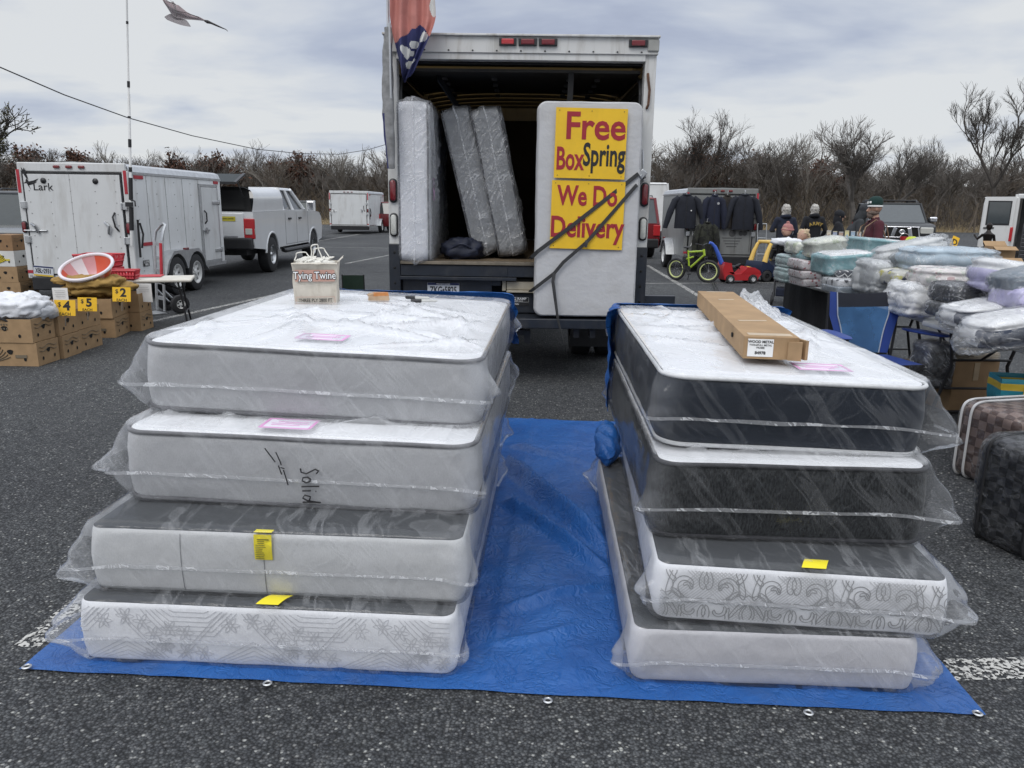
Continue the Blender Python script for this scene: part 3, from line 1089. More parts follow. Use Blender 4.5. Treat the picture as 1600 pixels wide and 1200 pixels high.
ydir = rotz(R(-3.2)).to_3x3() @ V((0, 1, 0))
edge_v = (G(870, 658) - (A_ + B_) / 2)
TL = edge_v.dot(ydir)
C_ = B_ + ydir * TL + V((-.02, 0, 0)); D_ = A_ + ydir * TL + V((.10, 0, 0))
TFOLD = [(G(790, 728), G(965, 872), .075, .115), (G(795, 790), G(965, 905), .06, .07), (G(790, 955), G(940, 918), .05, .035), (G(800, 700), G(940, 735), .05, .04), (G(780, 1010), G(900, 985), .04, .02)]
def tarp_pt(a, b):
    p = A_.lerp(B_, a).lerp(D_.lerp(C_, a), b)
    ed = min(a, 1 - a, b, 1 - b)
    mid = math.exp(-((a - .56) / .13) ** 2)
    z = .008 + .006 * noise.noise(V((p.x * 7, p.y * 7, 0))) + .012 * max(0, noise.noise(V((p.x * 2.2, p.y * 2.2, 3))))
    # the deep fold running across the gap between the stacks
    fold = (b - .60) + .55 * (a - .52)
    mid = 1 / (1 + math.exp(-(a - .455) / .012)) / (1 + math.exp((a - .63) / .012))
    wob = .012 * noise.noise(V((p.x * 3, p.y * 3, 5)))
    f1 = fold + wob
    f2 = (b - .475) + .42 * (a - .54) + wob
    f3 = (b - .33) - .2 * (a - .54) + 2 * wob
    f4 = (b - .72) + .9 * (a - .54) + wob
    def tent(x, w_):
        return max(0, 1 - abs(x) / w_)
    for (l0, l1, w_, h_) in TFOLD:
        d_ = l1 - l0
        Lf = d_.length
        d_ = d_ / Lf
        u_ = (p - l0).dot(d_)
        v_ = (p - l0).cross(d_).z + .012 * noise.noise(V((p.x * 5, p.y * 5, 5)))
        if -.05 < u_ < Lf + .05:
            z += mid * h_ * tent(v_, w_) ** 1.2 * min(1, (u_ + .05) / .1, (Lf + .05 - u_) / .1)
    z += mid * .03 * max(0, noise.noise(V((p.x * 4, p.y * 3, 8))))
    for g_ in (.17, .34, .5, .67, .84):
        z += .007 * math.exp(-((a - g_) / .006) ** 2)
    for g_ in (.2, .4, .8):
        z += .006 * math.exp(-((b - g_) / .008) ** 2)
    if b < .02:
        p = p + V((0, .012 * noise.noise(V((p.x * 3, 0, 1))), 0))
        z = .006 + .008 * abs(noise.noise(V((p.x * 4, 0, 2))))
    return V((p.x, p.y, z))
tarp = MB()
tarp.grid(200, 240, tarp_pt)
TARP = tag(tarp.build('tarp', tarp_m, smooth=179), 'blue tarpaulin spread on the asphalt under both mattress stacks', 'tarp')
for (u, v) in ((42, 1044), (418, 1070), (856, 1097), (1263, 1116), (1527, 1117)):
    p = G(u, v, .012)
    q = MB()
    q.lathe([(.0135, 0), (.0165, .003), (.012, .006), (.0095, .003), (.009, 0)], 18)
    q.lathe([(.009, .001), (.0, .0012)], 18)
    q.m[-18:] = [1] * 18
    q.build('grommet', [alu, dark_hole], TARP, loc=p + V((0, 0, .004)))
# ------------------------------------------------------------------ the two stacks
def fc(uL, vL, uR, vR, z):
    a, b = G(uL, vL, z), G(uR, vR, z)
    return (a + b) / 2, math.atan2(b.y - a.y, b.x - a.x), (b - a).length
WF, WT, LM = 1.35, 0.97, 1.88
GL = 'full size mattresses and box springs stacked on the left'
GR = 'twin size mattresses and box springs stacked on the right'
bedding('box_spring', 'white box spring with quilted geometric side, bottom of the left stack on the tarp', WF, LM, .222, (-.86, 2.43, .012), R(-3.2), white_knit, dark_cover, True, .05, None, (.082, .03, .05, .05), 1, group=GL, pattern=[(pat_geo(WF, .222), stitch_m, .0013)], tagx=(.02, False))
bedding('box_spring', 'grey box spring with hanging yellow tag, second from the bottom of the left stack', WF, LM, .235, (-.835, 2.505, .247), R(-3), pale_border, dark_cover, True, .05, None, (.082, .035, .05, .05), 2, group=GL, tagx=(-.03, True), pattern=[([dens([(-.33, .01), (-.332, .225)]), dens([(-.03, .01), (-.03, .225)])], grey_pipe, .0012)])
bedding('mattress', 'grey sided mattress with the word Solid handwritten on its wrap, in the left stack', WF, LM, .272, (-.81, 2.725, .494), R(-3.6), grey_border, white_quilt, False, .10, grey_pipe, (.080, .04, .05, .06), 3, group=GL, label_x=(-.05, .10), quilt=.004, tilt=.9)
MA = bedding('mattress', 'white topped grey mattress carrying the twine carton, top of the left stack', WF, LM, .268, (-.80, 2.92, .787), R(-3), grey_border, white_quilt, False, .11, grey_pipe, (.062, .075, .06, .08), 4, group=GL, label_x=(0, .20), tilt=1.8)
bedding('box_spring', 'plain pale grey box spring, bottom of the right stack on the tarp', WT, LM, .195, (.915, 2.36, .012), R(-2.4), lilac_border, dark_cover, True, .05, None, (.06, .06, .05, .05), 5, group=GR, tape=.42)
bedding('box_spring', 'white box spring with grey scrollwork side and folded yellow tag, in the right stack', WT, LM, .200, (.985, 2.375, .228), R(-4.4), white_knit, dark_cover, True, .05, None, (.055, .07, .05, .06), 6, group=GR, pattern=[(pat_ribs(WT, .200), rib_m, .0016), (pat_scroll(WT, .200), scroll_m, .0017)], tagx=(.03, False), tilt=.9)
bedding('mattress', 'heathered charcoal sided mattress, second from the top of the right stack', WT, LM, .284, (1.01, 2.59, .446), R(-2.4), black_border, white_quilt, False, .08, dark_pipe, (.055, .08, .05, .06), 7, fm=film_dark, group=GR)
MH = bedding('mattress', 'dark blue grey sided mattress under the long carton, top of the right stack', WT, LM, .262, (1.03, 2.70, .751), R(-2.2), navy_border, white_quilt, False, .10, white_pipe, (.05, .115, .05, .06), 8, fm=film_dark, group=GR, label_x=(.13, .17), tilt=1.4)
# marker writing on the wrap of the second mattress
def marker(mb, parent, pls, ox, oz, sx, sz, r=.0022):
    q = MB()
    for pl in pls:
        pts = [(ox + a * sx, -LM / 2 - .031, oz + b * sz) for a, b in pl]
        q.tube(pts, r, 6)
    return q.build('handwriting', mb, parent, 60)
sol = [o for o in COL.objects if o.get('label', '').startswith('grey sided mattress with the word')][0]
# 'Solid' runs downwards: letters turned a quarter to the right
def turn(pl):
    return [(b, -a) for a, b in pl]
Ls = []
Ls.append([(.14, .9), (.05, 1.0), (.0, .85), (.08, .65), (.16, .45), (.12, .22), (.0, .2)])
Ls.append([(.34, .62), (.27, .5), (.3, .3), (.4, .25), (.46, .42), (.42, .6), (.34, .62)])
Ls.append([(.56, 1.0), (.58, .6), (.60, .22)])
Ls.append([(.72, .62), (.74, .25)])
Ls.append([(.73, .86), (.735, .84)])
Ls.append([(1.05, .55), (.92, .6), (.88, .35), (.98, .25), (1.06, .45), (1.1, 1.05), (1.12, .25)])
Ls = [turn([(a * 1.0, b) for a, b in l]) for l in Ls]
marker(ink_black, sol, Ls, .015, .168, .085, .118, .003)
marker(ink_black, sol, [[(0, 1), (.35, .6), (.5, .42)], [(.55, .85), (.75, .45), (.8, .3)], [(.65, .28), (.8, -.1)], [(.9, .1), (1.1, -.55)], [(.75, .2), (.95, .16)]], -.10, .150, .075, .09, .0022)
# ------------------------------------------------------------------ blue sheets folded down behind the stacks
def drape(label, front, yaw, W, z0, z1, lo, hi, seed, lip=.05):
    c = V(front) + rotz(yaw).to_3x3() @ V((0, LM / 2, 0))
    P = outline(W + .05, LM + .05, .1)
    n = len(P)
    i0 = 46 + 8 + 1 + 40 + 1
    span = P[i0 - lo:i0 + 8 + 18 + 8 + hi + 2]
    q = MB()
    def f(a, b):
        k = a * (len(span) - 1)
        i = min(int(k), len(span) - 2)
        t_ = k - i
        p = [span[i][j] * (1 - t_) + span[i + 1][j] * t_ for j in range(4)]
        ns = noise.noise(V((p[0] * 9, p[1] * 9, b * 5 + seed)))
        ends = min(1, 6 * min(a, 1 - a))
        zz_ = z0 + (z1 - z0) * min(1, b / .8) + .05 * noise.noise(V((a * 9, seed, 3))) * (1 if b < .1 else .15)
        o = .012 + .018 * abs(ns) + .03 * (1 - ends) * abs(ns)
        if b > .8:
            s = (b - .8) / .2
            return (p[0] + p[2] * (o - s * (lip + .03 * noise.noise(V((a * 7, seed, 1))))), p[1] + p[3] * (o - s * lip), z1 + .022 * math.sin(s * PI * .6) + .006 * ns)
        return (p[0] + p[2] * o, p[1] + p[3] * o, zz_)
    q.grid(110, 26, f)
    return tag(q.build('blue_sheet', tarp_m, smooth=179, loc=c, rz=yaw), label, 'tarp', 'blue sheets behind the mattress stacks')
drape('blue plastic sheet folded over the far end of the left mattress stack', (-.80, 2.93, 0), R(-3), WF, .78, 1.07, 2, 1, 1)
drape('blue plastic sheet folded over the far end of the right mattress stack', (1.03, 2.71, 0), R(-2.2), WT, .44, 1.035, 1, 8, 2)
# bunched corner of sheet lower on the right stack
pb = G(936, 730, .24)
q = MB()
q.grid(40, 26, lambda a, b: ((.075 + .03 * noise.noise(V((a * 6, b * 7, 4)))) * math.cos(2 * PI * b) * max(0, math.sin(PI * a)) ** .5, a * .42 + .02 * noise.noise(V((a * 5, b * 7, 8))), (.085 + .035 * noise.noise(V((a * 7, b * 6, 9)))) * math.sin(2 * PI * b) * max(0, math.sin(PI * a)) ** .5 + .06 * a), cv=True)
tag(q.build('bunched_sheet', tarp_m, loc=pb + V((.05, .02, .04)), rz=R(-4), smooth=179), 'bunched blue sheet bulging from the inner side of the right stack', 'tarp')
# ------------------------------------------------------------------ things lying on the left stack
top_z = 1.078
pa, pb_ = G(460, 477, top_z), G(527, 476, top_z)
tw_w = (pb_ - pa).length
yaw_t = math.atan2(pb_.y - pa.y, pb_.x - pa.x)
t = thing('twine_carton', 'worn cream carton printed Tying Twine standing on the top left mattress', 'box', (pa + pb_) / 2, yaw_t + R(-1))
carton_m = mat('worn cream carton', (0.55, 0.51, 0.44), .8, var=.10, vs=14, dirt=(0.30, 0.26, 0.2), damt=.7, dscale=(9, 9, 5), dlo=.48, dhi=.68)
hw, dp, hh = tw_w / 2, .20, .225
q = MB()
def carton(a, b):
    # wall ring, slightly battered
    k = a * 4
    i = int(k) % 4
    f = k - int(k)
    cs = [(-hw, 0), (hw, 0), (hw + .012, dp), (-hw + .01, dp)]
    x = cs[i][0] * (1 - f) + cs[(i + 1) % 4][0] * f
    y = cs[i][1] * (1 - f) + cs[(i + 1) % 4][1] * f
    o = .006 * noise.noise(V((x * 14, y * 14, b * 3)))
    s = 1 + .05 * b
    return (x * s + o, (y - dp / 2) * s + dp / 2 + o, b * hh + (.006 * noise.noise(V((x * 30, y * 30, 5))) if b > .9 else 0))
q.grid(48, 10, carton, cu=True)
q.add([(-hw, 0, .003), (hw, 0, .003), (hw, dp, .003), (-hw, dp, .003)], [(0, 1, 2, 3)])
q.build('carton_wall', carton_m, t, 30)
q = MB()
for p0, p1, d, ang in (((-hw * 1.05, -.004), (hw * 1.05, -.004), (0, -1), .10), ((hw * 1.07, 0), (hw * 1.1, dp), (1, 0), -.55)):
    q.grid(8, 3, lambda a, b: (p0[0] + (p1[0] - p0[0]) * a + d[0] * b * .03 + .003 * math.sin(a * 9), p0[1] + (p1[1] - p0[1]) * a + d[1] * b * .02, hh + .002 - ang * .05 * b + .003 * noise.noise(V((a * 6, b, 2)))))
q.split('flap', carton_m, t, smooth=30)
bandm = mat('faded pink band', (0.46, 0.27, 0.22), .75, var=.12, vs=20)
q = MB()
q.grid(6, 3, lambda a, b: (-hw * .9 + 1.83 * hw * a, -.0135, .128 + b * .062))
q.build('printed_band', bandm, t, 0)
text('Tying Twine', .056, ink_black, t, fr(.0, -.0155, .159), .0036, .0006, sx=.80)
text('Tying Twine', .056, paper, t, fr(.0, -.0172, .159), .0003, .0006, sx=.80)
text('THREE PLY 2800 FT', .026, ink_black, t, fr(.0, -.0135, .026), .0004, .0006, sx=.80)
q = MB()
for z_, w_ in ((.045, 1.8), (.010, 1.8)):
    q.box((0, -.0125, z_), (w_ * hw, .001, .0022))
q.box((-hw * .9, -.0125, .0275), (.0022, .001, .035))
q.box((hw * .9, -.0125, .0275), (.0022, .001, .035))
q.build('printed_frame', bandm, t, 0)
twine_m = mat('white twine', (0.76, 0.74, 0.68), .8, var=.15, vs=60)
tt_ = thing('twine', 'loops of white twine springing from the top of the cream carton', 'twine', (pa + pb_) / 2, yaw_t + R(-1))
q = MB()
q.blob((0, dp / 2, hh - .008), (hw * .92, dp * .45, .03), 24, 10, .25, 4, 3)
rnd = random.Random(2)
for k in range(26):
    a = rnd.uniform(0, 6.3)
    x, y = hw * .6 * math.cos(a), dp * (.5 + .3 * math.sin(a))
    q.tube([(x + .05 * math.cos(j * .7 + k) * (j / 9), y + .03 * math.sin(j * .9 + k), hh + .016 + .008 * math.sin(j + k)) for j in range(8)], .003, 5)
q.build('twine_ball', twine_m, tt_, 60)
q = MB()
for x0, x1, h_, y_ in ((-.105, -.02, .045, .06), (-.022, .035, .085, .08), (-.015, .075, .065, .11)):
    q.tube([(x0 + (x1 - x0) * (.5 - .5 * math.cos(PI * k / 14)) + .006 * math.sin(k), y_ + .01 * math.sin(k * .8), hh + .01 + h_ * math.sin(PI * k / 14) ** .8) for k in range(15)], .0033, 6)
q.build('twine_loop', twine_m, tt_, 60)
# small tan carton and two markers
p = G(592, 469, top_z)
t = thing('staple_box', 'small torn tan and orange carton near the far edge of the left stack', 'box', p, R(8))
q = MB(); q.box((0, 0, .014), (.12, .07, .028), top=(.95, .9)); q.blob((-.02, .01, .03), (.045, .03, .014), 14, 8, .4, 3, 2)
q.build('carton_wall', mat('torn tan card', (0.42, 0.30, 0.20), .85, var=.2, vs=30), t, 30)
q = MB(); q.box((.012, -.005, .035), (.085, .05, .018), Matrix.Rotation(R(6), 3, 'Z'), top=(.96, .95)); q.build('orange_sleeve', mat('orange card', (0.50, 0.20, 0.06), .7, var=.15, vs=30), t, 30)
for nm, u, v, rz, lab in (('marker_pen', 662, 470, R(3), 'grey and black marker pen nearer the camera, lying by the mattress edge'), ('marker_pen', 652, 465, R(-14), 'black capped marker pen with pale barrel, behind its twin')):
    t = thing(nm, lab, 'pen', G(u, v, top_z + .010), rz, 'marker pens on the left stack')
    q = MB(); q.M = Matrix.Rotation(R(90), 4, 'Y')
    q.lathe([(0, -.012), (.0075, -.012), (.0085, 0), (.0085, .065), (.005, .075), (.0, .078)], 12)
    q.build('barrel', mat('grey barrel', (.5, .5, .48), .4), t)
    q = MB(); q.M = Matrix.Rotation(R(90), 4, 'Y')
    q.lathe([(0, -.072), (.0085, -.072), (.0095, -.068), (.0095, -.012), (.0, -.011)], 12)
    q.box((.0095, 0, -.04), (.003, .005, .05))
    q.build('cap', black_plastic, t)
# ------------------------------------------------------------------ long carton on the right stack
zt = 1.058
f0, f1 = G(1160, 560, zt), G(1246, 562, zt)
bk = G(1094, 484, zt)
ax = (bk - f0); Lb = 1.62; ax.z = 0; ax = ax.normalized()
yaw_b = math.atan2(ax.y, ax.x) - PI / 2
wb, hb = .205, .088
t = thing('long_carton', 'long brown cardboard carton with white label lying on the right stack', 'box', f0, yaw_b)
q = MB()
q.box((wb / 2, Lb / 2, hb / 2), (wb, Lb, hb))
q.build('carton_wall', cardboard, t, 0, bevel=.003)
q = MB()
q.box((wb / 2, -.004, hb / 2), (wb * .985, .006, hb * .96))
q.box((wb * .92, -.012, hb * .42), (.05, .02, hb * .8), Matrix.Rotation(R(-12), 3, 'Z'))
q.box((wb + .012, .035, hb * .45), (.012, .09, hb * .85), Matrix.Rotation(R(22), 3, 'Z'))
q.build('end_flap', mat('cardboard flap', (0.33, 0.215, 0.115), .85, var=.16, vs=14), t, 30)
q = MB()
q.box((.062, -.0085, .045), (.095, .001, .068))
lb = q.build('shipping_label', paper, t, 0)
text('WOOD METAL', .014, ink_black, lb, fr(.062, -.0095, .068), .0004, .0004)
text('TWIN/FULL METAL', .010, ink_black, lb, fr(.062, -.0095, .055), .0001, .0004)
text('FRAME', .010, ink_black, lb, fr(.062, -.0095, .045), .0001, .0004)
text('84978', .016, ink_black, lb, fr(.062, -.0095, .025), .0006, .0004)
pk_tape = mat('pale packing tape', (0.52, 0.40, 0.26), .35, var=.12, vs=12)
q = MB()
for y_, s_ in ((.045, 1), (.42, .75), (1.2, .5), (1.58, .7)):
    q.box((wb * .5, y_, hb + .001), (wb * s_ * .8, .055 if y_ < .1 else .028, .0015), Matrix.Rotation(R(9 if y_ > .1 else 0), 3, 'Z'))
q.split('packing_tape', pk_tape, t, smooth=0)
q = MB(); q.blob((-.004, .26, .05), (.004, .017, .011), 12, 8)
q.build('hand_hole', dark_hole, t)
# crumpled scrap of film behind it
q = MB()
q.grid(24, 20, lambda a, b: (a * .26 + .03 * noise.noise(V((a * 5, b * 5, 1))), b * .22, .06 * noise.noise(V((a * 5, b * 4, 7))) + .10 * math.sin(a * PI) * math.sin(b * PI) + .035 * abs(noise.noise(V((a * 9, b * 9, 2))))))
tag(q.build('film_scrap', film_soft, loc=G(1146, 494, 1.04), rz=R(-6), smooth=179, attr=[.5] * len(q.v)), 'crumpled scrap of clear film behind the long carton', 'plastic film')
def translucent(name, col, f=.5):
    m = newmat(name)
    c = mix([x * .85 for x in col], col, nz(objco(), 6, 4))
    a = nd('ShaderNodeBsdfDiffuse'); b = nd('ShaderNodeBsdfTranslucent')
    lk(c, a.inputs[0]); lk(c, b.inputs[0])
    x = nd('ShaderNodeMixShader', i_0=f)
    lk(a.outputs[0], x.inputs[1]); lk(b.outputs[0], x.inputs[2])
    o = nd('ShaderNodeOutputMaterial'); lk(x.outputs[0], o.inputs[0])
    return m
# ------------------------------------------------------------------ box truck, seen from behind with its door up
def ribbon(mb, pts, wd, nrm, th=.002, tw=None):
    pts = [V(p) for p in pts]
    vs, fs = [], []
    for i, p in enumerate(pts):
        a, b = pts[max(0, i - 1)], pts[min(len(pts) - 1, i + 1)]
        t_ = (b - a).normalized()
        n_ = V(nrm) if tw is None else Matrix.Rotation(tw * i / len(pts), 3, t_) @ V(nrm)
        s = t_.cross(n_).normalized() * wd / 2
        n_ = s.cross(t_).normalized() * th
        vs += [p - s, p + s, p + s + n_, p - s + n_]
    for i in range(len(pts) - 1):
        for k in range(4):
            fs.append((4 * i + k, 4 * i + (k + 1) % 4, 4 * i + 4 + (k + 1) % 4, 4 * i + 4 + k))
    fs += [(3, 2, 1, 0), tuple(4 * (len(pts) - 1) + k for k in range(4))]
    return mb.add(vs, fs)
def wheel(name, parent, loc, r, wd, rimm=None, rimr=.6, spokes=8, side=1, n=28, dish=.25, hubm=None):
    # axis along local x; outer face towards +x if side > 0
    tm = rubber
    t = bpy.data.objects.new(name, None)
    COL.objects.link(t); t.parent = parent; t.location = loc
    A = Matrix.Rotation(R(90) * side, 4, 'Y')
    q = MB(); q.M = A
    q.lathe([(r * rimr, -wd / 2), (r * .86, -wd / 2), (r * .97, -wd * .42), (r, -wd * .3), (r, wd * .3), (r * .97, wd * .42), (r * .86, wd / 2), (r * rimr, wd / 2 - .004), (r * rimr * .97, wd * .3), (r * rimr * .97, -wd / 2), (r * rimr, -wd / 2)], n)
    q.build('tyre', tm, t, 40)
    q = MB(); q.M = A
    rr = r * rimr
    q.lathe([(rr, wd * .46), (rr * .94, wd * .47), (rr * .88, wd * .30), (rr * .80, wd * .22)], n)
    q.lathe([(rr * .28, wd * .30), (rr * .22, wd * .40), (0, wd * .42)], n)
    for k in range(spokes):
        a = 2 * PI * k / spokes
        c = V((math.cos(a) * rr * .56, math.sin(a) * rr * .56, wd * .25))
        q.box(c, (rr * .62, rr * (1.9 / spokes), wd * .10), Matrix.Rotation(a, 3, 'Z'), top=(.95, .7))
    q.build('rim', rimm or steel, t, 40)
    q = MB(); q.M = A
    q.lathe([(rr * .97, wd * .12), (0, wd * .12)], n)
    q.build('brake_disc', black_metal, t, 0)
    return t
def plate(parent, M, wd, ht, main, foot, header=None, band=(.62, .42, .04), ground=(.55, .57, .6)):
    q = MB(); q.M = M
    q.box((0, 0, 0), (wd, ht, .003))
    q.cur = 1
    q.box((0, -ht * .41, .0006), (wd * .99, ht * .17, .003))
    q.cur = 2
    q.box((0, ht * .42, .0006), (wd * .99, ht * .15, .003))
    p = q.build('licence_plate', [mat('plate white', ground, .45, var=.06), mat('plate yellow', band, .5, var=.05), mat('plate navy', (0.02, 0.03, 0.10), .5, var=.05)], parent, 0, bevel=.002)
    text(main, ht * .62, ink_black, p, M @ Matrix.Translation((0, ht * .02, .0028)), ht * .016, .0005, sx=.62)
    if foot:
        text(foot, ht * .14, ink_black, p, M @ Matrix.Translation((0, -ht * .40, .0032)), .0008, .0004)
    if header:
        text(header, ht * .12, paper, p, M @ Matrix.Translation((0, ht * .42, .0032)), .0004, .0004)
    return p
def oval_lamp(name, parent, c, wd, ht, lens, dpt=.03, normal='y'):
    M = TR(c, rx=R(90)) if normal == 'y' else TR(c, ry=R(90)) @ TR((0, 0, 0), rz=R(90))
    q = MB(); q.M = M
    def st(w_, h_):
        pts = []
        for k in range(24):
            a = 2 * PI * k / 24
            x = math.cos(a) * w_ / 2
            y = math.sin(a) * w_ / 2 + (h_ - w_) / 2 * (1 if math.sin(a) >= 0 else -1)
            pts.append((x, y))
        return pts
    def loft(rs):
        rings_mesh(q, [[(x, y, z) for x, y in st(a, b)] for a, b, z in rs])
    loft([(wd, ht, -.004), (wd, ht, dpt * .5), (wd * .86, ht * .93, dpt * .75)])
    o = q.build(name, black_plastic, parent, 50)
    q = MB(); q.M = M
    loft([(wd * .72, ht * .86, dpt * .4), (wd * .70, ht * .85, dpt * .95), (wd * .55, ht * .78, dpt * 1.12)])
    q.build('lens', lens, o, 60)
    return o
T0 = V((.037, 7.2, 0))
TRUCK = thing('box_truck', 'white box truck with its rear door rolled up, loaded with wrapped mattresses', 'truck', T0, R(-.6))
tw_ = 1.19
BL = 4.6
truck_white = mat('truck white paint', (0.60, 0.60, 0.585), 0.4, var=.07, vs=2, dirt=(0.25, 0.22, 0.18), damt=.7, dscale=(7, 7, 1.1), dlo=.5, dhi=.72, coat=.1)
navy_black = mat('blue black painted steel', (0.016, 0.020, 0.028), 0.4, var=.3, vs=5, dirt=(0.08, 0.075, 0.07), damt=.4, dscale=(6, 6, 3))
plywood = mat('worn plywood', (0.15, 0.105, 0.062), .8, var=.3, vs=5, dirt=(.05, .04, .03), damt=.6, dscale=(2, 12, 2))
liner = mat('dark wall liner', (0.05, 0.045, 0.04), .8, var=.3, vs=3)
q = MB()
for s in (-1, 1):
    q.box((s * (tw_ - .05), .07, 1.92), (.10, .14, 2.10))
q.split('rear_post', truck_white, TRUCK, smooth=0, bevel=.008)
q = MB()
q.box((0, .05, 2.98), (2 * tw_ + .012, .16, .135))
q.box((0, .035, 2.885), (2 * tw_ - .2, .10, .055))
q.box((0, .04, 3.055), (2 * tw_ + .03, .20, .018))
q.cur = 1
for k in range(11):
    q.box((-1.05 + .21 * k, -.0335, 2.93), (.016, .008, .012))
q.build('header', [truck_white, black_metal], TRUCK, 0, bevel=.006)
q = MB(); q.box((tw_ - .04, -.02, 2.985), (.10, .05, .10)); q.build('corner_cap', mat('weathered aluminium', (.36, .36, .34), .6, .4, var=.2), TRUCK, 0, bevel=.01)
for x, w_ in ((-.115, .15), (.058, .16), (.235, .16), (1.015, .16)):
    q = MB(); q.box((x, -.042, 3.0), (w_, .03, .062)); o = q.build('marker_lamp', black_plastic, TRUCK, 0, bevel=.006)
    q = MB(); q.box((x, -.060, 3.0), (w_ * .72, .016, .046)); q.build('lens', red_lens if x != -.115 else bright_red_lens, o, 0, bevel=.008)
for s in (-1, 1):
    q = MB()
    q.box((s * (tw_ - .05), .055, .90), (.104, .17, .72))
    q.cur = 1
    for k in range(5):
        q.lathe([(.012, 0), (.012, .006), (0, .008)], 10, TR((s * (tw_ - .05), -.03, .62 + .14 * k), rx=R(90)))
    q.build('lower_post', [navy_black, dark_hole], TRUCK, 0, bevel=.006)
for s, dz in ((-1, 0), (1, -.005)):
    oval_lamp('tail_lamp', TRUCK, (s * (tw_ - .048), -.006, 1.735 + dz), .075, .215, red_lens)
    oval_lamp('reversing_lamp', TRUCK, (s * (tw_ - .048), -.006, 1.43 + dz), .075, .215, clear_lens)
# body shell, left and right walls, roof, front
q = MB()
for s in (-1, 1):
    q.box((s * (tw_ - .012), .14 + BL / 2, 2.02), (.024, BL, 2.0))
q.box((0, BL + .13, 2.02), (2 * tw_ - .05, .03, 2.0))
q.build('body_wall', truck_white, TRUCK, 0)
q = MB()
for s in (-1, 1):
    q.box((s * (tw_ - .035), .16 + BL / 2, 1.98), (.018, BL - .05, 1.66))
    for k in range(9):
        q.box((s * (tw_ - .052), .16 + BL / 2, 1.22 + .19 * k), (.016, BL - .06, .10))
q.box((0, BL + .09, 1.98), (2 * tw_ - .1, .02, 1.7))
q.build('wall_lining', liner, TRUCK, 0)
q = MB(); q.box((0, .14 + BL / 2, 3.03), (2 * tw_ - .03, BL, .014)); q.build('roof_skin', translucent('tan roof skin', (0.34, 0.28, 0.18), .5), TRUCK, 0)
q = MB(); q.box((0, .20, 2.93), (2 * tw_ - .2, .12, .17)); q.build('dark_gap_strip', black_plastic, TRUCK, 0)  # dark strip added behind the header to hide the lit roof gap
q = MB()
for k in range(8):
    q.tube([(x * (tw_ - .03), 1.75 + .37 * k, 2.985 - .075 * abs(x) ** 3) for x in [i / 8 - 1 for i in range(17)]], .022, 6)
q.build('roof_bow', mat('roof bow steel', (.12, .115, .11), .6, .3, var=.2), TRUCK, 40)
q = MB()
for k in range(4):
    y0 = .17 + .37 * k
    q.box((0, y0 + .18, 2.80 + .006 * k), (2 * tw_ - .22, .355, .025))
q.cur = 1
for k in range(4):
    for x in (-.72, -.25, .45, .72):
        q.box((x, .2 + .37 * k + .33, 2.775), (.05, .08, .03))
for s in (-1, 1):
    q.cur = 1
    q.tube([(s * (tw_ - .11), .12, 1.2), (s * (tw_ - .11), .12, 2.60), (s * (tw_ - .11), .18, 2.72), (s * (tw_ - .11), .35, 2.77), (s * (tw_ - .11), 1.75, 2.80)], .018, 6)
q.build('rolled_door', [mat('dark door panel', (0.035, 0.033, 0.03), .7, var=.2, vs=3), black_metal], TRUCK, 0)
q = MB(); ribbon(q, [(.455, .16, 2.79), (.45, .15, 2.6), (.44, .17, 2.36), (.445, .16, 2.2)], .05, (0, -1, 0), .003); q.build('pull_strap', mat('black webbing', (.012, .012, .013), .8, var=.2, bump=.3, bs=400), TRUCK, 30)
q = MB(); ribbon(q, [(-.78, .4, 2.78), (-.55, .8, 2.45), (-.45, 1.2, 2.2)], .14, (.5, -.6, .6), .01); q.build('loose_panel', navy_black, TRUCK, 0)
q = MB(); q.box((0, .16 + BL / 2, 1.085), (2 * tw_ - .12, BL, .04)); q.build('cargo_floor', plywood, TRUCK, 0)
q = MB(); q.box((0, .02, 1.092), (2 * tw_ - .21, .13, .028)); q.build('floor_edge', mat('worn steel tread', (.20, .17, .13), .6, .4, var=.35, vs=9), TRUCK, 0, bevel=.003)
# sill, skirt, ramp slot, bumper
q = MB()
q.box((0, .03, 1.02), (2 * tw_ - .21, .11, .10))
q.box((-.10, -.027, 1.02), (.012, .006, .09)); q.box((-.55, .0, .95), (2 * tw_ - 1.3, .09, .03))
q.build('sill', navy_black, TRUCK, 0, bevel=.004)
q = MB()
q.box((-.66, .06, .80), (.84, .05, .34))
q.box((.62, .06, .72), (.99 + .74, .05, .18))
q.box((-.20, .05, .93), (.09, .04, .10))
q.box((.72, .06, .93), (.7, .05, .12))
q.build('skirt', navy_black, TRUCK, 0, bevel=.004)
q = MB(); q.box((.2, .32, .87), (.64, .5, .10)); q.build('ramp_slot', dark_hole, TRUCK, 0)
q = MB()
q.box((.16, .045, .885), (.52, .05, .075)); q.box((-.125, .04, .885), (.035, .03, .10)); q.box((.16, .0, .835), (.52, .05, .02))
q.build('loading_ramp', mat('dusty aluminium plank', (.42, .38, .30), .6, .3, var=.2, vs=6), TRUCK, 0, bevel=.004)
q = MB(); q.box((-.035, .03, .755), (.29, .006, .046)); o = q.build('ramp_sign', ink_black, TRUCK, 0)
text('LOADING RAMP', .030, paper, o, fr(-.035, .026, .763), .0009, .0004, sx=1.1)
text('KEEP LOCKED - KEEP CLEAR', .013, paper, o, fr(-.035, .026, .742), .0002, .0004, sx=1.1)
q = MB()
for a in ((-.035, .0268, .777, .284, .0016), (-.035, .0268, .733, .284, .0016)):
    q.box(a[:3], (a[3], .001, a[4]))
q.box((-.178, .0268, .755), (.0016, .001, .044)); q.box((.108, .0268, .755), (.0016, .001, .044))
q.build('sign_border', paper, o, 0)
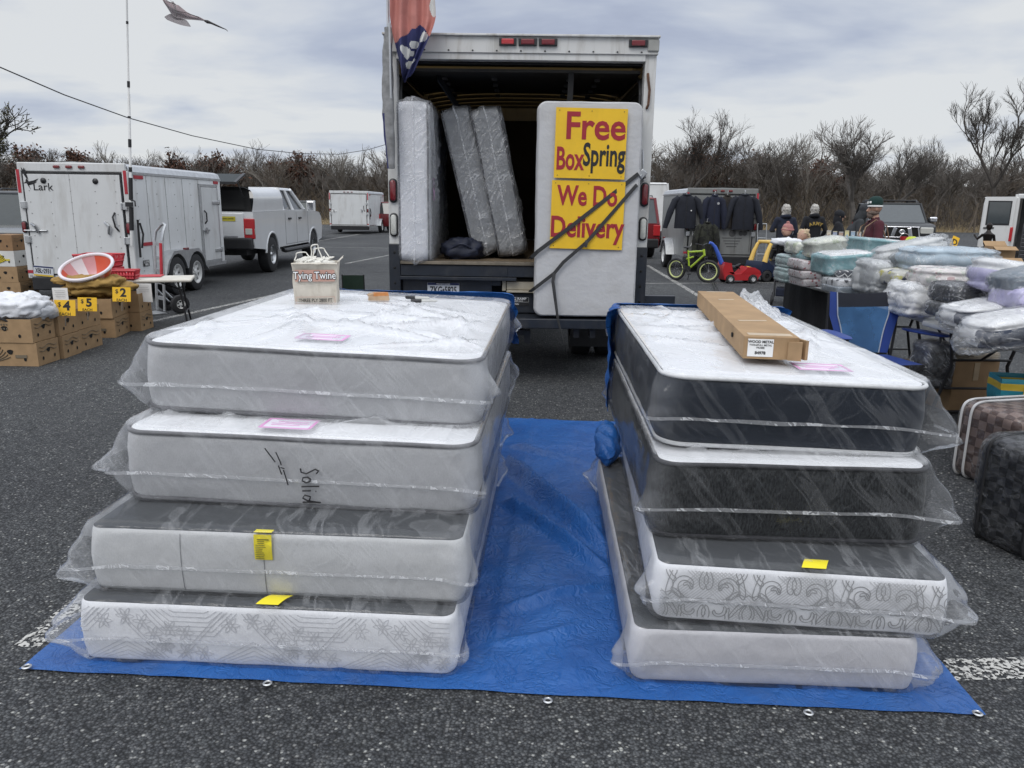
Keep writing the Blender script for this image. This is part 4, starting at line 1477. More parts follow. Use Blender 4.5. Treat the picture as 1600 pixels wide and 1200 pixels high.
q = MB(); q.box((-.02, .03, .712), (.26, .006, .026)); o = q.build('caution_sign', ink_black, TRUCK, 0)
text('CAUTION', .016, paper, o, fr(-.02, .026, .712), .0004, .0004)
q = MB(); q.box((.225, .01, .765), (.05, .05, .10)); q.cur = 1; q.box((.225, -.02, .82), (.05, .03, .022)); q.build('ramp_latch', [black_metal, alu], TRUCK, 0, bevel=.004)
plate(TRUCK, fr(-.695, .026, .828), .30, .15, 'ZKG\u20225825', 'TRUCK', 'PENNSYLVANIA')
q = MB(); q.box((-.70, .02, .915), (.14, .03, .03)); q.build('plate_lamp', black_metal, TRUCK, 0, bevel=.006)
q = MB()
q.box((0, -.10, .595), (2 * tw_ + .02, .34, .05)); q.box((0, -.265, .575), (2 * tw_ + .02, .03, .09))
q.build('bumper_step', navy_black, TRUCK, 0, bevel=.008)
q = MB()
for x in (-.55, .55, .7):
    q.box((x, -.1, .50), (.05, .2, .12))
for s in (-1, 1):
    q.box((s * .42, 2.6, .72), (.08, 5.2, .2))
q.box((0, 1.35, .48), (1.8, .12, .12)); q.blob((0, 1.35, .46), (.2, .2, .2), 14, 10)
q.box((-.12, -.06, .46), (.42, .06, .05)); q.box((.1, -.05, .42), (.06, .1, .12))
q.box((0, .9, .74), (2.1, .05, .25))
q.build('chassis', black_metal, TRUCK, 0)
for s in (-1, 1):
    for k in (.98, .70):
        wheel('wheel', TRUCK, (s * k, 1.35, .42), .42, .23, steel, .55, 8, s)
    wheel('wheel', TRUCK, (s * .95, 5.6, .42), .42, .23, steel, .55, 8, s)
    q = MB(); q.box((s * .84, .85, .42), (.55, .012, .5)); q.build('mud_flap', rubber, TRUCK, 0)
q = MB(); q.box((0, 5.9, 1.3), (2.0, 1.5, 1.5), top=(.9, .8)); q.build('cab', truck_white, TRUCK, 0, bevel=.1)
# post hardware
rusty = mat('rusty iron', (.12, .06, .035), .8, var=.4, vs=20)
q = MB(); q.tube([(tw_ - .075, -.02, 2.76), (tw_ - .07, -.035, 2.7), (tw_ - .055, -.03, 2.62), (tw_ - .06, -.035, 2.5), (tw_ - .07, -.01, 2.47)], .012, 6); q.build('grab_handle', rusty, TRUCK)
q = MB(); q.tube([(tw_ - .09, -.02, 2.12), (tw_ - .085, -.04, 2.05), (tw_ - .08, -.04, 1.93)], .008, 6); q.blob((tw_ - .075, -.05, 1.90), (.03, .03, .035), 10, 8, .3, 4, 1); q.build('strap_hook', steel, TRUCK)
# ------------------------------------------------------------------ bedding inside and behind the truck
grey_side = fabric('slate grey border fabric', (0.30, 0.305, 0.31), 330, .12)
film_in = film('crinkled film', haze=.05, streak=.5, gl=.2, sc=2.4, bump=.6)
bedding('mattress', 'white mattress wrapped in film, on its side against the left wall of the box truck', 1.40, 1.88, .275, (-1.055, 8.10, 1.805), 0, white_knit, white_quilt, False, .08, grey_pipe, (.04, .04, .03, .03), 21, fm=film_in, label_x=(.05, .22), rot=(0, R(90), 0), tape=.5, group='mattresses loaded in the truck')
for k, (x, sd, lab) in enumerate(((-.60, 22, 'grey wrapped mattress leaning left in the middle of the truck bed'), (-.335, 23, 'grey wrapped mattress leaning beside the dark gap, right of its twin in the truck'))):
    bedding('mattress', lab, 1.36, 1.88, .27, (x, 8.55 - .05 * k, 1.80), 0, grey_side, grey_side, False, .09, dark_pipe, (.03, .03, .03, .03), sd, fm=film_in, rot=(0, R(76.5 if k == 0 else 78), R(3)), tape=.5, group='mattresses loaded in the truck')
bag_m = mat('dark blue bag cloth', (0.012, 0.016, 0.035), .6, var=.3, vs=12, bump=.3, bs=50)
t = thing('duffel_bag', 'dark navy bag slumped on the truck floor between the mattresses', 'bag', (-.50, 7.58, 1.105), 0)
q = MB(); q.blob((0, 0, .09), (.20, .16, .11), 28, 16, .35, 3, 4, 2.4); q.build('bag_body', bag_m, t, 179)
q = MB(); q.tube([(-.1 + .2 * k / 8, -.14 - .03 * math.sin(k * PI / 8), .10 + .05 * math.sin(k * PI / 8)) for k in range(9)], .01, 6); q.build('handle', bag_m, t)
pad = mat('dingy padded white cloth', (0.50, 0.50, 0.505), .9, var=.06, vs=2, bump=.25, bs=18, bd=.02, dirt=(.3, .28, .25), damt=.35, dscale=(3, 3, 3))
SM = bedding('mattress', 'grey white twin mattress strapped upright behind the truck, carrying two yellow signs', .90, 1.85, .22, (.648, 7.17, 1.565), 0, pad, pad, False, .07, None, seed=30, wrap=False, rot=(R(88.6), 0, R(-.5)), puff=.006)
sign_m = mat('yellow sign board', (0.80, 0.49, 0.015), .45, var=.07, vs=5, dirt=(.55, .36, .03), damt=.4, dscale=(4, 4, 4))
def sign(label, uL, vT, uR, vB, yy):
    a, b = D(uL, vT, yy), D(uR, vB, yy)
    wd, ht = b.x - a.x, a.z - b.z
    t = thing('sign', label, 'sign', ((a.x + b.x) / 2, yy, (a.z + b.z) / 2), 0, 'yellow signs on the upright mattress', rot=(R(-1.4), R(.8), R(-.5)))
    q = MB(); q.box((0, 0, 0), (wd, .006, ht)); q.build('board', sign_m, t, 0)
    q = MB()
    for i in (-1, 0, 1):
        for j in (-1, 1):
            q.lathe([(.004, 0), (.004, .003), (0, .004)], 8, TR((i * wd * .45, -.003, j * ht * .46), rx=R(90)))
    q.build('tack', black_metal, t)
    return t, wd, ht
s1, wd, ht = sign('upper yellow sign reading Free Box Spring on the upright mattress', 868.5, 168, 976, 280, 6.925)
text('Free', .315, ink_red, s1, fr(.035, -.005, ht * .23), .006, .001, sx=.92)
text('Box', .265, ink_red, s1, fr(-wd * .285, -.005, -ht * .235), .006, .001, sx=.56)
text('Spring', .265, ink_black, s1, fr(wd * .195, -.005, -ht * .17), .006, .001, sx=.55)
s2, wd, ht = sign('lower yellow sign reading We Do Delivery on the upright mattress', 862, 282, 972, 390, 6.925)
text('We Do', .235, ink_red, s2, fr(-.005, -.005, ht * .27), .006, .001, sx=.72)
text('Delivery', .25, ink_red, s2, fr(.0, -.005, -ht * .19), .006, .001, sx=.76)
web = mat('grey black webbing strap', (0.035, 0.035, 0.036), .75, var=.2, bump=.35, bs=300)
def hang(pts, n=8, sag=0.0):
    return [V(pts[0]).lerp(V(pts[1]), k / n) + V((0, 0, -sag * math.sin(PI * k / n))) for k in range(n + 1)]
t = thing('ratchet_strap', 'upper dark strap running tight across the lower yellow sign', 'strap', D(832, 400, 6.90), 0, 'straps across the upright mattress')
O = V(t.location)
q = MB()
pth = [D(1006, 270, 7.13), D(997, 272, 6.94), D(900, 348, 6.905), D(840, 393, 6.905), D(831, 402, 6.93), D(829, 404, 7.14)]
ribbon(q, [p - O for p in pth], .034, (0, -1, 0), .003); q.build('webbing', web, t, 0)
q = MB(); q.box(D(1003, 272, 7.02) - O, (.06, .05, .07), Matrix.Rotation(R(40), 3, 'Y')); q.tube([D(1008, 268, 7.1) - O, D(1000, 276, 6.95) - O], .012, 6); q.build('hook', steel, t, 0, bevel=.006)
t = thing('ratchet_strap', 'lower dark strap with its loose tail dangling to the asphalt', 'strap', D(830, 453, 6.9), 0, 'straps across the upright mattress')
O = V(t.location)
q = MB()
pth = [D(1005, 281, 7.13), D(994, 290, 6.93), D(917, 378, 6.895), D(880, 410, 6.90), D(866, 427, 6.90), D(836, 450, 6.905), D(829, 455, 6.95), D(828, 456, 7.16)]
ribbon(q, [p - O for p in pth], .030, (0, -1, 0), .003)
q.build('webbing', web, t, 0)
q = MB()
pth = [D(866, 427, 6.893), D(864, 440, 6.88), D(868, 470, 6.87), D(872, 500, 6.82), D(877, 520, 6.78), D(881, 535, 6.75), G(887, 562, .012) + V((0, 0, .004))]
ribbon(q, [p - O for p in pth], .030, (0, -1, 0), .003, tw=2.2)
ribbon(q, [p - O for p in (D(917, 376, 6.885), D(916, 380, 6.88), D(914, 386, 6.88))], .03, (0, -1, 0), .008)
q.build('loose_tail', web, t, 0)
# ------------------------------------------------------------------ feather flag on the left rear post
FO = V((D(611, 240, 7.02).x, 7.02, 0))
t = thing('feather_flag', 'faded red and blue feather flag on a pole at the truck\'s left rear post', 'flag', FO, 0)
q = MB()
q.tube([(0, 0, 1.95), (0, 0, 2.6), (0, 0, 3.2), (.01, 0, 5.2)], [.022, .02, .014, .01], 8); q.tube([(.012, -.03, 2.5), (.012, -.03, 3.1)], .014, 8)
q.build('pole', alu, t)
fl_red = mat('faded red flag cloth', (0.50, 0.20, 0.17), .8, var=.14, vs=5, bump=.2, bs=30)
fl_blue = mat('navy flag cloth', (0.03, 0.035, 0.12), .8, var=.2, vs=5)
fl_white = mat('flag white', (.62, .62, .60), .8, var=.08)
def flagf(a, b):
    # a down, b across
    z = 5.1 - a * 2.36
    low = max(0, (a - .82) / .18)
    wd = .30 * (1 - .55 * low ** 1.5) + (.06 * (1 - low))
    x = .022 + b * wd + .03 * low * math.sin(b * 5 + a * 14) + low * .05 + (.03 * math.sin(a * 9) if b > .5 else 0)
    y = -.02 + .055 * math.sin(b * 7 + a * 4) * b + .022 * math.sin(b * 23 + 2 * math.sin(a * 7)) + .05 * low * math.sin(b * 11 + 3 * a) + .02 * noise.noise(V((a * 8, b * 4, 1)))
    return (x, y, z - .10 * low * math.sin(b * 3.0) + .02 * noise.noise(V((a * 6, b * 5, 3))))
q = MB(); q.grid(300, 70, flagf)
fi = 0
for i in range(299):
    for j in range(69):
        a, b = i / 298, j / 69
        m_ = 0
        if a > (.915 - .12 * b if b < .6 else .843 + .12 * (b - .6)):
            m_ = 1
        for (ca, cb, ra, rb) in ((.79, .98, .034, .13), (.755, .97, .014, .12), (.885, .75, .016, .13), (.925, .33, .016, .18), (.955, .55, .010, .24), (.90, .52, .010, .1)):
            if ((a - ca) / ra) ** 2 + ((b - cb) / rb) ** 2 < 1:
                m_ = 2
        q.m[fi] = m_
        fi += 1
q.build('cloth', [fl_red, fl_blue, fl_white], t, 179)
q = MB()
q.grid(26, 12, lambda a, b: ((.034 + .014 * noise.noise(V((a * 9, b * 6, 2)))) * math.cos(b * 2 * PI) + (-.03 * math.sin(a * PI) if .3 < b < .7 else 0), .034 * math.sin(b * 2 * PI) - .01, 1.92 + a * 1.15), cv=True)
fi = 0
for i in range(25):
    for j in range(12):
        q.m[fi] = 1 if (i < 10 and 4 <= j <= 7) else 0
        fi += 1
q.build('sleeve', [mat('grey sleeve cloth', (.25, .25, .25), .8, var=.35, vs=16), fl_blue], t, 179)
# ------------------------------------------------------------------ vehicles: shared builders
def arch_poly(L, zb, wheels, ra, top, zc=None):
    # side outline in (y, z): along the bottom from the rear with wheel arches, then top points from front to rear
    pts = [(-L / 2 + .06, zb + .06)]
    for yc in wheels:
        zc_ = zc if zc is not None else ra * .92
        a0 = math.asin(max(-1, min(1, (zb - zc_) / ra)))
        for k in range(13):
            a = PI - a0 - (PI - 2 * a0) * k / 12
            pts.append((yc + ra * math.cos(a), zc_ + ra * math.sin(a)))
    pts.append((L / 2 - .06, zb + .06))
    return pts + top
def frustum(mb, y0, y1, y2, y3, w0, w1, zb, zt):
    # glass house: base y0..y3 width w0, roof y1..y2 width w1
    b = [(-w0, y0, zb), (w0, y0, zb), (w0, y3, zb), (-w0, y3, zb)]
    t = [(-w1, y1, zt), (w1, y1, zt), (w1, y2, zt), (-w1, y2, zt)]
    return mb.add(b + t, [(3, 2, 1, 0), (4, 5, 6, 7), (0, 1, 5, 4), (1, 2, 6, 5), (2, 3, 7, 6), (3, 0, 4, 7)])
def car(name, label, cat, loc, yaw, L, W, paint, belt, roof, hood, gh, wr=.36, wheels=None, zb=.3, glass=None, rim=None, pillars=(.0,), lower=None, tail=True, rear_glass=True, front=True, rails=True, group=None):
    """gh: glass house y (rear base, rear top, front top, front base) measured from the middle of the car"""
    t = thing(name, label, cat, loc, yaw, group)
    glass = glass or dark_glass
    wh = wheels or (-L * .29, L * .30)
    y0, y1, y2, y3 = gh
    top = [(L / 2 - .02, hood - .32), (L / 2 - .10, hood - .10), (L / 2 - .30, hood - .02), (y3, belt), (y0, belt), (-L / 2 + .05, belt - .10 if y0 > -L / 2 + .3 else belt), (-L / 2 + .0, belt - .4)]
    q = MB(); q.prism(arch_poly(L, zb, wh, wr + .06, top), -W / 2, W / 2, 'x')
    q.build('body', paint, t, 40, bevel=.055, seg=3)
    g = MB(); frustum(g, y0, y1, y2, y3, W / 2 - .05, W / 2 - .17, belt - .02, roof - .03)
    g.build('windows', glass, t, 0, bevel=.02)
    r_ = MB(); r_.box((0, (y1 + y2) / 2, roof - .02), (W - .34 + .06, y2 - y1 + .10, .06), top=(.92, .96)); r_.build('roof', paint, t, 0, bevel=.025)
    p = MB()
    w0, w1 = W / 2 - .045, W / 2 - .165
    def pil(ya, yb, wd):
        for s in (-1, 1):
            a, b = V((s * w0, ya, belt - .03)), V((s * w1, yb, roof - .02))
            p.tube([a, b], wd, 6)
    pil(y0, y1, .05); pil(y3, y2, .04)
    for f in pillars:
        pil(y0 + (y3 - y0) * (.5 + f), y1 + (y2 - y1) * (.5 + f), .035)
    p.split('pillar', paint, t, smooth=40)
    if lower:
        q = MB()
        for s in (-1, 1):
            q.box((0, s * (L / 2 - .02), zb + .19), (W * .97, .16, .30))
            q.box((s * (W / 2 + .004), 0, zb + .05), (.03, wh[1] - wh[0] - 2 * wr - .15, .12))
        q.split('bumper', lower, t, smooth=0, bevel=.05, seg=3)
    for s in (-1, 1):
        for yw in wh:
            wheel('wheel', t, (s * (W / 2 - .12), yw, wr), wr, .24, rim or steel, .62, 6, s)
        q = MB(); q.box((s * (W / 2 + .10), y3 - .18, belt + .08), (.20, .09, .16)); q.build('mirror', paint, t, 0, bevel=.03)
        for k in (0, 1):
            q = MB(); q.box((s * (W / 2 + .012), (y0 + y3) / 2 + (.15, -.95)[k], belt - .13), (.03, .18, .035)); q.build('door_handle', black_plastic if lower else paint, t, 0, bevel=.01)
        if tail:
            q = MB(); q.box((s * (W / 2 - .10), -L / 2 + .03, belt - .22), (.22, .12, .34)); q.build('tail_lamp', bright_red_lens, t, 0, bevel=.02)
        if front:
            q = MB(); q.box((s * (W / 2 - .22), L / 2 - .09, hood - .22), (.40, .12, .16)); q.build('headlamp', clear_lens, t, 0, bevel=.03)
        if rails:
            q = MB(); q.tube([(s * (w1 - .06), y1 + .1, roof + .01), (s * (w1 - .06), y1 + .2, roof + .06), (s * (w1 - .06), y2 - .25, roof + .06), (s * (w1 - .06), y2 - .1, roof + .01)], .018, 6); q.build('roof_rail', black_plastic, t)
    return t
panel_white = mat('trailer white sheet', (0.62, 0.63, 0.63), 0.42, var=.05, vs=3, dirt=(0.33, 0.31, 0.28), damt=.55, dscale=(5, 5, .9), dlo=.5, dhi=.75)
rivet_m = mat('rivet heads', (.34, .34, .33), .5, .5, var=.1)
def rivets(mb, pts, nrm):
    for p in pts:
        M = TR(p, rx=R(90)) if nrm == 'y' else TR(p, ry=R(90))
        mb.lathe([(.009, 0), (.007, .005), (0, .006)], 6, M)
def trailer(label, loc, yaw, W, L, z0, z1, axles, detail=True, skin=None, wr=.33, name='cargo_trailer', side_door=True):
    skin = skin or panel_white
    t = thing(name, label, 'trailer', loc, yaw)
    Hh = z1 - z0
    q = MB()
    prof = [(-W / 2, z0), (W / 2, z0), (W / 2, z1 - .12), (W / 2 - .035, z1 - .035), (W / 2 - .12, z1), (0, z1 + .03), (-W / 2 + .12, z1), (-W / 2 + .035, z1 - .035), (-W / 2, z1 - .12)]
    q.prism(prof, .03, L, 'y')
    q.build('body', skin, t, 40)
    q = MB()
    pr = [(x * 1.004, z) for x, z in prof[2:]]
    vs, fs = [], []
    for y_ in (.02, L + .01):
        vs += [(x * 1.004, y_, z + .006) for x, z in pr]
    n = len(pr)
    fs = [(i, i + 1, n + i + 1, n + i) for i in range(n - 1)]
    q.add(vs, fs)
    for s in (-1, 1):
        q.box((s * (W / 2 + .006), L / 2 + .02, z1 - .135), (.014, L, .03))
    q.build('roof_edge', alu, t, 40)
    # rear frame and ramp door
    q = MB()
    for s in (-1, 1):
        q.box((s * (W / 2 - .045), .0, z0 + Hh / 2 - .06), (.095, .06, Hh - .10))
    q.box((0, .0, z1 - .06), (W - .06, .06, .14)); q.box((0, 0, z0 + .03), (W - .02, .06, .06))
    q.build('rear_frame', skin, t, 0, bevel=.015)
    dw, dz0, dz1 = W - .25, z0 + .07, z1 - .17
    q = MB(); q.box((0, -.012, (dz0 + dz1) / 2), (dw + .05, .04, dz1 - dz0 + .05)); q.build('door_gasket', black_plastic, t, 0)
    d = MB(); d.box((0, -.025, (dz0 + dz1) / 2), (dw, .04, dz1 - dz0)); dr = d.build('ramp_door', skin, t, 0, bevel=.004)
    if detail:
        q = MB()
        for x in (-dw * .02,):
            q.box((x, -.047, (dz0 + dz1) / 2), (.003, .003, dz1 - dz0))
        q.build('panel_seam', rivet_m, dr, 0)
        q = MB()
        rivets(q, [(x, -.046, dz0 + .08 + k * (dz1 - dz0 - .16) / 8) for x in (-.45 * dw, -.235 * dw, -.02 * dw, .235 * dw, .45 * dw) for k in range(9)], 'y')
        q.build('rivet', rivet_m, dr, 0)
        q = MB()
        for s in (-.29, .25):
            q.lathe([(.045, 0), (.045, .012), (.02, .03), (0, .032)], 16, TR((s * dw, -.045, dz1 - .10), rx=R(90)))
        q.build('vent_knob', black_plastic, dr)
    for k, s in enumerate((-1, 1)):
        x = s * (W / 2 - .10)
        for zc in (dz0 + .35 * (dz1 - dz0), dz1 - .48):
            q = MB(); q.box((x + s * .01, -.05, zc if k else zc), (.10, .03, .11)); q.tube([(x - s * .02, -.07, zc - .05), (x - s * .02, -.07, zc + .05)], .014, 8); q.build('hinge', alu, t, 0, bevel=.004)
    q = MB()
    q.tube([(-W / 2 + .05, -.06, z0 + Hh * .42), (-W / 2 + .42, -.06, z0 + Hh * .42)], .014, 8); q.tube([(-W / 2 + .18, -.06, z0 + Hh * .48), (-W / 2 + .26, -.10, z0 + Hh * .46), (-W / 2 + .28, -.07, z0 + Hh * .40)], .022, 8)
    q.build('bar_latch', steel, t)
    q = MB(); q.tube([(W / 2 - .42, -.06, z0 + Hh * .50), (W / 2 - .34, -.10, z0 + Hh * .47), (W / 2 - .37, -.07, z0 + Hh * .40)], .022, 8); q.build('lever_latch', steel, t)
    q = MB(); q.tube([(W / 2 - .25, -.05, z1 - .75), (W / 2 - .27, -.09, z1 - .82), (W / 2 - .24, -.09, z1 - .98), (W / 2 - .21, -.05, z1 - 1.04)], .014, 8); q.build('grab_handle', black_plastic, t)
    for s in (-1, 1):
        oval_lamp('tail_lamp', t, (s * (W / 2 - .05), -.035, z0 + Hh * .45), .085, .19, red_lens, .03)
        q = MB(); q.box((s * (W / 2 - .04), -.033, z1 - .28), (.05, .004, .36)); q.build('reflective_strip', red_mark, t, 0)
        q = MB(); q.box((s * (W / 2 - .05), -.033, z0 + .10), (.09, .006, .05)); q.build('reflector', red_mark, t, 0)
    for x in (-.2, 0, .2):
        q = MB(); q.box((x - .02, -.045, z1 - .055), (.10, .03, .045)); q.build('marker_lamp', red_lens, t, 0, bevel=.012)
    q = MB(); q.box((0, .12, z0 - .09), (W - .12, .34, .22)); q.build('bumper', black_metal, t, 0, bevel=.02)
    # right side
    xs = W / 2 + .003
    if detail:
        q = MB()
        for k in range(4):
            q.box((xs, .55 + .66 * k, z0 + Hh / 2 - .05), (.004, .004, Hh - .22))
        q.build('panel_seam', rivet_m, t, 0)
        q = MB()
        rivets(q, [(xs + .001, .22 + .33 * j, z0 + .12 + k * (Hh - .36) / 7) for j in range(8) for k in range(8)], 'x')
        q.build('rivet', rivet_m, t, 0)
    q = MB(); q.box((xs, L / 2 + .02, z0 + .03), (.03, L, .07)); q.build('bottom_rail', alu, t, 0, bevel=.004)
    if side_door:
        y0, y1, za, zb_ = L - 1.02, L - .22, z0 + .08, z1 - .26
        q = MB()
        q.box((xs + .006, y0, (za + zb_) / 2), (.03, .06, zb_ - za + .06)); q.box((xs + .006, y1, (za + zb_) / 2), (.03, .06, zb_ - za + .06)); q.box((xs + .006, (y0 + y1) / 2, zb_ + .0), (.03, y1 - y0, .06)); q.box((xs + .006, (y0 + y1) / 2, za), (.03, y1 - y0, .06))
        fr_ = q.build('door_frame', alu, t, 0, bevel=.004)
        q = MB(); q.box((xs + .012, (y0 + y1) / 2, (za + zb_) / 2), (.03, y1 - y0 - .07, zb_ - za - .07)); ds = q.build('side_door', skin, t, 0, bevel=.006)
        q = MB(); q.tube([(xs + .03, y0 + .10, za + .75), (xs + .07, y0 + .10, za + .8), (xs + .07, y0 + .10, za + .95), (xs + .03, y0 + .10, za + 1.0)], .014, 6); q.build('door_handle', black_plastic, ds)
        q = MB(); q.box((xs + .04, y0 + .12, za + .62), (.03, .28, .035)); q.box((xs + .06, y0 + .10, za + .62), (.03, .05, .12)); q.build('door_latch', steel, ds, 0, bevel=.006)
        for zc in (za + .22, zb_ - .32):
            q = MB(); q.box((xs + .04, y1 - .14, zc), (.025, .34, .05)); q.box((xs + .035, y1 + .02, zc), (.03, .07, .10)); q.build('strap_hinge', alu, ds, 0, bevel=.004)
    for yy, zc in ((.3, z1 - .19), (L - .22, z1 - .19), (.42, z0 + .55), (L - .45, z0 + .55)):
        q = MB(); q.box((xs + .004, yy, zc), (.006, .30 if yy < 1 else .22, .055)); q.build('reflector', red_mark, t, 0)
    q = MB()
    q.tube([(xs + .04, .06, z0 + .35), (xs + .05, .06, z0 + .95)], .018, 8); q.tube([(xs + .06, .1, z0 + .5), (xs + .09, .12, z0 + .72), (xs + .06, .1, z0 + .9)], .016, 8)
    q.build('gas_strut', black_metal, t)
    # fender and wheels
    for s in (-1, 1):
        q = MB()
        n = len(axles)
        pts_o = []
        ra = wr + .10
        a0, a1 = axles[0], axles[-1]
        top = [(a0 - ra - .06, z0 - .02), (a0 - ra * .8, wr + ra * .62), (a0 - ra * .25, wr + ra * 1.0), (a1 + ra * .25, wr + ra * 1.0), (a1 + ra * .8, wr + ra * .62), (a1 + ra + .06, z0 - .02)]
        bot = []
        for yc in reversed(axles):
            for k in range(9):
                a = R(15 + 150 * k / 8)
                bot.append((yc + (ra - .05) * math.cos(a), wr + (ra - .05) * math.sin(a)))
        q.prism(top + bot, s * (W / 2 - .02), s * (W / 2 + .22), 'x')
        q.build('fender', alu, t, 40)
        q = MB(); q.box((s * (W / 2 + .2), (a0 + a1) / 2, wr + ra + .01), (.05, .16, .045)); q.build('fender_lamp', red_lens, t, 0, bevel=.012)
        for yc in axles:
            wheel('wheel', t, (s * (W / 2 + .11), yc, wr), wr, .20, white_paint, .62, 8, s)
    q = MB()
    for s in (-1, 1):
        q.box((s * .3, L / 2 + .5, z0 - .05), (.08, L + 1, .10))
    q.tube([(-.3, L + .6, z0 - .03), (0, L + 1.5, z0 - .05), (.3, L + .6, z0 - .03)], .05, 6)
    q.build('chassis', black_metal, t, 0)
    return t
# ------------------------------------------------------------------ white lettered trailer, left
c = (D(28, 300, 12.6) + D(204, 300, 12.6)) / 2
LT = trailer('white enclosed cargo trailer with a black bird logo on its ramp door', (c.x, 12.6, 0), R(-1.6), 1.80, 3.6, .36, 2.17, (1.0, 1.78), True, wr=.335)
pm = fr(-.50, -.047, 1.80)
text('Lark', .165, ink_black, LT, fr(-.47, -.048, 1.80), .001, .0006, sx=1.1)
q = MB()
def wing(pts, y):
    q.add([(x, y, z) for x, z in pts], [tuple(range(len(pts)))])
B0 = (-.74, 1.90)
for pts in ([(.0, 0), (.03, .04), (.07, -.03), (.10, -.05), (.06, -.10), (.02, -.06)], [(.03, .03), (-.05, .17), (-.06, .26), (-.01, .18), (.06, .02)], [(.03, .05), (-.02, .20), (.0, .25), (.03, .16), (.06, .03)], [(.06, -.02), (.16, .0), (.27, .04), (.20, -.03), (.09, -.06)], [(.05, -.05), (.14, -.05), (.24, -.02), (.16, -.07), (.07, -.09)], [(.0, -.02), (-.05, -.06), (.02, -.05)], [(.06, -.08), (.09, -.18), (.03, -.08)]):
    wing([(B0[0] + x * .8, B0[1] + z * .8) for x, z in pts], -.0485)
q.build('bird_emblem', ink_black, LT, 0)
plate(LT, fr(-.62, -.06, .47, 0) @ Matrix.Rotation(R(-4), 4, 'Z'), .33, .165, 'XBL\u20222931', None, ' ', band=(.5, .38, .12), ground=(.42, .45, .50))
q = MB(); q.box((.9 + .012, .30, .60), (.004, .19, .10)); q.build('side_decal', ink_black, LT, 0)
text('G.V.W.', .06, paper, LT, TR((.9 + .016, .30, .62)) @ rotz(R(90)) @ FRONT, .001, .0004)
text('9990', .055, paper, LT, TR((.9 + .016, .30, .575)) @ rotz(R(90)) @ FRONT, .001, .0004)
# ------------------------------------------------------------------ white crew-cab pickup with cap
pk_paint = mat('pickup white paint', (0.68, 0.69, 0.70), 0.22, var=.03, vs=2, dirt=(.4, .38, .35), damt=.2, dscale=(2, 2, 1), coat=.5)
x0 = D(393, 345, 17.0).x - 1.0
PK = thing('pickup_truck', 'white crew cab pickup with white bed cap parked ahead of the lettered trailer', 'pickup', (x0, 20.1, 0), R(0))
L, W = 6.1, 2.02
whl = (-1.72, 2.05)
zt = 1.40
top = [(3.05, .95), (3.0, 1.22), (2.75, 1.36), (1.45, 1.44), (-3.02, zt), (-3.03, .75)]
q = MB(); q.prism(arch_poly(L, .56, whl, .50, top, .44), -W / 2, W / 2, 'x'); q.build('body', pk_paint, PK, 40, bevel=.06, seg=3)
q = MB()
for s in (-1, 1):
    for yc in whl:
        q.tube([(s * (W / 2 - .012), yc + .49 * math.cos(R(a)), .44 + .49 * math.sin(R(a))) for a in range(8, 180, 12)], .03, 8)
q.split('fender_flare', pk_paint, PK, smooth=60)
q = MB(); frustum(q, -.62, -.35, .80, 1.55, .90, .72, zt - .02, 1.93); q.build('cab_glass', dark_glass, PK, 0, bevel=.02)
q = MB(); q.box((0, .22, 1.94), (1.56, 1.30, .07), top=(.92, .94)); q.build('cab_roof', pk_paint, PK, 0, bevel=.03)
q = MB()
for s in (-1, 1):
    for (ya, yb, r_) in ((-.62, -.35, .09), (.42, .25, .05), (1.55, .80, .055)):
        q.tube([(s * .92, ya, zt - .03), (s * .735, yb, 1.93)], r_, 8)
    q.box((s * .945, .42, zt + .01), (.06, 2.2, .05))
q.split('cab_pillar', pk_paint, PK, smooth=50)
q = MB()
def capf(a, b):
    y = -2.98 + a * 2.32 + (.12 * (1 - a) if False else 0)
    an = PI * b
    hw_ = .985
    x = -hw_ * math.copysign(abs(math.cos(an)) ** .28, math.cos(an))
    z = zt + .01 + (.54 + .035 * a) * math.sin(an) ** .42 - .02
    y += .30 * (1 - a) * ((z - zt) / .5) * .9
    return (x, y, z)
q.grid(9, 33, capf)
q.build('bed_cap', pk_paint, PK, 45)
q = MB(); q.add([(-.82, -2.93, zt + .05), (.82, -2.93, zt + .05), (.70, -2.72, zt + .46), (-.70, -2.72, zt + .46)], [(0, 1, 2, 3)]); q.add([(-.95, -2.9, zt - .0), (.95, -2.9, zt), (.82, -2.64, zt + .54), (-.82, -2.64, zt + .54)], [(0, 1, 2, 3)]); q.build('cap_opening', dark_hole, PK, 0)
q = MB(); q.box((0, -3.0, zt + .70), (1.5, .64, .02), Matrix.Rotation(R(18), 3, 'X')); q.cur = 1
for s in (-1, 1):
    q.box((s * .76, -3.0, zt + .70), (.06, .68, .04), Matrix.Rotation(R(18), 3, 'X')); q.tube([(s * .8, -2.9, zt + .3), (s * .74, -3.15, zt + .66)], .012, 6)
q.box((0, -3.31, zt + .80 - .2), (1.56, .05, .05))
q.build('lifted_hatch', [mat('tinted hatch glass', (.008, .014, .012), .35, spec=.15), black_metal], PK, 0)
q = MB(); q.box((0, -3.04, 1.07), (1.62, .05, .62)); tg = q.build('tailgate', pk_paint, PK, 0, bevel=.025)
q = MB(); q.box((.46, -3.07, 1.25), (.36, .006, .10)); st_ = q.build('yellow_sticker', mat('yellow sticker', (.55, .48, .05), .5), tg, 0)
text('STUDENT DRIVER', .036, ink_black, st_, fr(.46, -3.075, 1.25), .0006, .0005)
q = MB(); q.box((.52, -3.07, .87), (.30, .006, .04)); q.build('emblem', chrome, tg, 0, bevel=.003)
q = MB(); q.box((0, -3.08, 1.16), (.22, .03, .07)); q.build('tailgate_handle', black_plastic, tg, 0, bevel=.01)
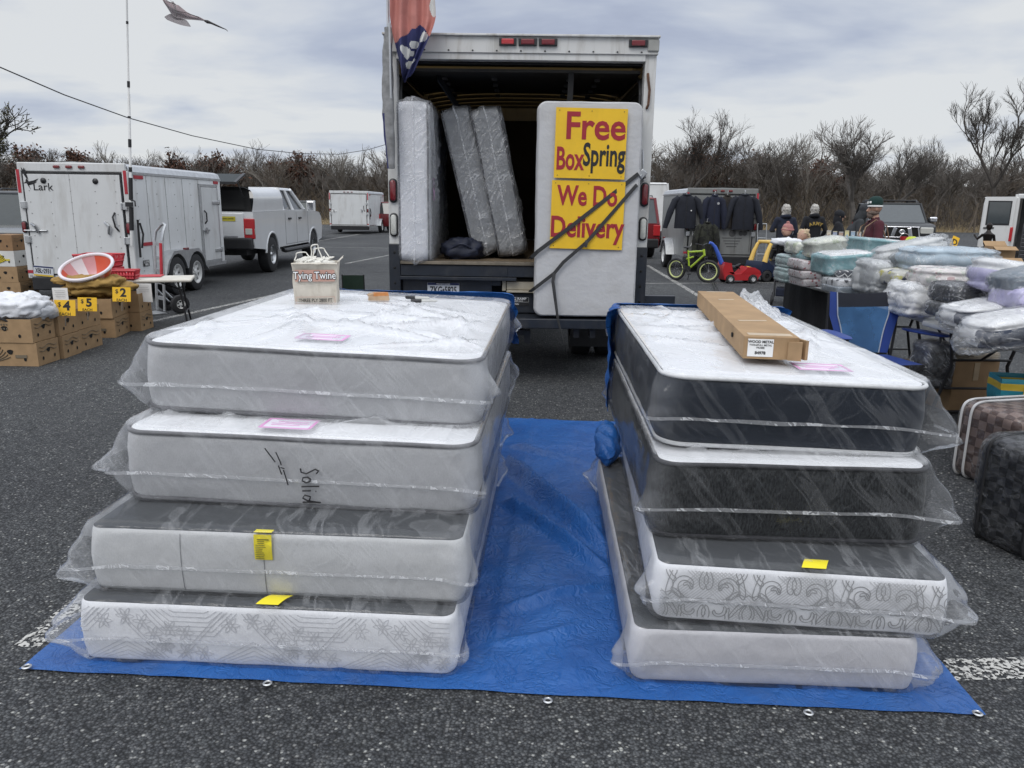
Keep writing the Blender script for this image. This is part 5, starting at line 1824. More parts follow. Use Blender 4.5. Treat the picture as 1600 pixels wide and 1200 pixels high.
for s in (-1, 1):
    q = MB(); q.box((s * (W / 2 - .10), -3.0, 1.04), (.235, .10, .44)); o = q.build('tail_lamp', bright_red_lens, PK, 0, bevel=.02); q = MB(); q.box((s * (W / 2 - .10), -3.045, .98), (.15, .04, .13)); q.box((s * (W / 2 - .005), -2.98, .98), (.06, .06, .13)); q.build('lens', clear_lens, o, 0, bevel=.01)
    for yy in (.18, 1.12):
        q = MB(); q.box((s * (W / 2 + .015), yy - .45, 1.22), (.04, .22, .05)); q.build('door_handle', black_plastic, PK, 0, bevel=.012)
    q = MB()
    for yy in (-.62, .38, 1.50):
        q.box((s * (W / 2 + .001), yy, .98), (.004, .008, .78))
    q.box((s * (W / 2 + .001), .44, .60), (.004, 2.1, .008)); q.build('door_gap', black_plastic, PK, 0)
    q = MB(); q.box((s * (W / 2 + .18), 1.22, 1.53), (.22, .12, .28)); q.cur = 1; q.box((s * (W / 2 + .18), 1.155, 1.53), (.17, .02, .22)); q.build('mirror', [pk_paint, chrome], PK, 0, bevel=.03)
    q = MB(); q.tube([(s * (W / 2 + .02), -1.0, .48), (s * (W / 2 + .05), -.9, .46), (s * (W / 2 + .05), 1.35, .46), (s * (W / 2), 1.45, .5)], .055, 8); q.build('running_board', black_plastic, PK)
    for yc in whl:
        wheel('wheel', PK, (s * (W / 2 - .13), yc, .41), .41, .27, steel, .56, 8, s)
    q = MB(); q.box((s * .8, 2.98, 1.12), (.36, .16, .2)); q.build('headlamp', clear_lens, PK, 0, bevel=.03)
q = MB(); q.box((0, -3.08, .72), (1.98, .26, .26)); q.box((0, -3.12, .60), (.9, .2, .1)); q.build('rear_bumper', black_plastic, PK, 0, bevel=.04, seg=3)
q = MB(); q.box((0, 0, .55), (1.5, 5.6, .2)); q.build('underbody', black_metal, PK, 0)
# ------------------------------------------------------------------ farther vehicles on the left
ca = (D(515, 330, 42) + D(576, 330, 42)) / 2
trailer('small white box trailer standing alone in the lot near the woods', (ca.x, 42, 0), R(-1.5), 2.12, 4.2, .42, 2.24, (2.6,), False, wr=.34)
grey_paint = mat('dark grey car paint', (0.035, 0.038, 0.042), 0.25, var=.1, coat=.6)
black_paint = mat('black car paint', (0.008, 0.009, 0.010), 0.38, var=.1, coat=.12, spec=.35)
red_paint = mat('dark red car paint', (0.16, 0.012, 0.016), 0.25, var=.08, coat=.6)
silver_paint = mat('silver car paint', (0.30, 0.31, 0.32), 0.3, .4, var=.05, coat=.5)
p = D(478, 350, 36)
car('dark_wagon', 'dark grey wagon partly hidden beyond the nose of the white pickup', 'car', (p.x - .45, 36, 0), R(14), 4.7, 1.85, grey_paint, 1.0, 1.68, 1.0, (-2.1, -1.75, .55, 1.35), glass=mid_glass, lower=black_plastic)
car('dark_car', 'dark grey car at the left edge, nose towards us, behind the banana boxes', 'car', (D(30, 350, 14.6).x - .93, 17.0, 0), R(180), 4.7, 1.9, grey_paint, 1.10, 1.76, 1.08, (-2.1, -1.7, .45, 1.35), glass=mat('dark windscreen', (.03, .037, .04), .25, var=.1, spec=.35), lower=black_plastic)  # windscreen glass has its own even dark tone
# red car seen past the right post of the small trailer
p = D(607, 345, 44)
car('red_car', 'red car just showing between the small white trailer and the box truck', 'car', (D(604, 350, 46).x + .55, 47, 0), R(0), 4.6, 1.8, red_paint, 1.05, 1.7, 1.05, (-2.1, -1.8, .55, 1.35), rails=False)
# ------------------------------------------------------------------ banana boxes and what is in them
hole = dark_hole
bd_m = [cardboard, mat('cardboard inside', (0.29, 0.195, 0.11), .9, var=.15, vs=9), mat('browner cardboard', (0.29, 0.17, 0.085), .85, var=.15, vs=9, dirt=(.15, .09, .05), damt=.4)]
white_box_m = mat('white printed box', (.66, .66, .64), .7, var=.06, dirt=(.4, .36, .3), damt=.3)
def banana_box(label, loc, yaw, w, d, h, open_=True, prints=None, m=None, face='x'):
    t = thing('banana_box', label, 'box', loc, yaw, 'cardboard banana boxes')
    m = m or cardboard
    q = MB()
    th = .008
    for (cx, cy, sx, sy) in ((0, -d / 2, w, th), (0, d / 2, w, th), (-w / 2, 0, th, d), (w / 2, 0, th, d)):
        q.box((cx, cy, h / 2), (sx + (th if sx > sy else 0), sy - (th if sy > sx else 0), h))
    q.box((0, 0, .006), (w - th, d - th, .008))
    wall = q
    if not open_:
        q = MB(); q.box((0, 0, h - .012), (w - .02, d - .02, .02)); q.build('lid', m, t, 0)
    q = wall
    q.cur = 1
    def holes(M, s):
        q.M = M
        for (a, b, ra, rb) in ((0, h * .62, .035, .022), (-s * .27, h * .30, .014, .016), (s * .27, h * .30, .014, .016)):
            pts = [(a + ra * math.cos(k * PI / 7) * (1 if b < h * .5 or math.sin(k * PI / 7) > 0 else .75), 0, b + rb * math.sin(k * PI / 7) * (1 if math.sin(k * PI / 7) > 0 else 1.25)) for k in range(14)]
            q.add(pts, [tuple(range(14))])
    holes(TR((w / 2 + th, 0, 0), rz=R(90)), d)
    holes(TR((0, -d / 2 - th, 0)), w)
    q.M = Matrix.Identity(4)
    q.cur = 2
    ink = mat('box print', (.16, .13, .09), .8, var=.1) if prints != 'white' else mat('box yellow print', (.62, .50, .05), .7, var=.1)
    if prints == 'bananas' or prints == 'white':
        for k in range(5):
            q.tube([(-w * .42 + .022 * k + .26 * math.sin(a * .22) * .5, -d / 2 - th - .001, h * (.22 + .10 * a) - .004 * k * a) for a in range(7)], .004 if prints == 'bananas' else .011, 4)
        q.box((w * .20, -d / 2 - th - .001, h * .42), (w * .22, .002, .03))
    elif prints == 'marks':
        for k in range(10):
            for r_ in (0, 1):
                q.box((-w * .40 + .026 * k, -d / 2 - th - .001, h * (.78 - .18 * r_)), (.013, .002, .016))
    if prints in ('bananas', 'lines', 'marks'):
        for s in (-1, 1):
            q.tube([(w / 2 + th + .001, -d * .4 + d * .8 * k / 10, h * (.80 - .06 * math.sin(k * .9) + (.0 if s > 0 else -.16))) for k in range(11)], .003, 4)
    q.build('box_wall', [m, hole, ink], t, 0)
    return t
XB = -4.68
def bx(label, y0, y1, xr, lev, **k):
    d = y1 - y0 - .012
    return banana_box(label, (xr - .27, (y0 + y1) / 2, .002 + lev * .236), R(k.pop('yaw', 0)), .52, d, .232, **k)
bx('banana box printed with a bunch of bananas, nearest of the bottom row', 7.43, 7.80, XB, 0, prints='bananas', open_=False)
bx('bottom row banana box under the box with the $4 card', 7.82, 8.17, XB + .02, 0, prints='lines', open_=False, yaw=2)
bx('bottom row banana box under the box with the $5 card', 8.22, 8.66, XB - .01, 0, prints='lines', open_=False, yaw=-1)
bx('bottom banana box under the mustard cloth sacks', 9.08, 9.58, XB - .12, 0, prints='bananas', open_=False, yaw=8)
bx('farthest bottom banana box beside the hand truck', 9.62, 9.96, XB - .02, 0, prints='lines', open_=False)
bx('open banana box heaped with white linen, nearest of the top row', 7.42, 7.80, XB - .02, 1, prints='marks')
bx('open banana box with the $4 card standing in it', 7.82, 8.18, XB, 1, yaw=2)
bx('open banana box with the $5 card standing in it', 8.22, 8.68, XB - .02, 1, yaw=-2)
bx('open banana box bearing the mustard cloth sacks and the $2 card', 9.06, 9.60, XB - .13, 1, yaw=8)
bx('farthest top banana box with a white sheet of paper in it', 9.63, 9.97, XB - .03, 1, yaw=1)
for k, (y0, y1, lab) in enumerate(((8.0, 8.4, 'open banana box in the back row behind the $4 card'), (8.5, 8.95, 'open banana box in the back row behind the $5 card'))):
    for lev in (0, 1):
        bx(lab if lev else lab.replace('open', 'bottom'), y0, y1, XB - .62, lev, yaw=3)
# stack against the trailer
for k, (lab, pr, mm, dx) in enumerate((('lowest box of the stack beside the trailer', 'lines', cardboard, .03), ('brown banana box second from the bottom beside the trailer', 'lines', cardboard, .01), ('white banana box with yellow print in the stack beside the trailer', 'white', white_box_m, -.01), ('topmost brown banana box of the stack beside the trailer', 'lines', bd_m[2], -.01))):
    banana_box(lab, (D(19, 420, 13.0).x + dx, 13.05, .003 + .258 * k), R(1), .38, .5, .255, False, pr, mm)
def soft(mb, c, r, seed, amp=.25, fr_=3.5, n=34, m=18, p=2.6, M=None):
    # crumpled cloth lump with sharp folds
    c, r = V(c), V(r)
    vs, fs = [], []
    def pw(x):
        return math.copysign(abs(x) ** (2 / p), x)
    for i in range(m + 1):
        th = -PI / 2 + PI * i / m
        for k in range(n):
            ph = 2 * PI * k / n
            d = V((pw(math.cos(th)) * pw(math.cos(ph)), pw(math.cos(th)) * pw(math.sin(ph)), pw(math.sin(th))))
            w_ = V((d.x * r.x, d.y * r.y, d.z * max(r.z, .07))) * fr_ * 3.2 + V((seed * 2.3, seed, 0))
            w_ = w_ + V((noise.noise(w_ * .7), noise.noise(w_ * .7 + V((5, 0, 0))), 0)) * 1.2
            f = amp * (abs(noise.noise(w_)) * 1.6 - .35) + amp * .5 * (abs(noise.noise(w_ * 2.1)) - .2)
            q_ = V((d.x * r.x, d.y * r.y, d.z * r.z)) + d * f * (min(r) * .6 + max(r) * .25)
            vs.append((M @ q_ if M is not None else q_) + c)
    for i in range(m):
        for k in range(n):
            fs.append((i * n + k, i * n + (k + 1) % n, (i + 1) * n + (k + 1) % n, (i + 1) * n + k))
    return mb.add(vs, fs)
linen = mat('white linen', (0.70, 0.71, 0.74), .9, var=.06, vs=8, bump=.2, bs=40)
mustard = mat('mustard cloth', (0.33, 0.205, 0.06), .9, var=.18, vs=8, bump=.25, bs=60)
q = MB(); soft(q, (XB - .33, 7.66, .555), (.34, .24, .13), 3, .30, 3.5, 56, 30); soft(q, (XB - .2, 7.72, .52), (.24, .2, .09), 5, .3, 4, 40, 20)
tag(q.build('white_linen', linen, smooth=179), 'heap of folded white linen overflowing the nearest banana box', 'linen')
q = MB(); q.tube([(XB - .52, 7.40, .62), (XB - .40, 7.38, .55), (XB - .30, 7.40, .48), (XB - .24, 7.44, .44)], .012, 6); tag(q.build('black_strap', black_plastic), 'black strap hanging over the white linen at the left edge', 'strap')
SP = D(152, 452, 9.45)
q = MB()
soft(q, (SP.x, 9.36, .56), (.33, .26, .085), 8, .35, 3, 52, 24); soft(q, (SP.x + .08, 9.30, .645), (.32, .24, .075), 9, .38, 3.2, 52, 24); soft(q, (SP.x + .32, 9.38, .59), (.20, .14, .055), 12, .4, 3.6, 36, 18); soft(q, (SP.x - .22, 9.34, .66), (.22, .18, .05), 13, .4, 4, 40, 18)
tag(q.build('mustard_sacks', mustard, smooth=179), 'mustard yellow cloth sacks piled on a banana box under the striped tub', 'cloth')
t = thing('striped_tub', 'round tub with red, pink and white stripes and a white rim, tipped towards us', 'tub', (D(151, 425, 9.5).x, 9.38, .655), 0, rot=(R(27), R(-4), R(4)))
stripe = [mat('orange red plastic', (.62, .10, .05), .35, var=.05), mat('white plastic', (.72, .68, .72), .35, var=.05), mat('pink plastic', (.62, .32, .34), .35, var=.05)]
q = MB(); q.lathe([(.16, 0), (.20, .03), (.25, .11), (.285, .19), (.295, .19), (.255, .10), (.20, .015), (.15, -.015), (0, -.015)], 60); q.lathe([(.16, 0), (0, .001)], 60)
seq = [1, 0, 0, 2, 1, 2, 0, 0, 1, 1, 2, 0]
q.m = [seq[int((i % 60) / 5) % 12] for i in range(len(q.f))]
q.build('tub_wall', stripe, t, 60)
q = MB(); q.tube([(.296 * math.cos(a), .296 * math.sin(a), .195) for a in [k * 2 * PI / 48 for k in range(48)]], .02, 8, True); q.build('rim', stripe[1], t)
# price cards
def price(txt, u0, v0, u1, v1, y, sub=None):
    a, b = D(u0, v1, y), D(u1, v0, y)
    wd, ht = b.x - a.x, b.z - a.z
    t = thing('price_card', 'yellow price card reading %s in a banana box' % txt, 'price card', ((a.x + b.x) / 2, y, (a.z + b.z) / 2), 0, 'yellow price cards', rot=(R(-8), R(2), R(12)))
    q = MB(); q.box((0, 0, 0), (wd, .004, ht)); q.build('card', yellow_card, t, 0)
    text('$', ht * .40, ink_black, t, fr(-wd * .26, -.003, ht * .20), .0006, .0005)
    text(txt[1:2], ht * .80, ink_black, t, fr(wd * .09, -.003, ht * .10), .005, .0005)
    text('EACH', ht * .26, ink_black, t, fr(0, -.003, -ht * .40), .0006, .0005)
    q = MB(); q.box((0, .006, -ht * .7), (.012, .006, ht * .9)); q.build('stick', post_m, t, 0)
price('$4', 88, 469, 115, 493, 7.83)
price('$5', 124, 465, 149, 486, 8.25)
price('$2 each', 178, 449, 202, 471, 9.02)
for nm, u0, v0, u1, v1, y, lab in (('note_card', 83, 450, 105, 466, 8.75, 'white note card standing in the back row of banana boxes'), ('note_card', 214, 443, 236, 462, 9.75, 'white printed sheet standing in the farthest banana box')):
    a, b = D(u0, v1, y), D(u1, v0, y)
    q = MB(); q.grid(5, 3, lambda s, r_: (a.x + (b.x - a.x) * s, y + .01 * math.sin(s * 3), a.z - .08 + (b.z - a.z + .08) * r_)); q.cur = 1
    for k in range(4):
        q.box(((a.x + b.x) / 2, y - .002 - .004, b.z - .03 - .022 * k), ((b.x - a.x) * (.7 - .1 * (k % 2)), .0015, .004))
    tag(q.build(nm, [paper, mat('grey print', (.45, .45, .45), .8)], smooth=0), lab, 'sign')
# ------------------------------------------------------------------ folding table with red baskets, hand truck
def folding_table(label, c, yaw, W, L, z, legm=None, group=None, name='folding_table'):
    t = thing(name, label, 'table', (c[0], c[1], 0), yaw, group)
    q = MB(); q.box((0, 0, z - .02), (W, L, .045)); q.build('tabletop', table_white, t, 0, bevel=.018, seg=3)
    legm = legm or black_metal
    for s in (-1, 1):
        q = MB()
        y = s * (L / 2 - .28)
        for e in (-1, 1):
            q.tube([(e * W * .38, y, z - .05), (e * W * .30, y + s * .03, z * .55), (e * W * .43, y + s * .06, .015)], .0135, 8)
        q.tube([(-W * .32, y + s * .02, z * .62), (W * .32, y + s * .02, z * .62)], .011, 6)
        q.tube([(-W * .34, y + s * .04, z * .30), (W * .34, y + s * .04, z * .30)], .011, 6)
        q.tube([(-W * .43, y + s * .06, .02), (W * .43, y + s * .06, .02)], .0135, 6)
        q.tube([(0, y + s * .02, z * .62), (0, y - s * .32, z - .05)], .011, 6)
        q.build('leg', legm, t)
    return t
TC = V((-5.05, 10.15, 0))
t = thing('folding_table', 'off white folding table holding red baskets beside the white trailer', 'table', TC, R(18))
q = MB(); q.box((0, 0, .60), (1.55, .62, .04)); q.build('tabletop', mat('off white table top', (.66, .63, .56), .5, var=.05, dirt=(.4, .35, .28), damt=.3), t, 0, bevel=.018, seg=3)
for s in (-1, 1):
    q = MB()
    for e in (-1, 1):
        q.tube([(s * .60, e * .24, .585), (s * .64, e * .20, .3), (s * .68, e * .25, .012)], .013, 8)
    q.tube([(s * .66, -.22, .17), (s * .66, .22, .17)], .011, 6); q.tube([(s * .60, -.22, .45), (s * .60, .22, .45)], .011, 6)
    q.tube([(s * .62, 0, .45), (s * .30, 0, .58)], .011, 6)
    q.build('leg', black_metal, t)
redp = mat('red plastic basket', (.50, .035, .05), .45, var=.1)
def basket(label, c, w, d, h, yaw=0):
    t = thing('basket', label, 'basket', c, yaw, 'red plastic baskets')
    q = MB()
    for i in range(4):
        s, ax = (-1, 1)[i % 2], i // 2
        for k in range(9):
            f = -1 + 2 * k / 8
            a = (f * w / 2 * .86, s * d / 2 * .86, .004) if ax == 0 else (s * w / 2 * .86, f * d / 2 * .86, .004)
            b = (f * w / 2, s * d / 2, h) if ax == 0 else (s * w / 2, f * d / 2, h)
            q.tube([a, b], .009, 4)
        for z_ in (.15, .5):
            e = .86 + .14 * z_
            a = (-w / 2 * e, s * d / 2 * e, z_ * h) if ax == 0 else (s * w / 2 * e, -d / 2 * e, z_ * h)
            b = (w / 2 * e, s * d / 2 * e, z_ * h) if ax == 0 else (s * w / 2 * e, d / 2 * e, z_ * h)
            q.tube([a, b], .016, 4)
    q.box((0, 0, .006), (w * .86, d * .86, .008))
    q.build('basket_wall', redp, t, 0)
    q = MB(); q.tube([(-w / 2, -d / 2, h), (w / 2, -d / 2, h), (w / 2, d / 2, h), (-w / 2, d / 2, h)], .014, 6, True); q.build('rim', redp, t)
    return t
p = D(195, 425, 9.95)
basket('small red basket on the table, in front of the trailer door', (p.x, 9.95, .622), .30, .22, .115, R(10))
p = D(155, 402, 10.6)
basket('larger red basket raised behind the striped tub', (p.x, 10.6, .72), .52, .36, .17, R(2))
q = MB(); q.box((0, 0, 0), (.50, .34, .20)); tag(q.build('crate', redp, loc=(p.x, 10.6, .62), bevel=.01, smooth=0), 'red crate under the larger red basket behind the striped tub', 'crate')
p = G(247, 430, .625)
q = MB(); q.grid(10, 8, lambda a, b: ((a - .5) * .52, (b - .5) * .36, .008 + .006 * noise.noise(V((a * 5, b * 4, 1))))); tag(q.build('red_mat', mat('red mat', (.48, .05, .06), .6, var=.1), loc=(p.x - .15, p.y - .15, .622), rz=R(16)), 'flat red mat lying on the off white folding table', 'mat')
# hand truck
HT = thing('hand_truck', 'aluminium hand truck with black tyres standing by the folding table', 'hand truck', G(252, 489), R(-42))
q = MB()
for s in (-1, 1):
    q.tube([(s * .125, 0, .04), (s * .125, .05, 1.05)], .02, 8)
for z_ in (.22, .45, .62, .80, 1.0):
    q.box((0, .005 + .048 * z_, z_), (.25, .02, .05))
q.build('frame', alu, HT, 30)
q = MB(); q.tube([(-.125, .05, 1.05), (-.12, .08, 1.18), (-.07, .14, 1.27), (.0, .15, 1.29), (.07, .14, 1.27), (.12, .08, 1.18), (.125, .05, 1.05)], .02, 8); q.build('handle', steel, HT)
q = MB(); q.tube([(.125, -.004, .5), (.125, .028, 1.02)], .0235, 8); q.build('red_sleeve', redp, HT)
q = MB(); q.box((0, -.10, .012), (.36, .22, .012)); q.build('toe_plate', alu, HT, 0)
q = MB(); q.tube([(-.17, .19, .14), (.24, .19, .14)], .014, 6); q.tube([(.125, .01, .35), (.15, .19, .14)], .014, 6); q.tube([(-.125, .01, .35), (-.15, .19, .14)], .014, 6); q.build('axle', steel, HT)
for s in (-1, 1):
    wheel('wheel', HT, (s * .22, .19, .135), .135, .085, white_paint, .48, 5, s, 22)
# ------------------------------------------------------------------ kite pole, kite and cable
PB = D(206, 372, 12.48)
t = thing('kite_pole', 'tall white telescopic pole standing at the corner of the lettered trailer', 'pole', (PB.x, 12.48, 0), R(0))
P2 = D(198, 0, 12.48)
dx = (P2.x - PB.x) / (P2.z - PB.z)
def pp(z):
    return (dx * (z - PB.z), 0, z)
q = MB(); q.tube([pp(z) for z in (.9, 1.75, 1.76, 3.2, 3.21, 4.4, 9)], [.026, .026, .02, .02, .014, .014, .006], 10); q.build('shaft', white_paint, t)
q = MB()
for z, h_, r_ in ((1.15, .36, .034), (1.62, .34, .031), (2.05, .07, .026), (2.42, .12, .025), (2.85, .03, .024), (3.3, .09, .021), (4.2, .04, .018)):
    q.tube([pp(z), pp(z + h_)], r_, 10)
q.build('ferrule', black_plastic, t)
q = MB(); q.tube([pp(1.62), (.06, -.03, 1.62), (.12, -.03, 1.60), (.12, -.03, 1.52)], .012, 6); q.box((.02, -.02, 1.55), (.10, .06, .07)); q.build('crank', black_metal, t)
KY = 12.2
def kp(u, v, dy=0):
    p = D(u, v, KY + dy)
    return p
kt = thing('kite', 'grey bird shaped kite with a long trailing tail flying at the upper left', 'kite', D(280, 18, KY), 0)
KO = V(kt.location)
kite_m = translucent('grey printed kite cloth', (0.42, 0.39, 0.40), .5)
kite_p = translucent('pinkish kite cloth', (0.50, 0.41, 0.41), .5)
upper = [(247, -14), (252, -4), (260, 1), (268, 4), (270, 2), (275, 7), (279, 8), (285, 13), (291, 18), (300, 23), (311, 26), (320, 31)]
lower = [(247, -14), (256, 4), (262, 13), (267, 21), (268, 22), (271, 25), (276, 28), (284, 29), (291, 30.5), (300, 31), (311, 32), (320, 33)]
q = MB()
def sail(a, b):
    f = a * (len(upper) - 1)
    i = min(int(f), len(upper) - 2)
    s = f - i
    uu = [upper[i][j] * (1 - s) + upper[i + 1][j] * s for j in (0, 1)]
    ll = [lower[i][j] * (1 - s) + lower[i + 1][j] * s for j in (0, 1)]
    u, v = uu[0] * (1 - b) + ll[0] * b, uu[1] * (1 - b) + ll[1] * b
    return kp(u, v, .18 * math.sin(b * PI) * math.sin(a * PI) + .25 * (a - .4) + .02 * noise.noise(V((a * 9, b * 6, 2)))) - KO
q.grid(40, 9, sail)
q.m = [1 if (i % 8) < 4 else 0 for i in range(len(q.f))]
q.build('wing', [kite_m, kite_p], kt, 179)
q = MB()
fin_u = [(257, 26), (262, 23), (267, 21), (276, 28), (284, 29), (291, 31), (295, 36), (298, 41)]
fin_l = [(257, 27), (261, 31), (268, 34), (276, 37), (282, 39), (288, 40.5), (294, 41.5), (298, 42)]
def finf(a, b):
    f = a * 7
    i = min(int(f), 6); s = f - i
    u = (fin_u[i][0] * (1 - s) + fin_u[i + 1][0] * s) * (1 - b) + (fin_l[i][0] * (1 - s) + fin_l[i + 1][0] * s) * b
    v = (fin_u[i][1] * (1 - s) + fin_u[i + 1][1] * s) * (1 - b) + (fin_l[i][1] * (1 - s) + fin_l[i + 1][1] * s) * b
    return kp(u, v, .1 * math.sin(a * PI) - .15 * b) - KO
q.grid(24, 6, finf); q.build('tail_fin', kite_m, kt, 179)
q = MB()
q.tube([kp(u, v, d) - KO for u, v, d in ((319, 32, .2), (324, 34, .22), (330, 36, .25), (340, 40.5, .3), (348, 44, .32), (353, 46, .34), (356, 49, .35))], [.012, .026, .016, .013, .009, .006, .004], 6); q.build('trailing_tail', mat('dark kite cloth', (.06, .055, .055), .8), kt)
q = MB()
for pl in (((270, 2, -.02), (274, 10, -.05), (275, 16, -.07), (275, 27, -.1)), ((272, 15, -.05), (275, 17, -.06), (291, 20, -.02), (311, 27, .1)), ((247, -14, 0), (262, 2, -.02), (274, 7, -.03))):
    q.tube([kp(*a) - KO for a in pl], .005, 5)
q.build('spar', black_metal, kt)
q = MB(); q.tube([kp(275, 16, -.05) - KO, D(235, -60, 12.3) - KO, V((PB.x + pp(8.5)[0], 12.48, 8.5)) - KO], .0025, 4); q.build('line', black_plastic, kt, 0)
q = MB(); q.tube([D(-80, 74, 23), D(0, 105, 25), D(100, 148, 28), D(200, 184, 32), D(300, 212, 37), D(400, 233, 42), D(470, 240, 46), D(530, 241, 50), D(575, 234, 54), D(605, 225, 56), D(660, 200, 60)], .020, 6)
tag(q.build('overhead_cable', black_plastic), 'black overhead cable sagging across the sky from the left edge to the truck', 'cable')
# ------------------------------------------------------------------ dark green folding chair back behind the twine carton
p = D(552, 445, 9.4)
t = thing('folding_chair', 'dark green folding camp chair mostly hidden behind the twine carton', 'chair', (p.x, 9.4, 0), R(6))
gm = mat('dark green canvas', (.010, .028, .016), .8, var=.15, bump=.2, bs=300)
q = MB(); q.box((0, .2, .42), (.40, .38, .02)); q.build('seat', gm, t, 0, bevel=.006)
zt_ = D(552, 430, 9.4).z
q = MB(); q.grid(8, 6, lambda a, b: ((a - .5) * .25, .02 * math.sin(a * PI) - .02 + .06 * (1 - b), .42 + (zt_ - .42) * b)); q.build('backrest', gm, t)
for s in (-1, 1):
    for y_ in (0, .38):
        q = MB(); q.tube([(s * .19, y_, .01), (s * .19, .38 - y_ if y_ else .38, .42)], .009, 6); q.build('leg', black_metal, t)
    q = MB(); q.tube([(s * .13, .04, .42), (s * .128, -.01, zt_ + .01)], .010, 6); q.build('back_post', black_metal, t)
# ------------------------------------------------------------------ grey trailer hung with jackets
grey_skin = mat('grey trailer sheet', (0.20, 0.205, 0.20), 0.5, var=.08, vs=3, dirt=(0.10, 0.09, 0.08), damt=.5, dscale=(4, 4, .9))
a, b = D(1071, 330, 20), D(1184, 330, 20)
GT = trailer('grey enclosed trailer with dark jackets hung across its ramp door', ((a.x + b.x) / 2, 20, 0), R(-.5), b.x - a.x, 3.2, .40, 2.10, (1.65,), False, grey_skin, wr=.35, side_door=False)
q = MB()
for x in (-.62, -.15, .38, .75):
    q.box((x, -.05, 1.18), (.006, .006, 1.3))
for x, z, s in ((.30, 1.0, .09), (.52, 1.0, .06), (.62, 1.0, .06)):
    q.lathe([(s, 0), (s, .004), (0, .005)], 14, TR((x, -.048, z), rx=R(90)))
for k in range(4):
    q.box((.30, -.05, .88 - .07 * k), (.5 - .08 * k, .004, .018))
q.build('door_print', mat('grey print dark', (.07, .07, .07), .7), GT, 30)
text('BIG', .14, paper, GT, fr(-.62, -.05, .98), .002, .0006)
text('AXLE', .13, paper, GT, fr(-.60, -.05, .70), .002, .0006)
cloth_navy = mat('navy jacket cloth', (0.010, 0.012, 0.02), .85, var=.25, vs=9, bump=.3, bs=40, bd=.01)
cloth_blue = mat('dark blue jacket cloth', (0.010, 0.013, 0.030), .85, var=.25, vs=9, bump=.3, bs=40, bd=.01)
cloth_brown = mat('dark brown jacket cloth', (0.020, 0.016, 0.013), .85, var=.25, vs=9, bump=.3, bs=40, bd=.01)
camo = mat('camouflage cloth', (0.030, 0.032, 0.022), .9, var=.5, vs=14, dirt=(.008, .008, .007), damt=.95, dscale=(9, 9, 7), dlo=.48, dhi=.54)
def jacket(label, u, vt, vb, wpx, m, y=19.86, arm_out=.16, badge=None):
    o = D(u, vt, y)
    hz = o.z - D(u, vb, y).z
    wd = (D(u + wpx / 2, vt, y) - D(u - wpx / 2, vt, y)).x
    t = thing('jacket', label, 'jacket', (o.x, y, o.z), 0, 'jackets hung on the grey trailer')
    q = MB()
    bw = wd * .33
    rings = []
    for zf, w_, d_ in ((1, bw * 1.02, .075), (.97, bw * 1.05, .08), (.6, bw * 1.0, .085), (.3, bw * 1.0, .09), (.16, bw * .98, .08), (.08, bw * .72, .06), (.03, bw * .35, .05), (0, bw * .30, .045)):
        rg = []
        for k in range(28):
            a_ = 2 * PI * k / 28
            f = 1 + .05 * noise.noise(V((math.cos(a_) * 2, zf * 5, wd * 9))) + .03 * math.sin(k * 2.2) * zf
            rg.append((math.cos(a_) * w_ * f, math.sin(a_) * d_ * f, -zf * hz))
        rings.append(rg)
    rings_mesh(q, rings)
    q.build('jacket_body', m, t, 60)
    for s in (-1, 1):
        q = MB()
        q.tube([(s * bw * .70, 0, -.11 * hz), (s * (bw + .02), 0, -.20 * hz), (s * (bw + .07 + arm_out * .4), -.01, -.55 * hz), (s * (bw + .07 + arm_out), -.02, -.95 * hz), (s * (bw + .075 + arm_out), -.02, -1.0 * hz)], [.07, .085, .085, .062, .055], 12)
        q.build('sleeve', m, t, 60)
    q = MB(); q.tube([(math.cos(a_) * bw * .33, math.sin(a_) * .06, -.02 * hz + .01 * math.sin(a_)) for a_ in [2 * PI * k / 16 for k in range(16)]], .022, 8, True); q.build('collar', m, t)
    q = MB(); q.box((0, -.088, -.55 * hz), (.008, .008, hz * .85)); q.build('zip', black_metal, t, 0)
    if badge:
        q = MB(); q.lathe([(badge[2], 0), (badge[2], .006), (0, .007)], 12, TR((badge[0], -.092, -badge[1] * hz), rx=R(90))); q.build('badge', badge[3], t)
    q = MB(); q.tube([(-bw * .6, 0, -.09 * hz), (0, 0, .0), (bw * .6, 0, -.09 * hz)], .008, 6); q.tube([(0, 0, 0), (0, 0, .05), (.02, .02, .08), (.0, .05, .09)], .006, 6); q.build('hanger', alu, t)
    return t
jacket('leftmost black jacket hung on the grey trailer', 1073, 303, 357, 50, cloth_navy, badge=(.12, .48, .016, paper))
jacket('navy jacket with round white badge, second from the left on the grey trailer', 1117, 304, 357, 34, cloth_blue, arm_out=.03, badge=(.08, .26, .032, mat('badge grey', (.35, .35, .36), .6)))
jacket('dark brown jacket half behind the navy one on the grey trailer', 1137, 304, 356, 30, cloth_brown, y=19.93, arm_out=.02)
jacket('rightmost black jacket hung on the grey trailer, right sleeve flared', 1164, 303, 359, 50, cloth_navy, arm_out=.12)
jacket('camouflage jacket hung low on the grey trailer above the bicycle', 1105, 346, 402, 36, camo, y=19.80, arm_out=.03)
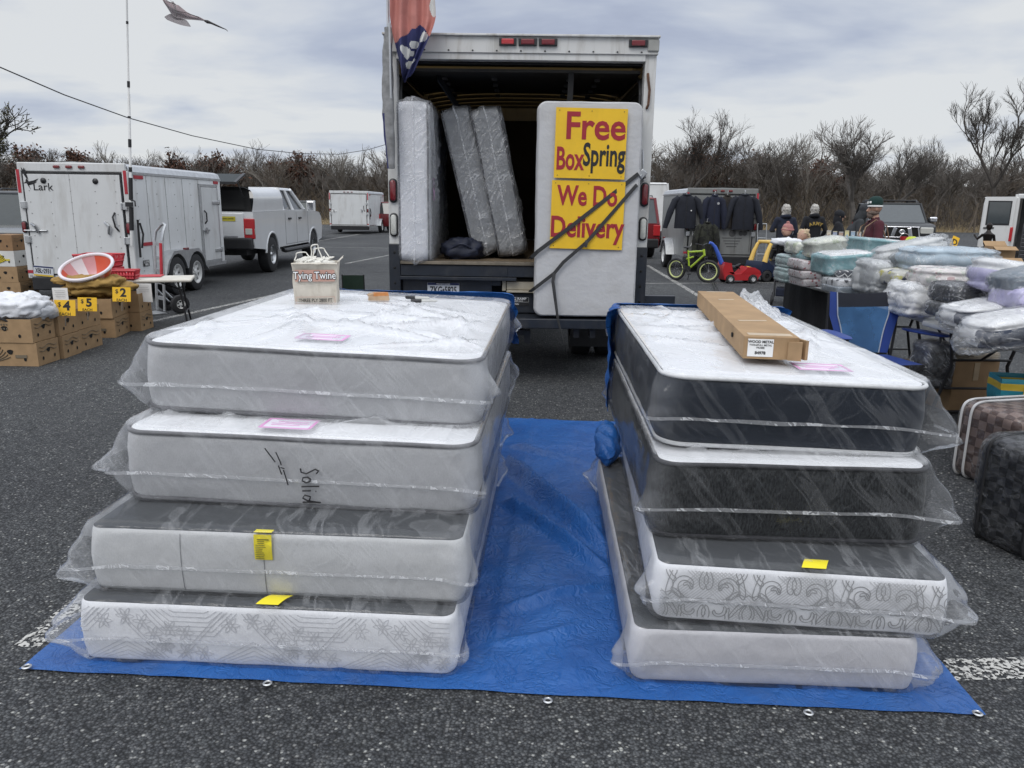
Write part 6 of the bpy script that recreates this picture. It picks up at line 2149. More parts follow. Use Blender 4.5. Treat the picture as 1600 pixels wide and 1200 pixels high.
# ------------------------------------------------------------------ vehicles behind on the right
p = D(1004, 350, 25)
car('red_wagon', 'dark red wagon showing between the box truck post and the grey trailer', 'car', (p.x - .62 + .2, 27.4, 0), R(0), 4.9, 1.95, red_paint, 1.12, 1.92, 1.1, (-2.38, -2.15, .6, 1.4), glass=mid_glass, lower=black_plastic)
p = D(1030, 300, 33)
VAN_M = white_paint
car('white_van', 'tall white van whose roof shows above the red wagon and grey trailer', 'van', (p.x - .45, 36, 0), R(0), 5.6, 2.0, VAN_M, 1.45, 2.62, 1.3, (-2.75, -2.7, 1.6, 2.35), wr=.36, glass=white_paint, lower=black_plastic, rails=False)
# black off-roader facing the camera
p = D(1419, 340, 26)
OX = car('off_roader', 'black off-roader with chrome barred grille facing the camera by the woods', 'car', (p.x + .4, 28.0, 0), R(163), 4.9, 1.98, black_paint, 1.24, 1.88, 1.20, (-2.3, -2.1, .35, 1.15), wr=.40, glass=mid_glass, lower=None, tail=True, front=False)
yb = 2.46
q = MB(); q.box((0, yb - .06, .92), (1.02, .06, .34)); gr = q.build('grille', dark_hole, OX, 0)
q = MB()
for s in (-1, 1):
    q.box((s * .24, yb - .02, .93), (.11, .06, .30), Matrix.Rotation(R(s * -14), 3, 'Y'), top=(1.1, 1))
    q.box((s * .50, yb - .03, .93), (.045, .06, .34), Matrix.Rotation(R(s * -12), 3, 'Y'))
q.box((0, yb - .02, .76), (1.04, .07, .055)); q.box((0, yb - .03, 1.10), (1.04, .06, .035))
q.build('grille_bar', chrome, gr, 0, bevel=.01)
q = MB(); q.tube([(.075 * math.cos(k * PI / 10), yb, .95 + .06 * math.sin(k * PI / 10)) for k in range(20)], .014, 6, True); q.box((0, yb + .005, .95), (.20, .02, .035)); q.build('emblem', chrome, gr)
q = MB(); q.box((0, yb - .02, .52), (1.85, .16, .36)); q.build('front_bumper', black_paint, OX, 0, bevel=.05, seg=3)
q = MB(); q.box((0, yb + .03, .62), (1.02, .10, .10)); q.build('bumper_guard', chrome, OX, 0, bevel=.03)
q = MB(); q.box((0, yb + .06, .53), (.8, .02, .14)); q.build('air_intake', dark_hole, OX, 0)
for s in (-1, 1):
    q = MB(); q.box((s * .74, yb - .12, .98), (.40, .16, .24)); q.build('headlamp', clear_lens, OX, 0, bevel=.04, seg=3)
    q = MB(); q.lathe([(.06, 0), (.055, .03), (0, .035)], 12, TR((s * .72, yb + .06, .52), rx=R(-90))); q.build('fog_lamp', clear_lens, OX)
    q = MB(); q.box((s * 1.16, .98, 1.34), (.24, .12, .17)); q.build('mirror_cap', chrome, OX, 0, bevel=.04)
q = MB()
for y_ in (-1.4, -.6, .1):
    q.tube([(-.72, y_, 1.97), (.72, y_, 1.97)], .022, 6)
for s in (-1, 1):
    q.tube([(s * .72, -1.7, 1.90), (s * .72, -1.6, 1.98), (s * .72, .1, 1.98), (s * .70, .3, 1.88)], .025, 6)
q.build('roof_rack', black_plastic, OX)
# white van at right edge with its rear door swung open
vx, vy = D(1583, 330, 17.2).x, 17.2
WV = thing('white_van', 'white van at the right edge with its rear doors swung open', 'van', (vx + .95 * math.cos(R(36)), vy - .95 * math.sin(R(36)), 0), R(-36))
q = MB()
pr = arch_poly(4.9, .45, (-1.4, 1.5), .44, [(2.43, .9), (2.2, 1.15), (1.6, 1.25), (1.15, 1.95), (.8, 2.02), (-2.42, 2.0), (-2.45, .5)], .38)
for s in (-1, 1):
    q.prism([(y + 2.45, z) for y, z in pr], s * .95, s * .91, 'x')
q.box((0, 2.0, 1.99), (1.84, 3.4, .05)); q.box((0, 4.2, 1.0), (1.86, 1.0, .7)); q.box((0, 2.4, .48), (1.8, 4.6, .06))
q.build('body', white_paint, WV, 0, bevel=.02)
q = MB()
for s in (-1, 1):
    q.box((s * .9, .02, 1.2), (.10, .08, 1.5))
q.box((0, .02, 1.96), (1.8, .08, .10)); q.build('rear_frame', white_paint, WV, 0, bevel=.02)
q = MB(); q.box((0, 1.5, 1.2), (1.78, .04, 1.45)); q.build('bulkhead', mat('van inside grey', (.12, .12, .125), .8, var=.2), WV, 0)
q = MB()
for k in range(9):
    q.box((.05, -.06, .62 + .085 * k), (1.5, .05, .06), Matrix.Rotation(R(25), 3, 'X'))
q.box((.05, -.03, .96), (1.54, .03, .85)); q.build('ribbed_panel', mat('grey ribbed plastic', (.09, .09, .095), .6, var=.15), WV, 0)
for s, ang in ((-1, -168), (1, 100)):
    e = bpy.data.objects.new('rear_door', None); COL.objects.link(e); e.parent = WV; e.location = (s * .95, -.03, 0); e.rotation_euler = (0, 0, R(-150) if s < 0 else R(0))
    w_ = .60
    sg = 1 if s < 0 else -1
    if s > 0:
        e.rotation_euler = (0, 0, R(80))
    q = MB(); q.prism([(0, .55), (sg * w_, .55), (sg * w_, 1.78), (sg * w_ * .97, 1.92), (0, 1.93)], -.03, .03, 'y'); q.build('door_panel', white_paint, e, 0, bevel=.02)
    for yy in (-.036, .036):
        q = MB(); q.box((sg * w_ * .5, yy, 1.60), (w_ * .74, .012, .46)); q.build('door_window', mid_glass, e, 0, bevel=.03)
        q = MB(); q.box((sg * w_ * .5, yy * .93, 1.60), (w_ * .82, .012, .52)); q.build('window_gasket', black_plastic, e, 0, bevel=.03)
        q = MB(); q.box((sg * w_ * .78, yy * 1.1, 1.28), (.22, .03, .03)); q.build('door_pull', black_plastic, e, 0, bevel=.01)
for s in (-1, 1):
    q = MB(); q.box((s * .93, -.03, 1.15), (.07, .08, .32)); q.build('tail_lamp', bright_red_lens, WV, 0, bevel=.02)
    for yw in (1.05, 3.95):
        wheel('wheel', WV, (s * .82, yw, .36), .36, .22, steel, .6, 6, s)
    q = MB(); q.box((s * .955, 3.2, 1.55), (.012, .7, .4)); q.build('side_window', mid_glass, WV, 0)
# ------------------------------------------------------------------ bicycle and ride-on toys
lime = mat('lime green paint', (0.36, 0.50, 0.03), .3, var=.06, coat=.4)
limer = mat('pale lime rim', (0.62, 0.68, 0.28), .4, var=.06)
BK = thing('bicycle', 'lime green childs bicycle with knobby black tyres leaning by the grey trailer', 'bicycle', (3.72, 17.72, .25), 0, rot=(0, 0, 0))
rw, fw = V((0, 0, 0)), V((.60, -.55, 0))
ax = (fw - rw).normalized()
def bw_wheel(c, ang):
    e = bpy.data.objects.new('wheel', None); COL.objects.link(e); e.parent = BK; e.location = c; e.rotation_euler = (0, 0, ang)
    def ring(r0, n=32):
        return [(r0 * math.cos(2 * PI * k / n), 0, r0 * math.sin(2 * PI * k / n)) for k in range(n)]
    q = MB(); q.tube(ring(.222), .032, 8, True); q.build('tyre', rubber, e)
    q = MB(); q.tube(ring(.185), .016, 8, True); q.build('rim', limer, e)
    q = MB()
    for k in range(20):
        a_ = 2 * PI * k / 20
        q.tube([(.02 * math.cos(a_ + .5), .02 * (-1) ** k, .02 * math.sin(a_ + .5)), (.18 * math.cos(a_), 0, .18 * math.sin(a_))], .0018, 3)
    q.tube([(0, -.04, 0), (0, .04, 0)], .022, 10); q.build('spokes', steel, e)
base = math.atan2(ax.y, ax.x)
bw_wheel(rw, base + R(-4)); bw_wheel(fw, base + R(24))
def bp_(f, z, s=0):
    n = V((-ax.y, ax.x, 0))
    return ax * f + V((0, 0, z)) + n * s
L_ = (fw - rw).length
q = MB()
q.tube([bp_(.30, .40), bp_(L_ - .13, .44)], .022, 8); q.tube([bp_(.33, .03), bp_(L_ - .12, .36)], .026, 8); q.tube([bp_(.33, .03), bp_(.28, .44)], .020, 8)
q.tube([bp_(.24, .24), bp_(.42, .30)], .02, 8); q.tube([bp_(L_ - .12, .34), bp_(L_ - .15, .48)], .026, 8)
q.build('frame', lime, BK)
q = MB()
for s in (-.05, .05):
    q.tube([bp_(0, 0, s), bp_(.33, .03, s * .6)], .012, 6); q.tube([bp_(0, 0, s), bp_(.26, .28, s * .6)], .012, 6)
    q.tube([bp_(L_, 0, s), bp_(L_ - .09, .30, s)], .014, 6)
q.tube([bp_(L_ - .09, .30, -.06), bp_(L_ - .09, .30, .06)], .016, 6)
q.split('fork', black_metal, BK)
q = MB(); q.tube([bp_(L_ - .15, .46), bp_(L_ - .17, .56)], .014, 6); q.tube([bp_(L_ - .22, .60, -.26), bp_(L_ - .19, .58, -.1), bp_(L_ - .17, .56), bp_(L_ - .19, .58, .1), bp_(L_ - .22, .60, .26)], .012, 6); q.build('handlebar', black_metal, BK)
q = MB(); q.blob(bp_(.25, .50), (.10, .055, .025), 16, 8, M=Matrix.Rotation(base, 3, 'Z')); q.tube([bp_(.28, .40), bp_(.26, .49)], .013, 6); q.build('saddle', black_plastic, BK)
q = MB(); q.lathe([(.07, -.006), (.07, .006), (0, .006)], 20, Matrix.Translation(bp_(.33, .03, -.05)) @ rotz(base) @ Matrix.Rotation(R(90), 4, 'X')); q.tube([bp_(.33, .03, -.07), bp_(.40, -.08, -.07)], .009, 6); q.tube([bp_(.33, .03, .07), bp_(.26, .14, .07)], .009, 6); q.box(bp_(.40, -.08, -.12), (.08, .06, .02)); q.box(bp_(.26, .14, .12), (.08, .06, .02)); q.build('crank', black_metal, BK)
q = MB(); q.tube([bp_(.30, .0, .08), bp_(.22, -.24, .16)], .008, 6); q.build('kickstand', black_metal, BK)
toy_red = mat('red toy plastic', (.42, .02, .025), .3, var=.06, coat=.2)
toy_blue = mat('blue toy plastic', (.05, .12, .52), .35, var=.06)
toy_yel = mat('yellow toy plastic', (.72, .48, .12), .4, var=.06)
toy_or = mat('orange toy plastic', (.75, .32, .03), .35, var=.06)
PC = thing('push_car', 'red toy push car with orange bonnet and long blue handle', 'toy car', (5.02, 17.3, 0), R(-82))
def toyside(pts):
    return pts
q = MB()
body = arch_poly(.92, .07, (-.26, .27), .11, [(.46, .20), (.42, .28), (.30, .345), (.14, .36), (.06, .27), (-.02, .20), (-.16, .20), (-.22, .30), (-.25, .44), (-.40, .46), (-.45, .30)], .09)
q.prism(body, -.19, .19, 'x'); q.build('body', toy_red, PC, 40, bevel=.035, seg=3)
q = MB(); q.grid(8, 6, lambda a_, b_: ((a_ - .5) * .24 * (1 - .4 * b_), .16 + .26 * b_, .372 - .085 * b_ ** 2 - .03 * abs(a_ - .5))); q.build('bonnet', toy_or, PC)
q = MB(); q.tube([(0, -.40, .42), (0, -.46, .55), (0, -.58, .78), (0, -.66, .86), (0, -.72, .88)], [.055, .05, .04, .032, .03], 10); q.build('push_handle', toy_blue, PC)
q = MB(); q.tube([(0, .03, .30), (0, -.02, .38)], .015, 6); q.lathe([(.07, 0), (.07, .015), (0, .015)], 14, TR((0, -.02, .385), rx=R(30))); q.build('steering_wheel', black_plastic, PC)
for s in (-1, 1):
    for yw in (-.26, .27):
        wheel('wheel', PC, (s * .19, yw, .095), .095, .07, white_paint, .5, 5, s, 20).children[0].data.materials[0] = mat('blue grey tyre', (.06, .10, .26), .5)
    q = MB(); q.blob((s * .10, .43, .26), (.03, .02, .03), 10, 8); q.build('headlamp', toy_or, PC)
CC = thing('ride_on_coupe', 'navy ride-on toy coupe with a yellow roof frame, just right of the red push car', 'toy car', (5.92, 17.9, 0), R(-70))
navyp = mat('navy toy plastic', (.012, .022, .055), .4, var=.1)
q = MB(); q.prism(arch_poly(.98, .12, (-.30, .31), .15, [(.48, .30), (.42, .40), (.22, .46), (.12, .40), (-.10, .32), (-.28, .46), (-.44, .46), (-.48, .30)], .13), -.29, .29, 'x'); q.build('body', navyp, CC, 40, bevel=.04, seg=3)
q = MB()
for s in (-1, 1):
    q.tube([(s * .25, .22, .44), (s * .23, .12, .82), (s * .22, .06, .86)], [.045, .035, .035], 8)
    q.tube([(s * .25, -.36, .44), (s * .24, -.30, .66), (s * .23, -.22, .84), (s * .22, -.14, .87)], [.06, .05, .04, .035], 8)
q.build('roof_post', toy_yel, CC)
q = MB(); q.box((0, -.04, .885), (.52, .36, .07)); q.build('roof', toy_yel, CC, 0, bevel=.03, seg=3)
q = MB(); q.lathe([(.09, 0), (.09, .02), (0, .02)], 16, TR((0, .13, .52), rx=R(50))); q.build('steering_wheel', black_plastic, CC)
for s in (-1, 1):
    for yw in (-.30, .31):
        wheel('wheel', CC, (s * .27, yw, .13), .13, .09, black_plastic, .5, 6, s, 20)
# odds and ends round the coupe
q = MB(); q.box((0, 0, .14), (.50, .40, .28), top=(1.12, 1.12)); q.box((0, 0, .29), (.60, .50, .03)); q.tube([(-.2, -.24, .22), (.2, -.24, .22)], .015, 6)
tag(q.build('storage_tub', mat('grey plastic tub', (.16, .165, .17), .5, var=.1), loc=(6.35, 17.35, .0), rz=R(10), bevel=.015, smooth=0), 'grey plastic storage tub standing in front of the toy coupe', 'tub')
q = MB(); q.blob((0, 0, .09), (.20, .16, .09), 18, 10, .4, 3, 4); q.blob((.1, -.05, .16), (.10, .08, .06), 14, 8, .4, 3, 7)
tag(q.build('shoes_heap', mat('mixed grey shoes', (.12, .12, .13), .7, var=.6, vs=14), loc=(6.35, 17.3, .30)), 'heap of grey shoes filling the plastic storage tub', 'shoes')
t = thing('luggage_cart', 'folding chrome luggage cart leaning at the right end of the grey trailer', 'cart', (6.28, 19.7, 0), R(10))
q = MB()
for s in (-.12, .12):
    q.tube([(s, 0, .1), (s, .12, 1.25)], .013, 6)
q.tube([(-.12, .12, 1.25), (.12, .12, 1.25)], .013, 6); q.tube([(-.12, .04, .5), (.12, .04, .5)], .01, 6); q.tube([(-.12, .08, .9), (.12, .08, .9)], .01, 6)
q.build('frame', steel, t)
q = MB(); q.box((0, -.1, .03), (.34, .24, .02)); q.build('toe_plate', steel, t, 0)
for s in (-1, 1):
    wheel('wheel', t, (s * .17, .08, .09), .09, .04, steel, .5, 5, s, 16)
# folded chair frame lying in front of the bicycle
q = MB(); q.tube([G(1113, 441, .02), G(1118, 452, .05), G(1122, 470, .20), G(1125, 482, .30)], .012, 6); q.tube([G(1116, 441, .02), G(1123, 452, .05), G(1128, 472, .2)], .009, 6)
tag(q.build('bent_rod', black_metal), 'thin bent black rod standing behind the long brown carton', 'rod')
# ------------------------------------------------------------------ bedding tables, right
TA = folding_table('white folding table at the far end of the bedding stall, black cloth at its end', (3.86, 8.98), 0, .76, 1.66, .74, group='white folding tables of the bedding stall')
TB = folding_table('white folding table in the middle of the bedding stall behind the blue chair', (3.84, 7.26), 0, .76, 1.66, .74, group='white folding tables of the bedding stall')
TCn = folding_table('white folding table nearest the camera in the bedding stall, dark legs showing', (3.78, 5.42), R(1.5), .76, 1.80, .74, group='white folding tables of the bedding stall')
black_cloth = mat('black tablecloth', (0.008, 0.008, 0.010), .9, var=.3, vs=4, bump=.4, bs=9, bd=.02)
q = MB()
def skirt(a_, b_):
    # far end cloth, then a near-side run standing in for under-table shade
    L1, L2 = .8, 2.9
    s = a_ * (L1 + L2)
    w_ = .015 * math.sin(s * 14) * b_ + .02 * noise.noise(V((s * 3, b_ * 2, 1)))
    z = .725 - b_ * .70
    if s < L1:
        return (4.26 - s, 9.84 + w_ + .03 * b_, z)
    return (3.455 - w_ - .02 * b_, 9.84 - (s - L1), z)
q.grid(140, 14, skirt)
tag(q.build('tablecloth', black_cloth, smooth=179), 'black tablecloth on the far bedding table, its near run standing in for shade below', 'tablecloth')
def bagtex(name, cols, kind='plain', sc=8, rough=.75):
    m = newmat(name)
    co = objco()
    if kind == 'plain':
        c = mix(cols[0], cols[1], ramp(nz(co, sc, 4, .6), [(0.4, 0.0), (0.6, 1.0)]))
    elif kind == 'floral':
        vo = nd('ShaderNodeTexVoronoi', i_Scale=sc)
        lk(co, vo.inputs['Vector'])
        msk = ramp(mth('ADD', vo.outputs['Distance'], mth('MULTIPLY', nz(co, sc * 3, 3), .5)), [(0.50, 1.0), (0.56, 0.0)])
        c = mix(cols[0], cols[1], msk)
        if len(cols) > 2:
            c = mix(c, cols[2], ramp(nz(co, sc * 1.3, 3, .5, 1.0), [(0.56, 0.0), (0.60, 1.0)]))
    elif kind == 'check':
        ck = nd('ShaderNodeTexChecker', i_Scale=sc)
        ck.inputs[1].default_value = (*cols[0], 1); ck.inputs[2].default_value = (*cols[1], 1)
        lk(co, ck.inputs[0])
        c = ck.outputs[0]
    elif kind == 'zig':
        wv = nd('ShaderNodeTexWave', wave_profile='TRI', i_Scale=sc, i_Distortion=0.0)
        sx = nd('ShaderNodeSeparateXYZ'); lk(co, sx.inputs[0])
        tri = mth('PINGPONG', mth('MULTIPLY', mth('ADD', sx.outputs[0], sx.outputs[1]), 1.0), .035)
        cb = nd('ShaderNodeCombineXYZ'); lk(mth('ADD', sx.outputs[2], tri), cb.inputs[0]); lk(cb.outputs[0], wv.inputs[0])
        c = mix(cols[0], cols[1], ramp(wv.outputs['Fac'], [(0.72, 0.0), (0.78, 1.0)]))
    elif kind == 'dots':
        vo = nd('ShaderNodeTexVoronoi', i_Scale=sc, i_Randomness=0.0)
        lk(co, vo.inputs['Vector'])
        c = mix(cols[1], cols[0], ramp(vo.outputs['Distance'], [(0.28, 0.0), (0.34, 1.0)]))
    fin(c, rough, bump=nz(co, 22, 4), bstr=.15, bdist=.012, spec=.2, sheen=.1)
    return m
aqua = bagtex('aqua quilt cloth', [(.19, .37, .40), (.27, .45, .47)])
aquab = bagtex('pale aqua quilt cloth', [(.36, .47, .47), (.47, .56, .56)])
whitegreen = bagtex('white and sage quilt cloth', [(.62, .63, .56), (.46, .50, .36)], 'floral', 7)
redfl = bagtex('white and red floral cloth', [(.60, .55, .55), (.30, .08, .09)], 'floral', 22)
zigz = bagtex('navy zigzag cloth', [(.03, .035, .05), (.62, .62, .62)], 'zig', 6)
bw_ = bagtex('white and black print cloth', [(.62, .62, .63), (.05, .05, .06)], 'floral', 13)
slate = bagtex('slate quilt cloth', [(.16, .19, .22), (.22, .25, .28)])
greyq = bagtex('pale grey quilt cloth', [(.46, .47, .47), (.56, .57, .57)])
lblue = bagtex('light blue quilt cloth', [(.37, .46, .53), (.46, .54, .60)])
pinkfl = bagtex('pale floral cloth', [(.66, .62, .60), (.46, .34, .34), (.50, .52, .46)], 'floral', 10)
yelfl = bagtex('navy and yellow floral cloth', [(.52, .51, .46), (.05, .06, .12), (.50, .47, .16)], 'floral', 9)
charc = bagtex('charcoal quilt with pale dots', [(.035, .037, .042), (.20, .20, .21)], 'dots', 30)
charc2 = bagtex('charcoal diamond quilt', [(.028, .030, .034), (.07, .072, .08)], 'check', 26)
lav = bagtex('lavender quilt cloth', [(.50, .47, .68), (.60, .57, .76)])
whiteq = bagtex('white quilt cloth', [(.66, .66, .66), (.76, .76, .76)])
navyq = bagtex('navy slate quilt cloth', [(.035, .045, .07), (.06, .07, .10)])
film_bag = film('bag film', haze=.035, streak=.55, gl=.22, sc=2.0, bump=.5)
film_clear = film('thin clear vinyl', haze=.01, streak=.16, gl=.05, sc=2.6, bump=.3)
def rbox_pts(r, p, n, m, seed, amp, sag=0):
    pass
def bag(label, u0, v0, u1, v1, y, dep, m, rz=0, tilt=0, p=3.2, amp=.10, seed=1, nm='bedding_bag', cat='bedding bag', fm=None, neck=None, layers=0, rx=0, shell=1.05, two=None, group='bagged bedding on the folding tables'):
    c = D((u0 + u1) / 2, (v0 + v1) / 2, y)
    a_, b_ = D(u0, v1, y), D(u1, v0, y)
    hx, hz = (b_.x - a_.x) / 2, (b_.z - a_.z) / 2
    t = thing(nm, label, cat, c, 0, group, rot=(rx, tilt, rz))
    q = MB()
    n, mm = 64, 32
    p, amp = p + 1.3, amp * .62
    layers = layers or (2 if hz > .09 else 0)
    def pw(x):
        return math.copysign(abs(x) ** (2 / p), x)
    def shape(k, amp_, sd):
        vs = []
        for i in range(mm + 1):
            th = -PI / 2 + PI * i / mm
            for j in range(n):
                ph = 2 * PI * j / n
                d = V((pw(math.cos(th)) * pw(math.cos(ph)), pw(math.cos(th)) * pw(math.sin(ph)), pw(math.sin(th))))
                pos = V((d.x * hx, d.y * dep / 2, d.z * hz))
                w_ = pos * 9 + V((sd * 3.1, sd, 0))
                w2 = V((w_.x * .8, w_.y * .8, w_.z * 1.7)); f = k * (1 + amp_ * noise.noise(w_ * .8) - amp_ * 1.1 * max(0, .28 - abs(noise.noise(w2 * 1.4))) * 2 + amp_ * .5 * (abs(noise.noise(w_ * 3.1)) - .2))
                if layers:
                    f *= 1 - .09 * abs(math.sin(d.z * layers * PI / 2 + .3 * noise.noise(w_ * .5))) ** 10 * (1 if abs(d.z) < .92 else 0)
                vs.append(pos * f)
        return vs
    fs = [(i * n + j, i * n + (j + 1) % n, (i + 1) * n + (j + 1) % n, (i + 1) * n + j) for i in range(mm) for j in range(n)]
    vs = shape(1 / shell * 1.0, amp, seed)
    q.add(vs, fs)
    mats = [m]
    if two:
        mats.append(two[0])
        for fi in range(len(q.f)):
            cc = sum((q.v[k] for k in q.f[fi]), V()) / 4
            if two[1](cc.x / hx, cc.y / (dep / 2), cc.z / hz):
                q.m[fi] = 1
    q.build('bedding', mats, t, 179)
    q = MB()
    vs = shape(1.0, amp * 1.3, seed + 7)
    if neck:
        for k, vv in enumerate(vs):
            d = vv.normalized().dot(V(neck[0]).normalized())
            if d > .75:
                e = (d - .75) / .25
                vs[k] = vv + V(neck[0]).normalized() * neck[1] * e ** 1.5 + V((0, 0, .03 * noise.noise(vv * 20)))
    q.add(vs, fs)
    q.build('plastic_bag', fm or film_bag, t, 179, attr=[.25] * len(vs))
    return t
bag('pale aqua bagged quilt at the bottom left end of the bedding pile', 1215, 417, 1234, 441, 9.35, .5, aquab, seed=1, layers=2)
bag('pale aqua bagged quilt stacked on its twin at the left end of the pile', 1217, 397, 1240, 418, 9.38, .5, aquab, seed=2, layers=2)
bag('lowest red floral bedding pack at the table edge', 1241, 433, 1290, 446, 8.75, .5, redfl, seed=3, p=6, amp=.04)
bag('middle red floral bedding pack in its stack', 1239, 421, 1288, 434, 8.76, .5, redfl, seed=4, p=6, amp=.04)
bag('top red floral bedding pack sloping down in its stack', 1237, 406, 1282, 422, 8.80, .5, redfl, seed=5, p=5, amp=.06, tilt=R(8))
bag('small white and sage bagged quilt at the far left top of the pile', 1231, 377, 1258, 396, 9.2, .45, whitegreen, seed=6, amp=.14)
bag('pale blue bagged quilt squeezed under the white roll with the cord handle', 1243, 393, 1284, 413, 9.0, .5, aqua, seed=8, tilt=R(10), layers=2)
t = bag('white and sage bedding roll with a cord handle on top of the pile', 1256, 370, 1320, 401, 8.7, .45, whitegreen, seed=9, tilt=R(-9), p=3.0, layers=3)
hx_ = .20
q = MB(); q.tube([(-.02 + .10 * math.cos(a_) + .04, -.235 - .02 * math.sin(a_), -.02 + .05 * math.sin(a_)) for a_ in [PI + PI * k / 12 for k in range(13)]], .006, 6); q.build('cord_handle', linen, t)
bag('dark navy zigzag bedding pack under the aqua comforter', 1291, 419, 1352, 438, 7.98, .5, zigz, seed=10, p=6, amp=.03)
bag('white and black printed bedding pack beneath the zigzag pack', 1292, 434, 1350, 447, 7.75, .45, bw_, seed=11, p=6, amp=.03)
bag('slate blue bedding pack lowest beneath the printed one', 1291, 445, 1350, 457, 7.70, .45, slate, seed=12, p=6, amp=.03)
bag('large aqua folded comforter in clear plastic on the zigzag pack', 1273, 392, 1356, 428, 8.05, .55, aqua, seed=13, p=4.2, amp=.07, tilt=R(-5), layers=3, two=(whiteq, lambda x, y, z: z > .75 and x > -.75))
bag('flat aqua zipped case at the back of the bedding pile', 1330, 372, 1402, 401, 9.0, .6, aqua, seed=14, p=7, amp=.03, tilt=R(4), two=(whiteq, lambda x, y, z: z > .85 and x > -.2))
bag('coiled grey comforter roll seen end on, wrapped in loose film', 1340, 404, 1384, 460, 7.25, .55, greyq, seed=15, p=2.3, amp=.16)
bag('long pale grey roll lying slantwise across the top of the pile', 1362, 376, 1480, 410, 7.4, .30, greyq, seed=16, p=2.6, amp=.09, tilt=R(-13), neck=((1, 0, .1), .05))
bag('light blue puffy comforter bag right of the slanting roll', 1402, 386, 1552, 424, 7.0, .55, lblue, seed=17, p=3.2, amp=.12)
bag('navy and yellow floral bagged quilt under the light blue comforter', 1376, 420, 1432, 446, 6.95, .45, yelfl, seed=18, p=3, amp=.12)
bag('pale floral comforter bag under the light blue comforter', 1424, 417, 1532, 456, 6.45, .55, pinkfl, seed=19, p=3.2, amp=.13)
bag('crumpled clear bag of white bedding behind the blue chair', 1388, 440, 1468, 494, 6.5, .5, whiteq, seed=20, p=2.3, amp=.22, fm=film_soft)
bag('charcoal dotted quilt bag under the pale floral comforter', 1463, 440, 1530, 474, 5.95, .45, charc, seed=21, p=3, amp=.09)
bag('charcoal diamond quilt bag lowest at the table edge', 1454, 470, 1518, 496, 5.95, .42, charc2, seed=22, p=2.8, amp=.07)
bag('white quilt lined in lavender spilling from its bag at the right edge', 1518, 408, 1640, 462, 5.65, .5, lav, seed=23, p=2.7, amp=.10, tilt=R(9), two=(whiteq, lambda x, y, z: z > .25))
bag('grey quilt in a knotted clear bag on the lavender bedding', 1553, 418, 1650, 452, 5.35, .4, slate, seed=24, p=2.4, amp=.13, tilt=R(-12))
bag('lavender folded quilt at the right edge under the grey one', 1556, 447, 1650, 486, 5.3, .4, lav, seed=25, p=2.8, amp=.10, tilt=R(6))
bag('white bedding roll with navy lining, upper of the two at the near table edge', 1475, 470, 1592, 508, 5.45, .45, whiteq, seed=26, p=3.0, amp=.09, tilt=R(-9), neck=((-1, 0, -.1), .05), two=(navyq, lambda x, y, z: x < -.05 and y < -.2 and z < .55), shell=1.08)
bag('white bedding roll with slate lining, lower one overhanging the near table edge', 1505, 488, 1650, 538, 4.95, .45, whiteq, seed=27, p=2.8, amp=.10, tilt=R(-11), neck=((-1, 0, -.25), .09), two=(navyq, lambda x, y, z: x < .1 and y < -.2 and z < .35), shell=1.08)
# ------------------------------------------------------------------ under and beside the tables
ub = [('plain brown carton under the nearest bedding table', (3.95, 5.75), .40, .36, .34, cardboard), ('white printed carton under the nearest bedding table', (4.15, 5.25), .42, .40, .50, white_box_m), ('flat brown carton behind the blue chair under the middle table', (3.95, 6.9), .5, .5, .26, cardboard), ('brown carton standing behind the dark quilted bag', (3.80, 6.35), .42, .3, .42, cardboard)]
for i, (lab, (x, y), w_, d_, h_, mm) in enumerate(ub):
    t = thing('carton', lab, 'box', (x, y, 0), R(6 * i - 8), 'cartons under the bedding tables')
    q = MB(); q.box((0, 0, h_ / 2), (w_, d_, h_)); q.build('carton_wall', mm, t, 0, bevel=.004)
    q = MB(); q.box((0, 0, h_ + .003), (w_ * .98, .05, .003)); q.box((0, -d_ / 2 - .002, h_ * .8), (.05, .003, h_ * .35)); q.build('packing_tape', pk_tape, t, 0)
    if mm is white_box_m:
        q = MB()
        for k in range(5):
            q.box((-.02 * k, -d_ / 2 - .003, h_ * .85 - .06 * k), (.28 - .04 * k, .002, .018))
        q.build('print', ink_black, t, 0)
q = MB()
for k in range(5):
    q.box((.01 * k, .006 * k, .005 + .011 * k), (.36, .28, .009), Matrix.Rotation(R(7 * k), 3, 'Z'))
tag(q.build('paper_pile', mat('tan papers', (.46, .40, .32), .8, var=.2), loc=(3.82, 6.35, .42), smooth=0), 'loose pile of tan papers on the carton under the middle table', 'papers')
bag('dark quilted bag standing on the ground under the middle table', 1426, 532, 1486, 604, 6.25, .35, charc2, seed=31, p=4, amp=.05, group='bagged bedding on the ground')
t = thing('shopping_bag', 'teal shopping bag with yellow bands and handles under the near table', 'bag', (3.46, 5.02, .0), R(-12))
teal = mat('teal woven plastic', (.02, .19, .25), .4, var=.12, vs=6, bump=.3, bs=26, bd=.01)
yel = mat('yellow band plastic', (.50, .36, .04), .45, var=.1)
q = MB()
def tb(a_, b_):
    k = a_ * 4; i = int(k) % 4; f = k - int(k)
    cs = [(-.20, -.11), (.24, -.11), (.24, .11), (-.20, .11)]
    x = cs[i][0] * (1 - f) + cs[(i + 1) % 4][0] * f
    y = cs[i][1] * (1 - f) + cs[(i + 1) % 4][1] * f
    s = 1 + .04 * b_
    return (x * s + .012 * noise.noise(V((x * 8, b_ * 6, y * 8))), y * s + .012 * noise.noise(V((x * 8, b_ * 6, 4))), .19 + b_ * .36)
q.grid(48, 24, tb, cu=True)
fi = 0
for i in range(48):
    for j in range(23):
        if j in (18, 19, 20) or j < 2:
            q.m[fi] = 1
        fi += 1
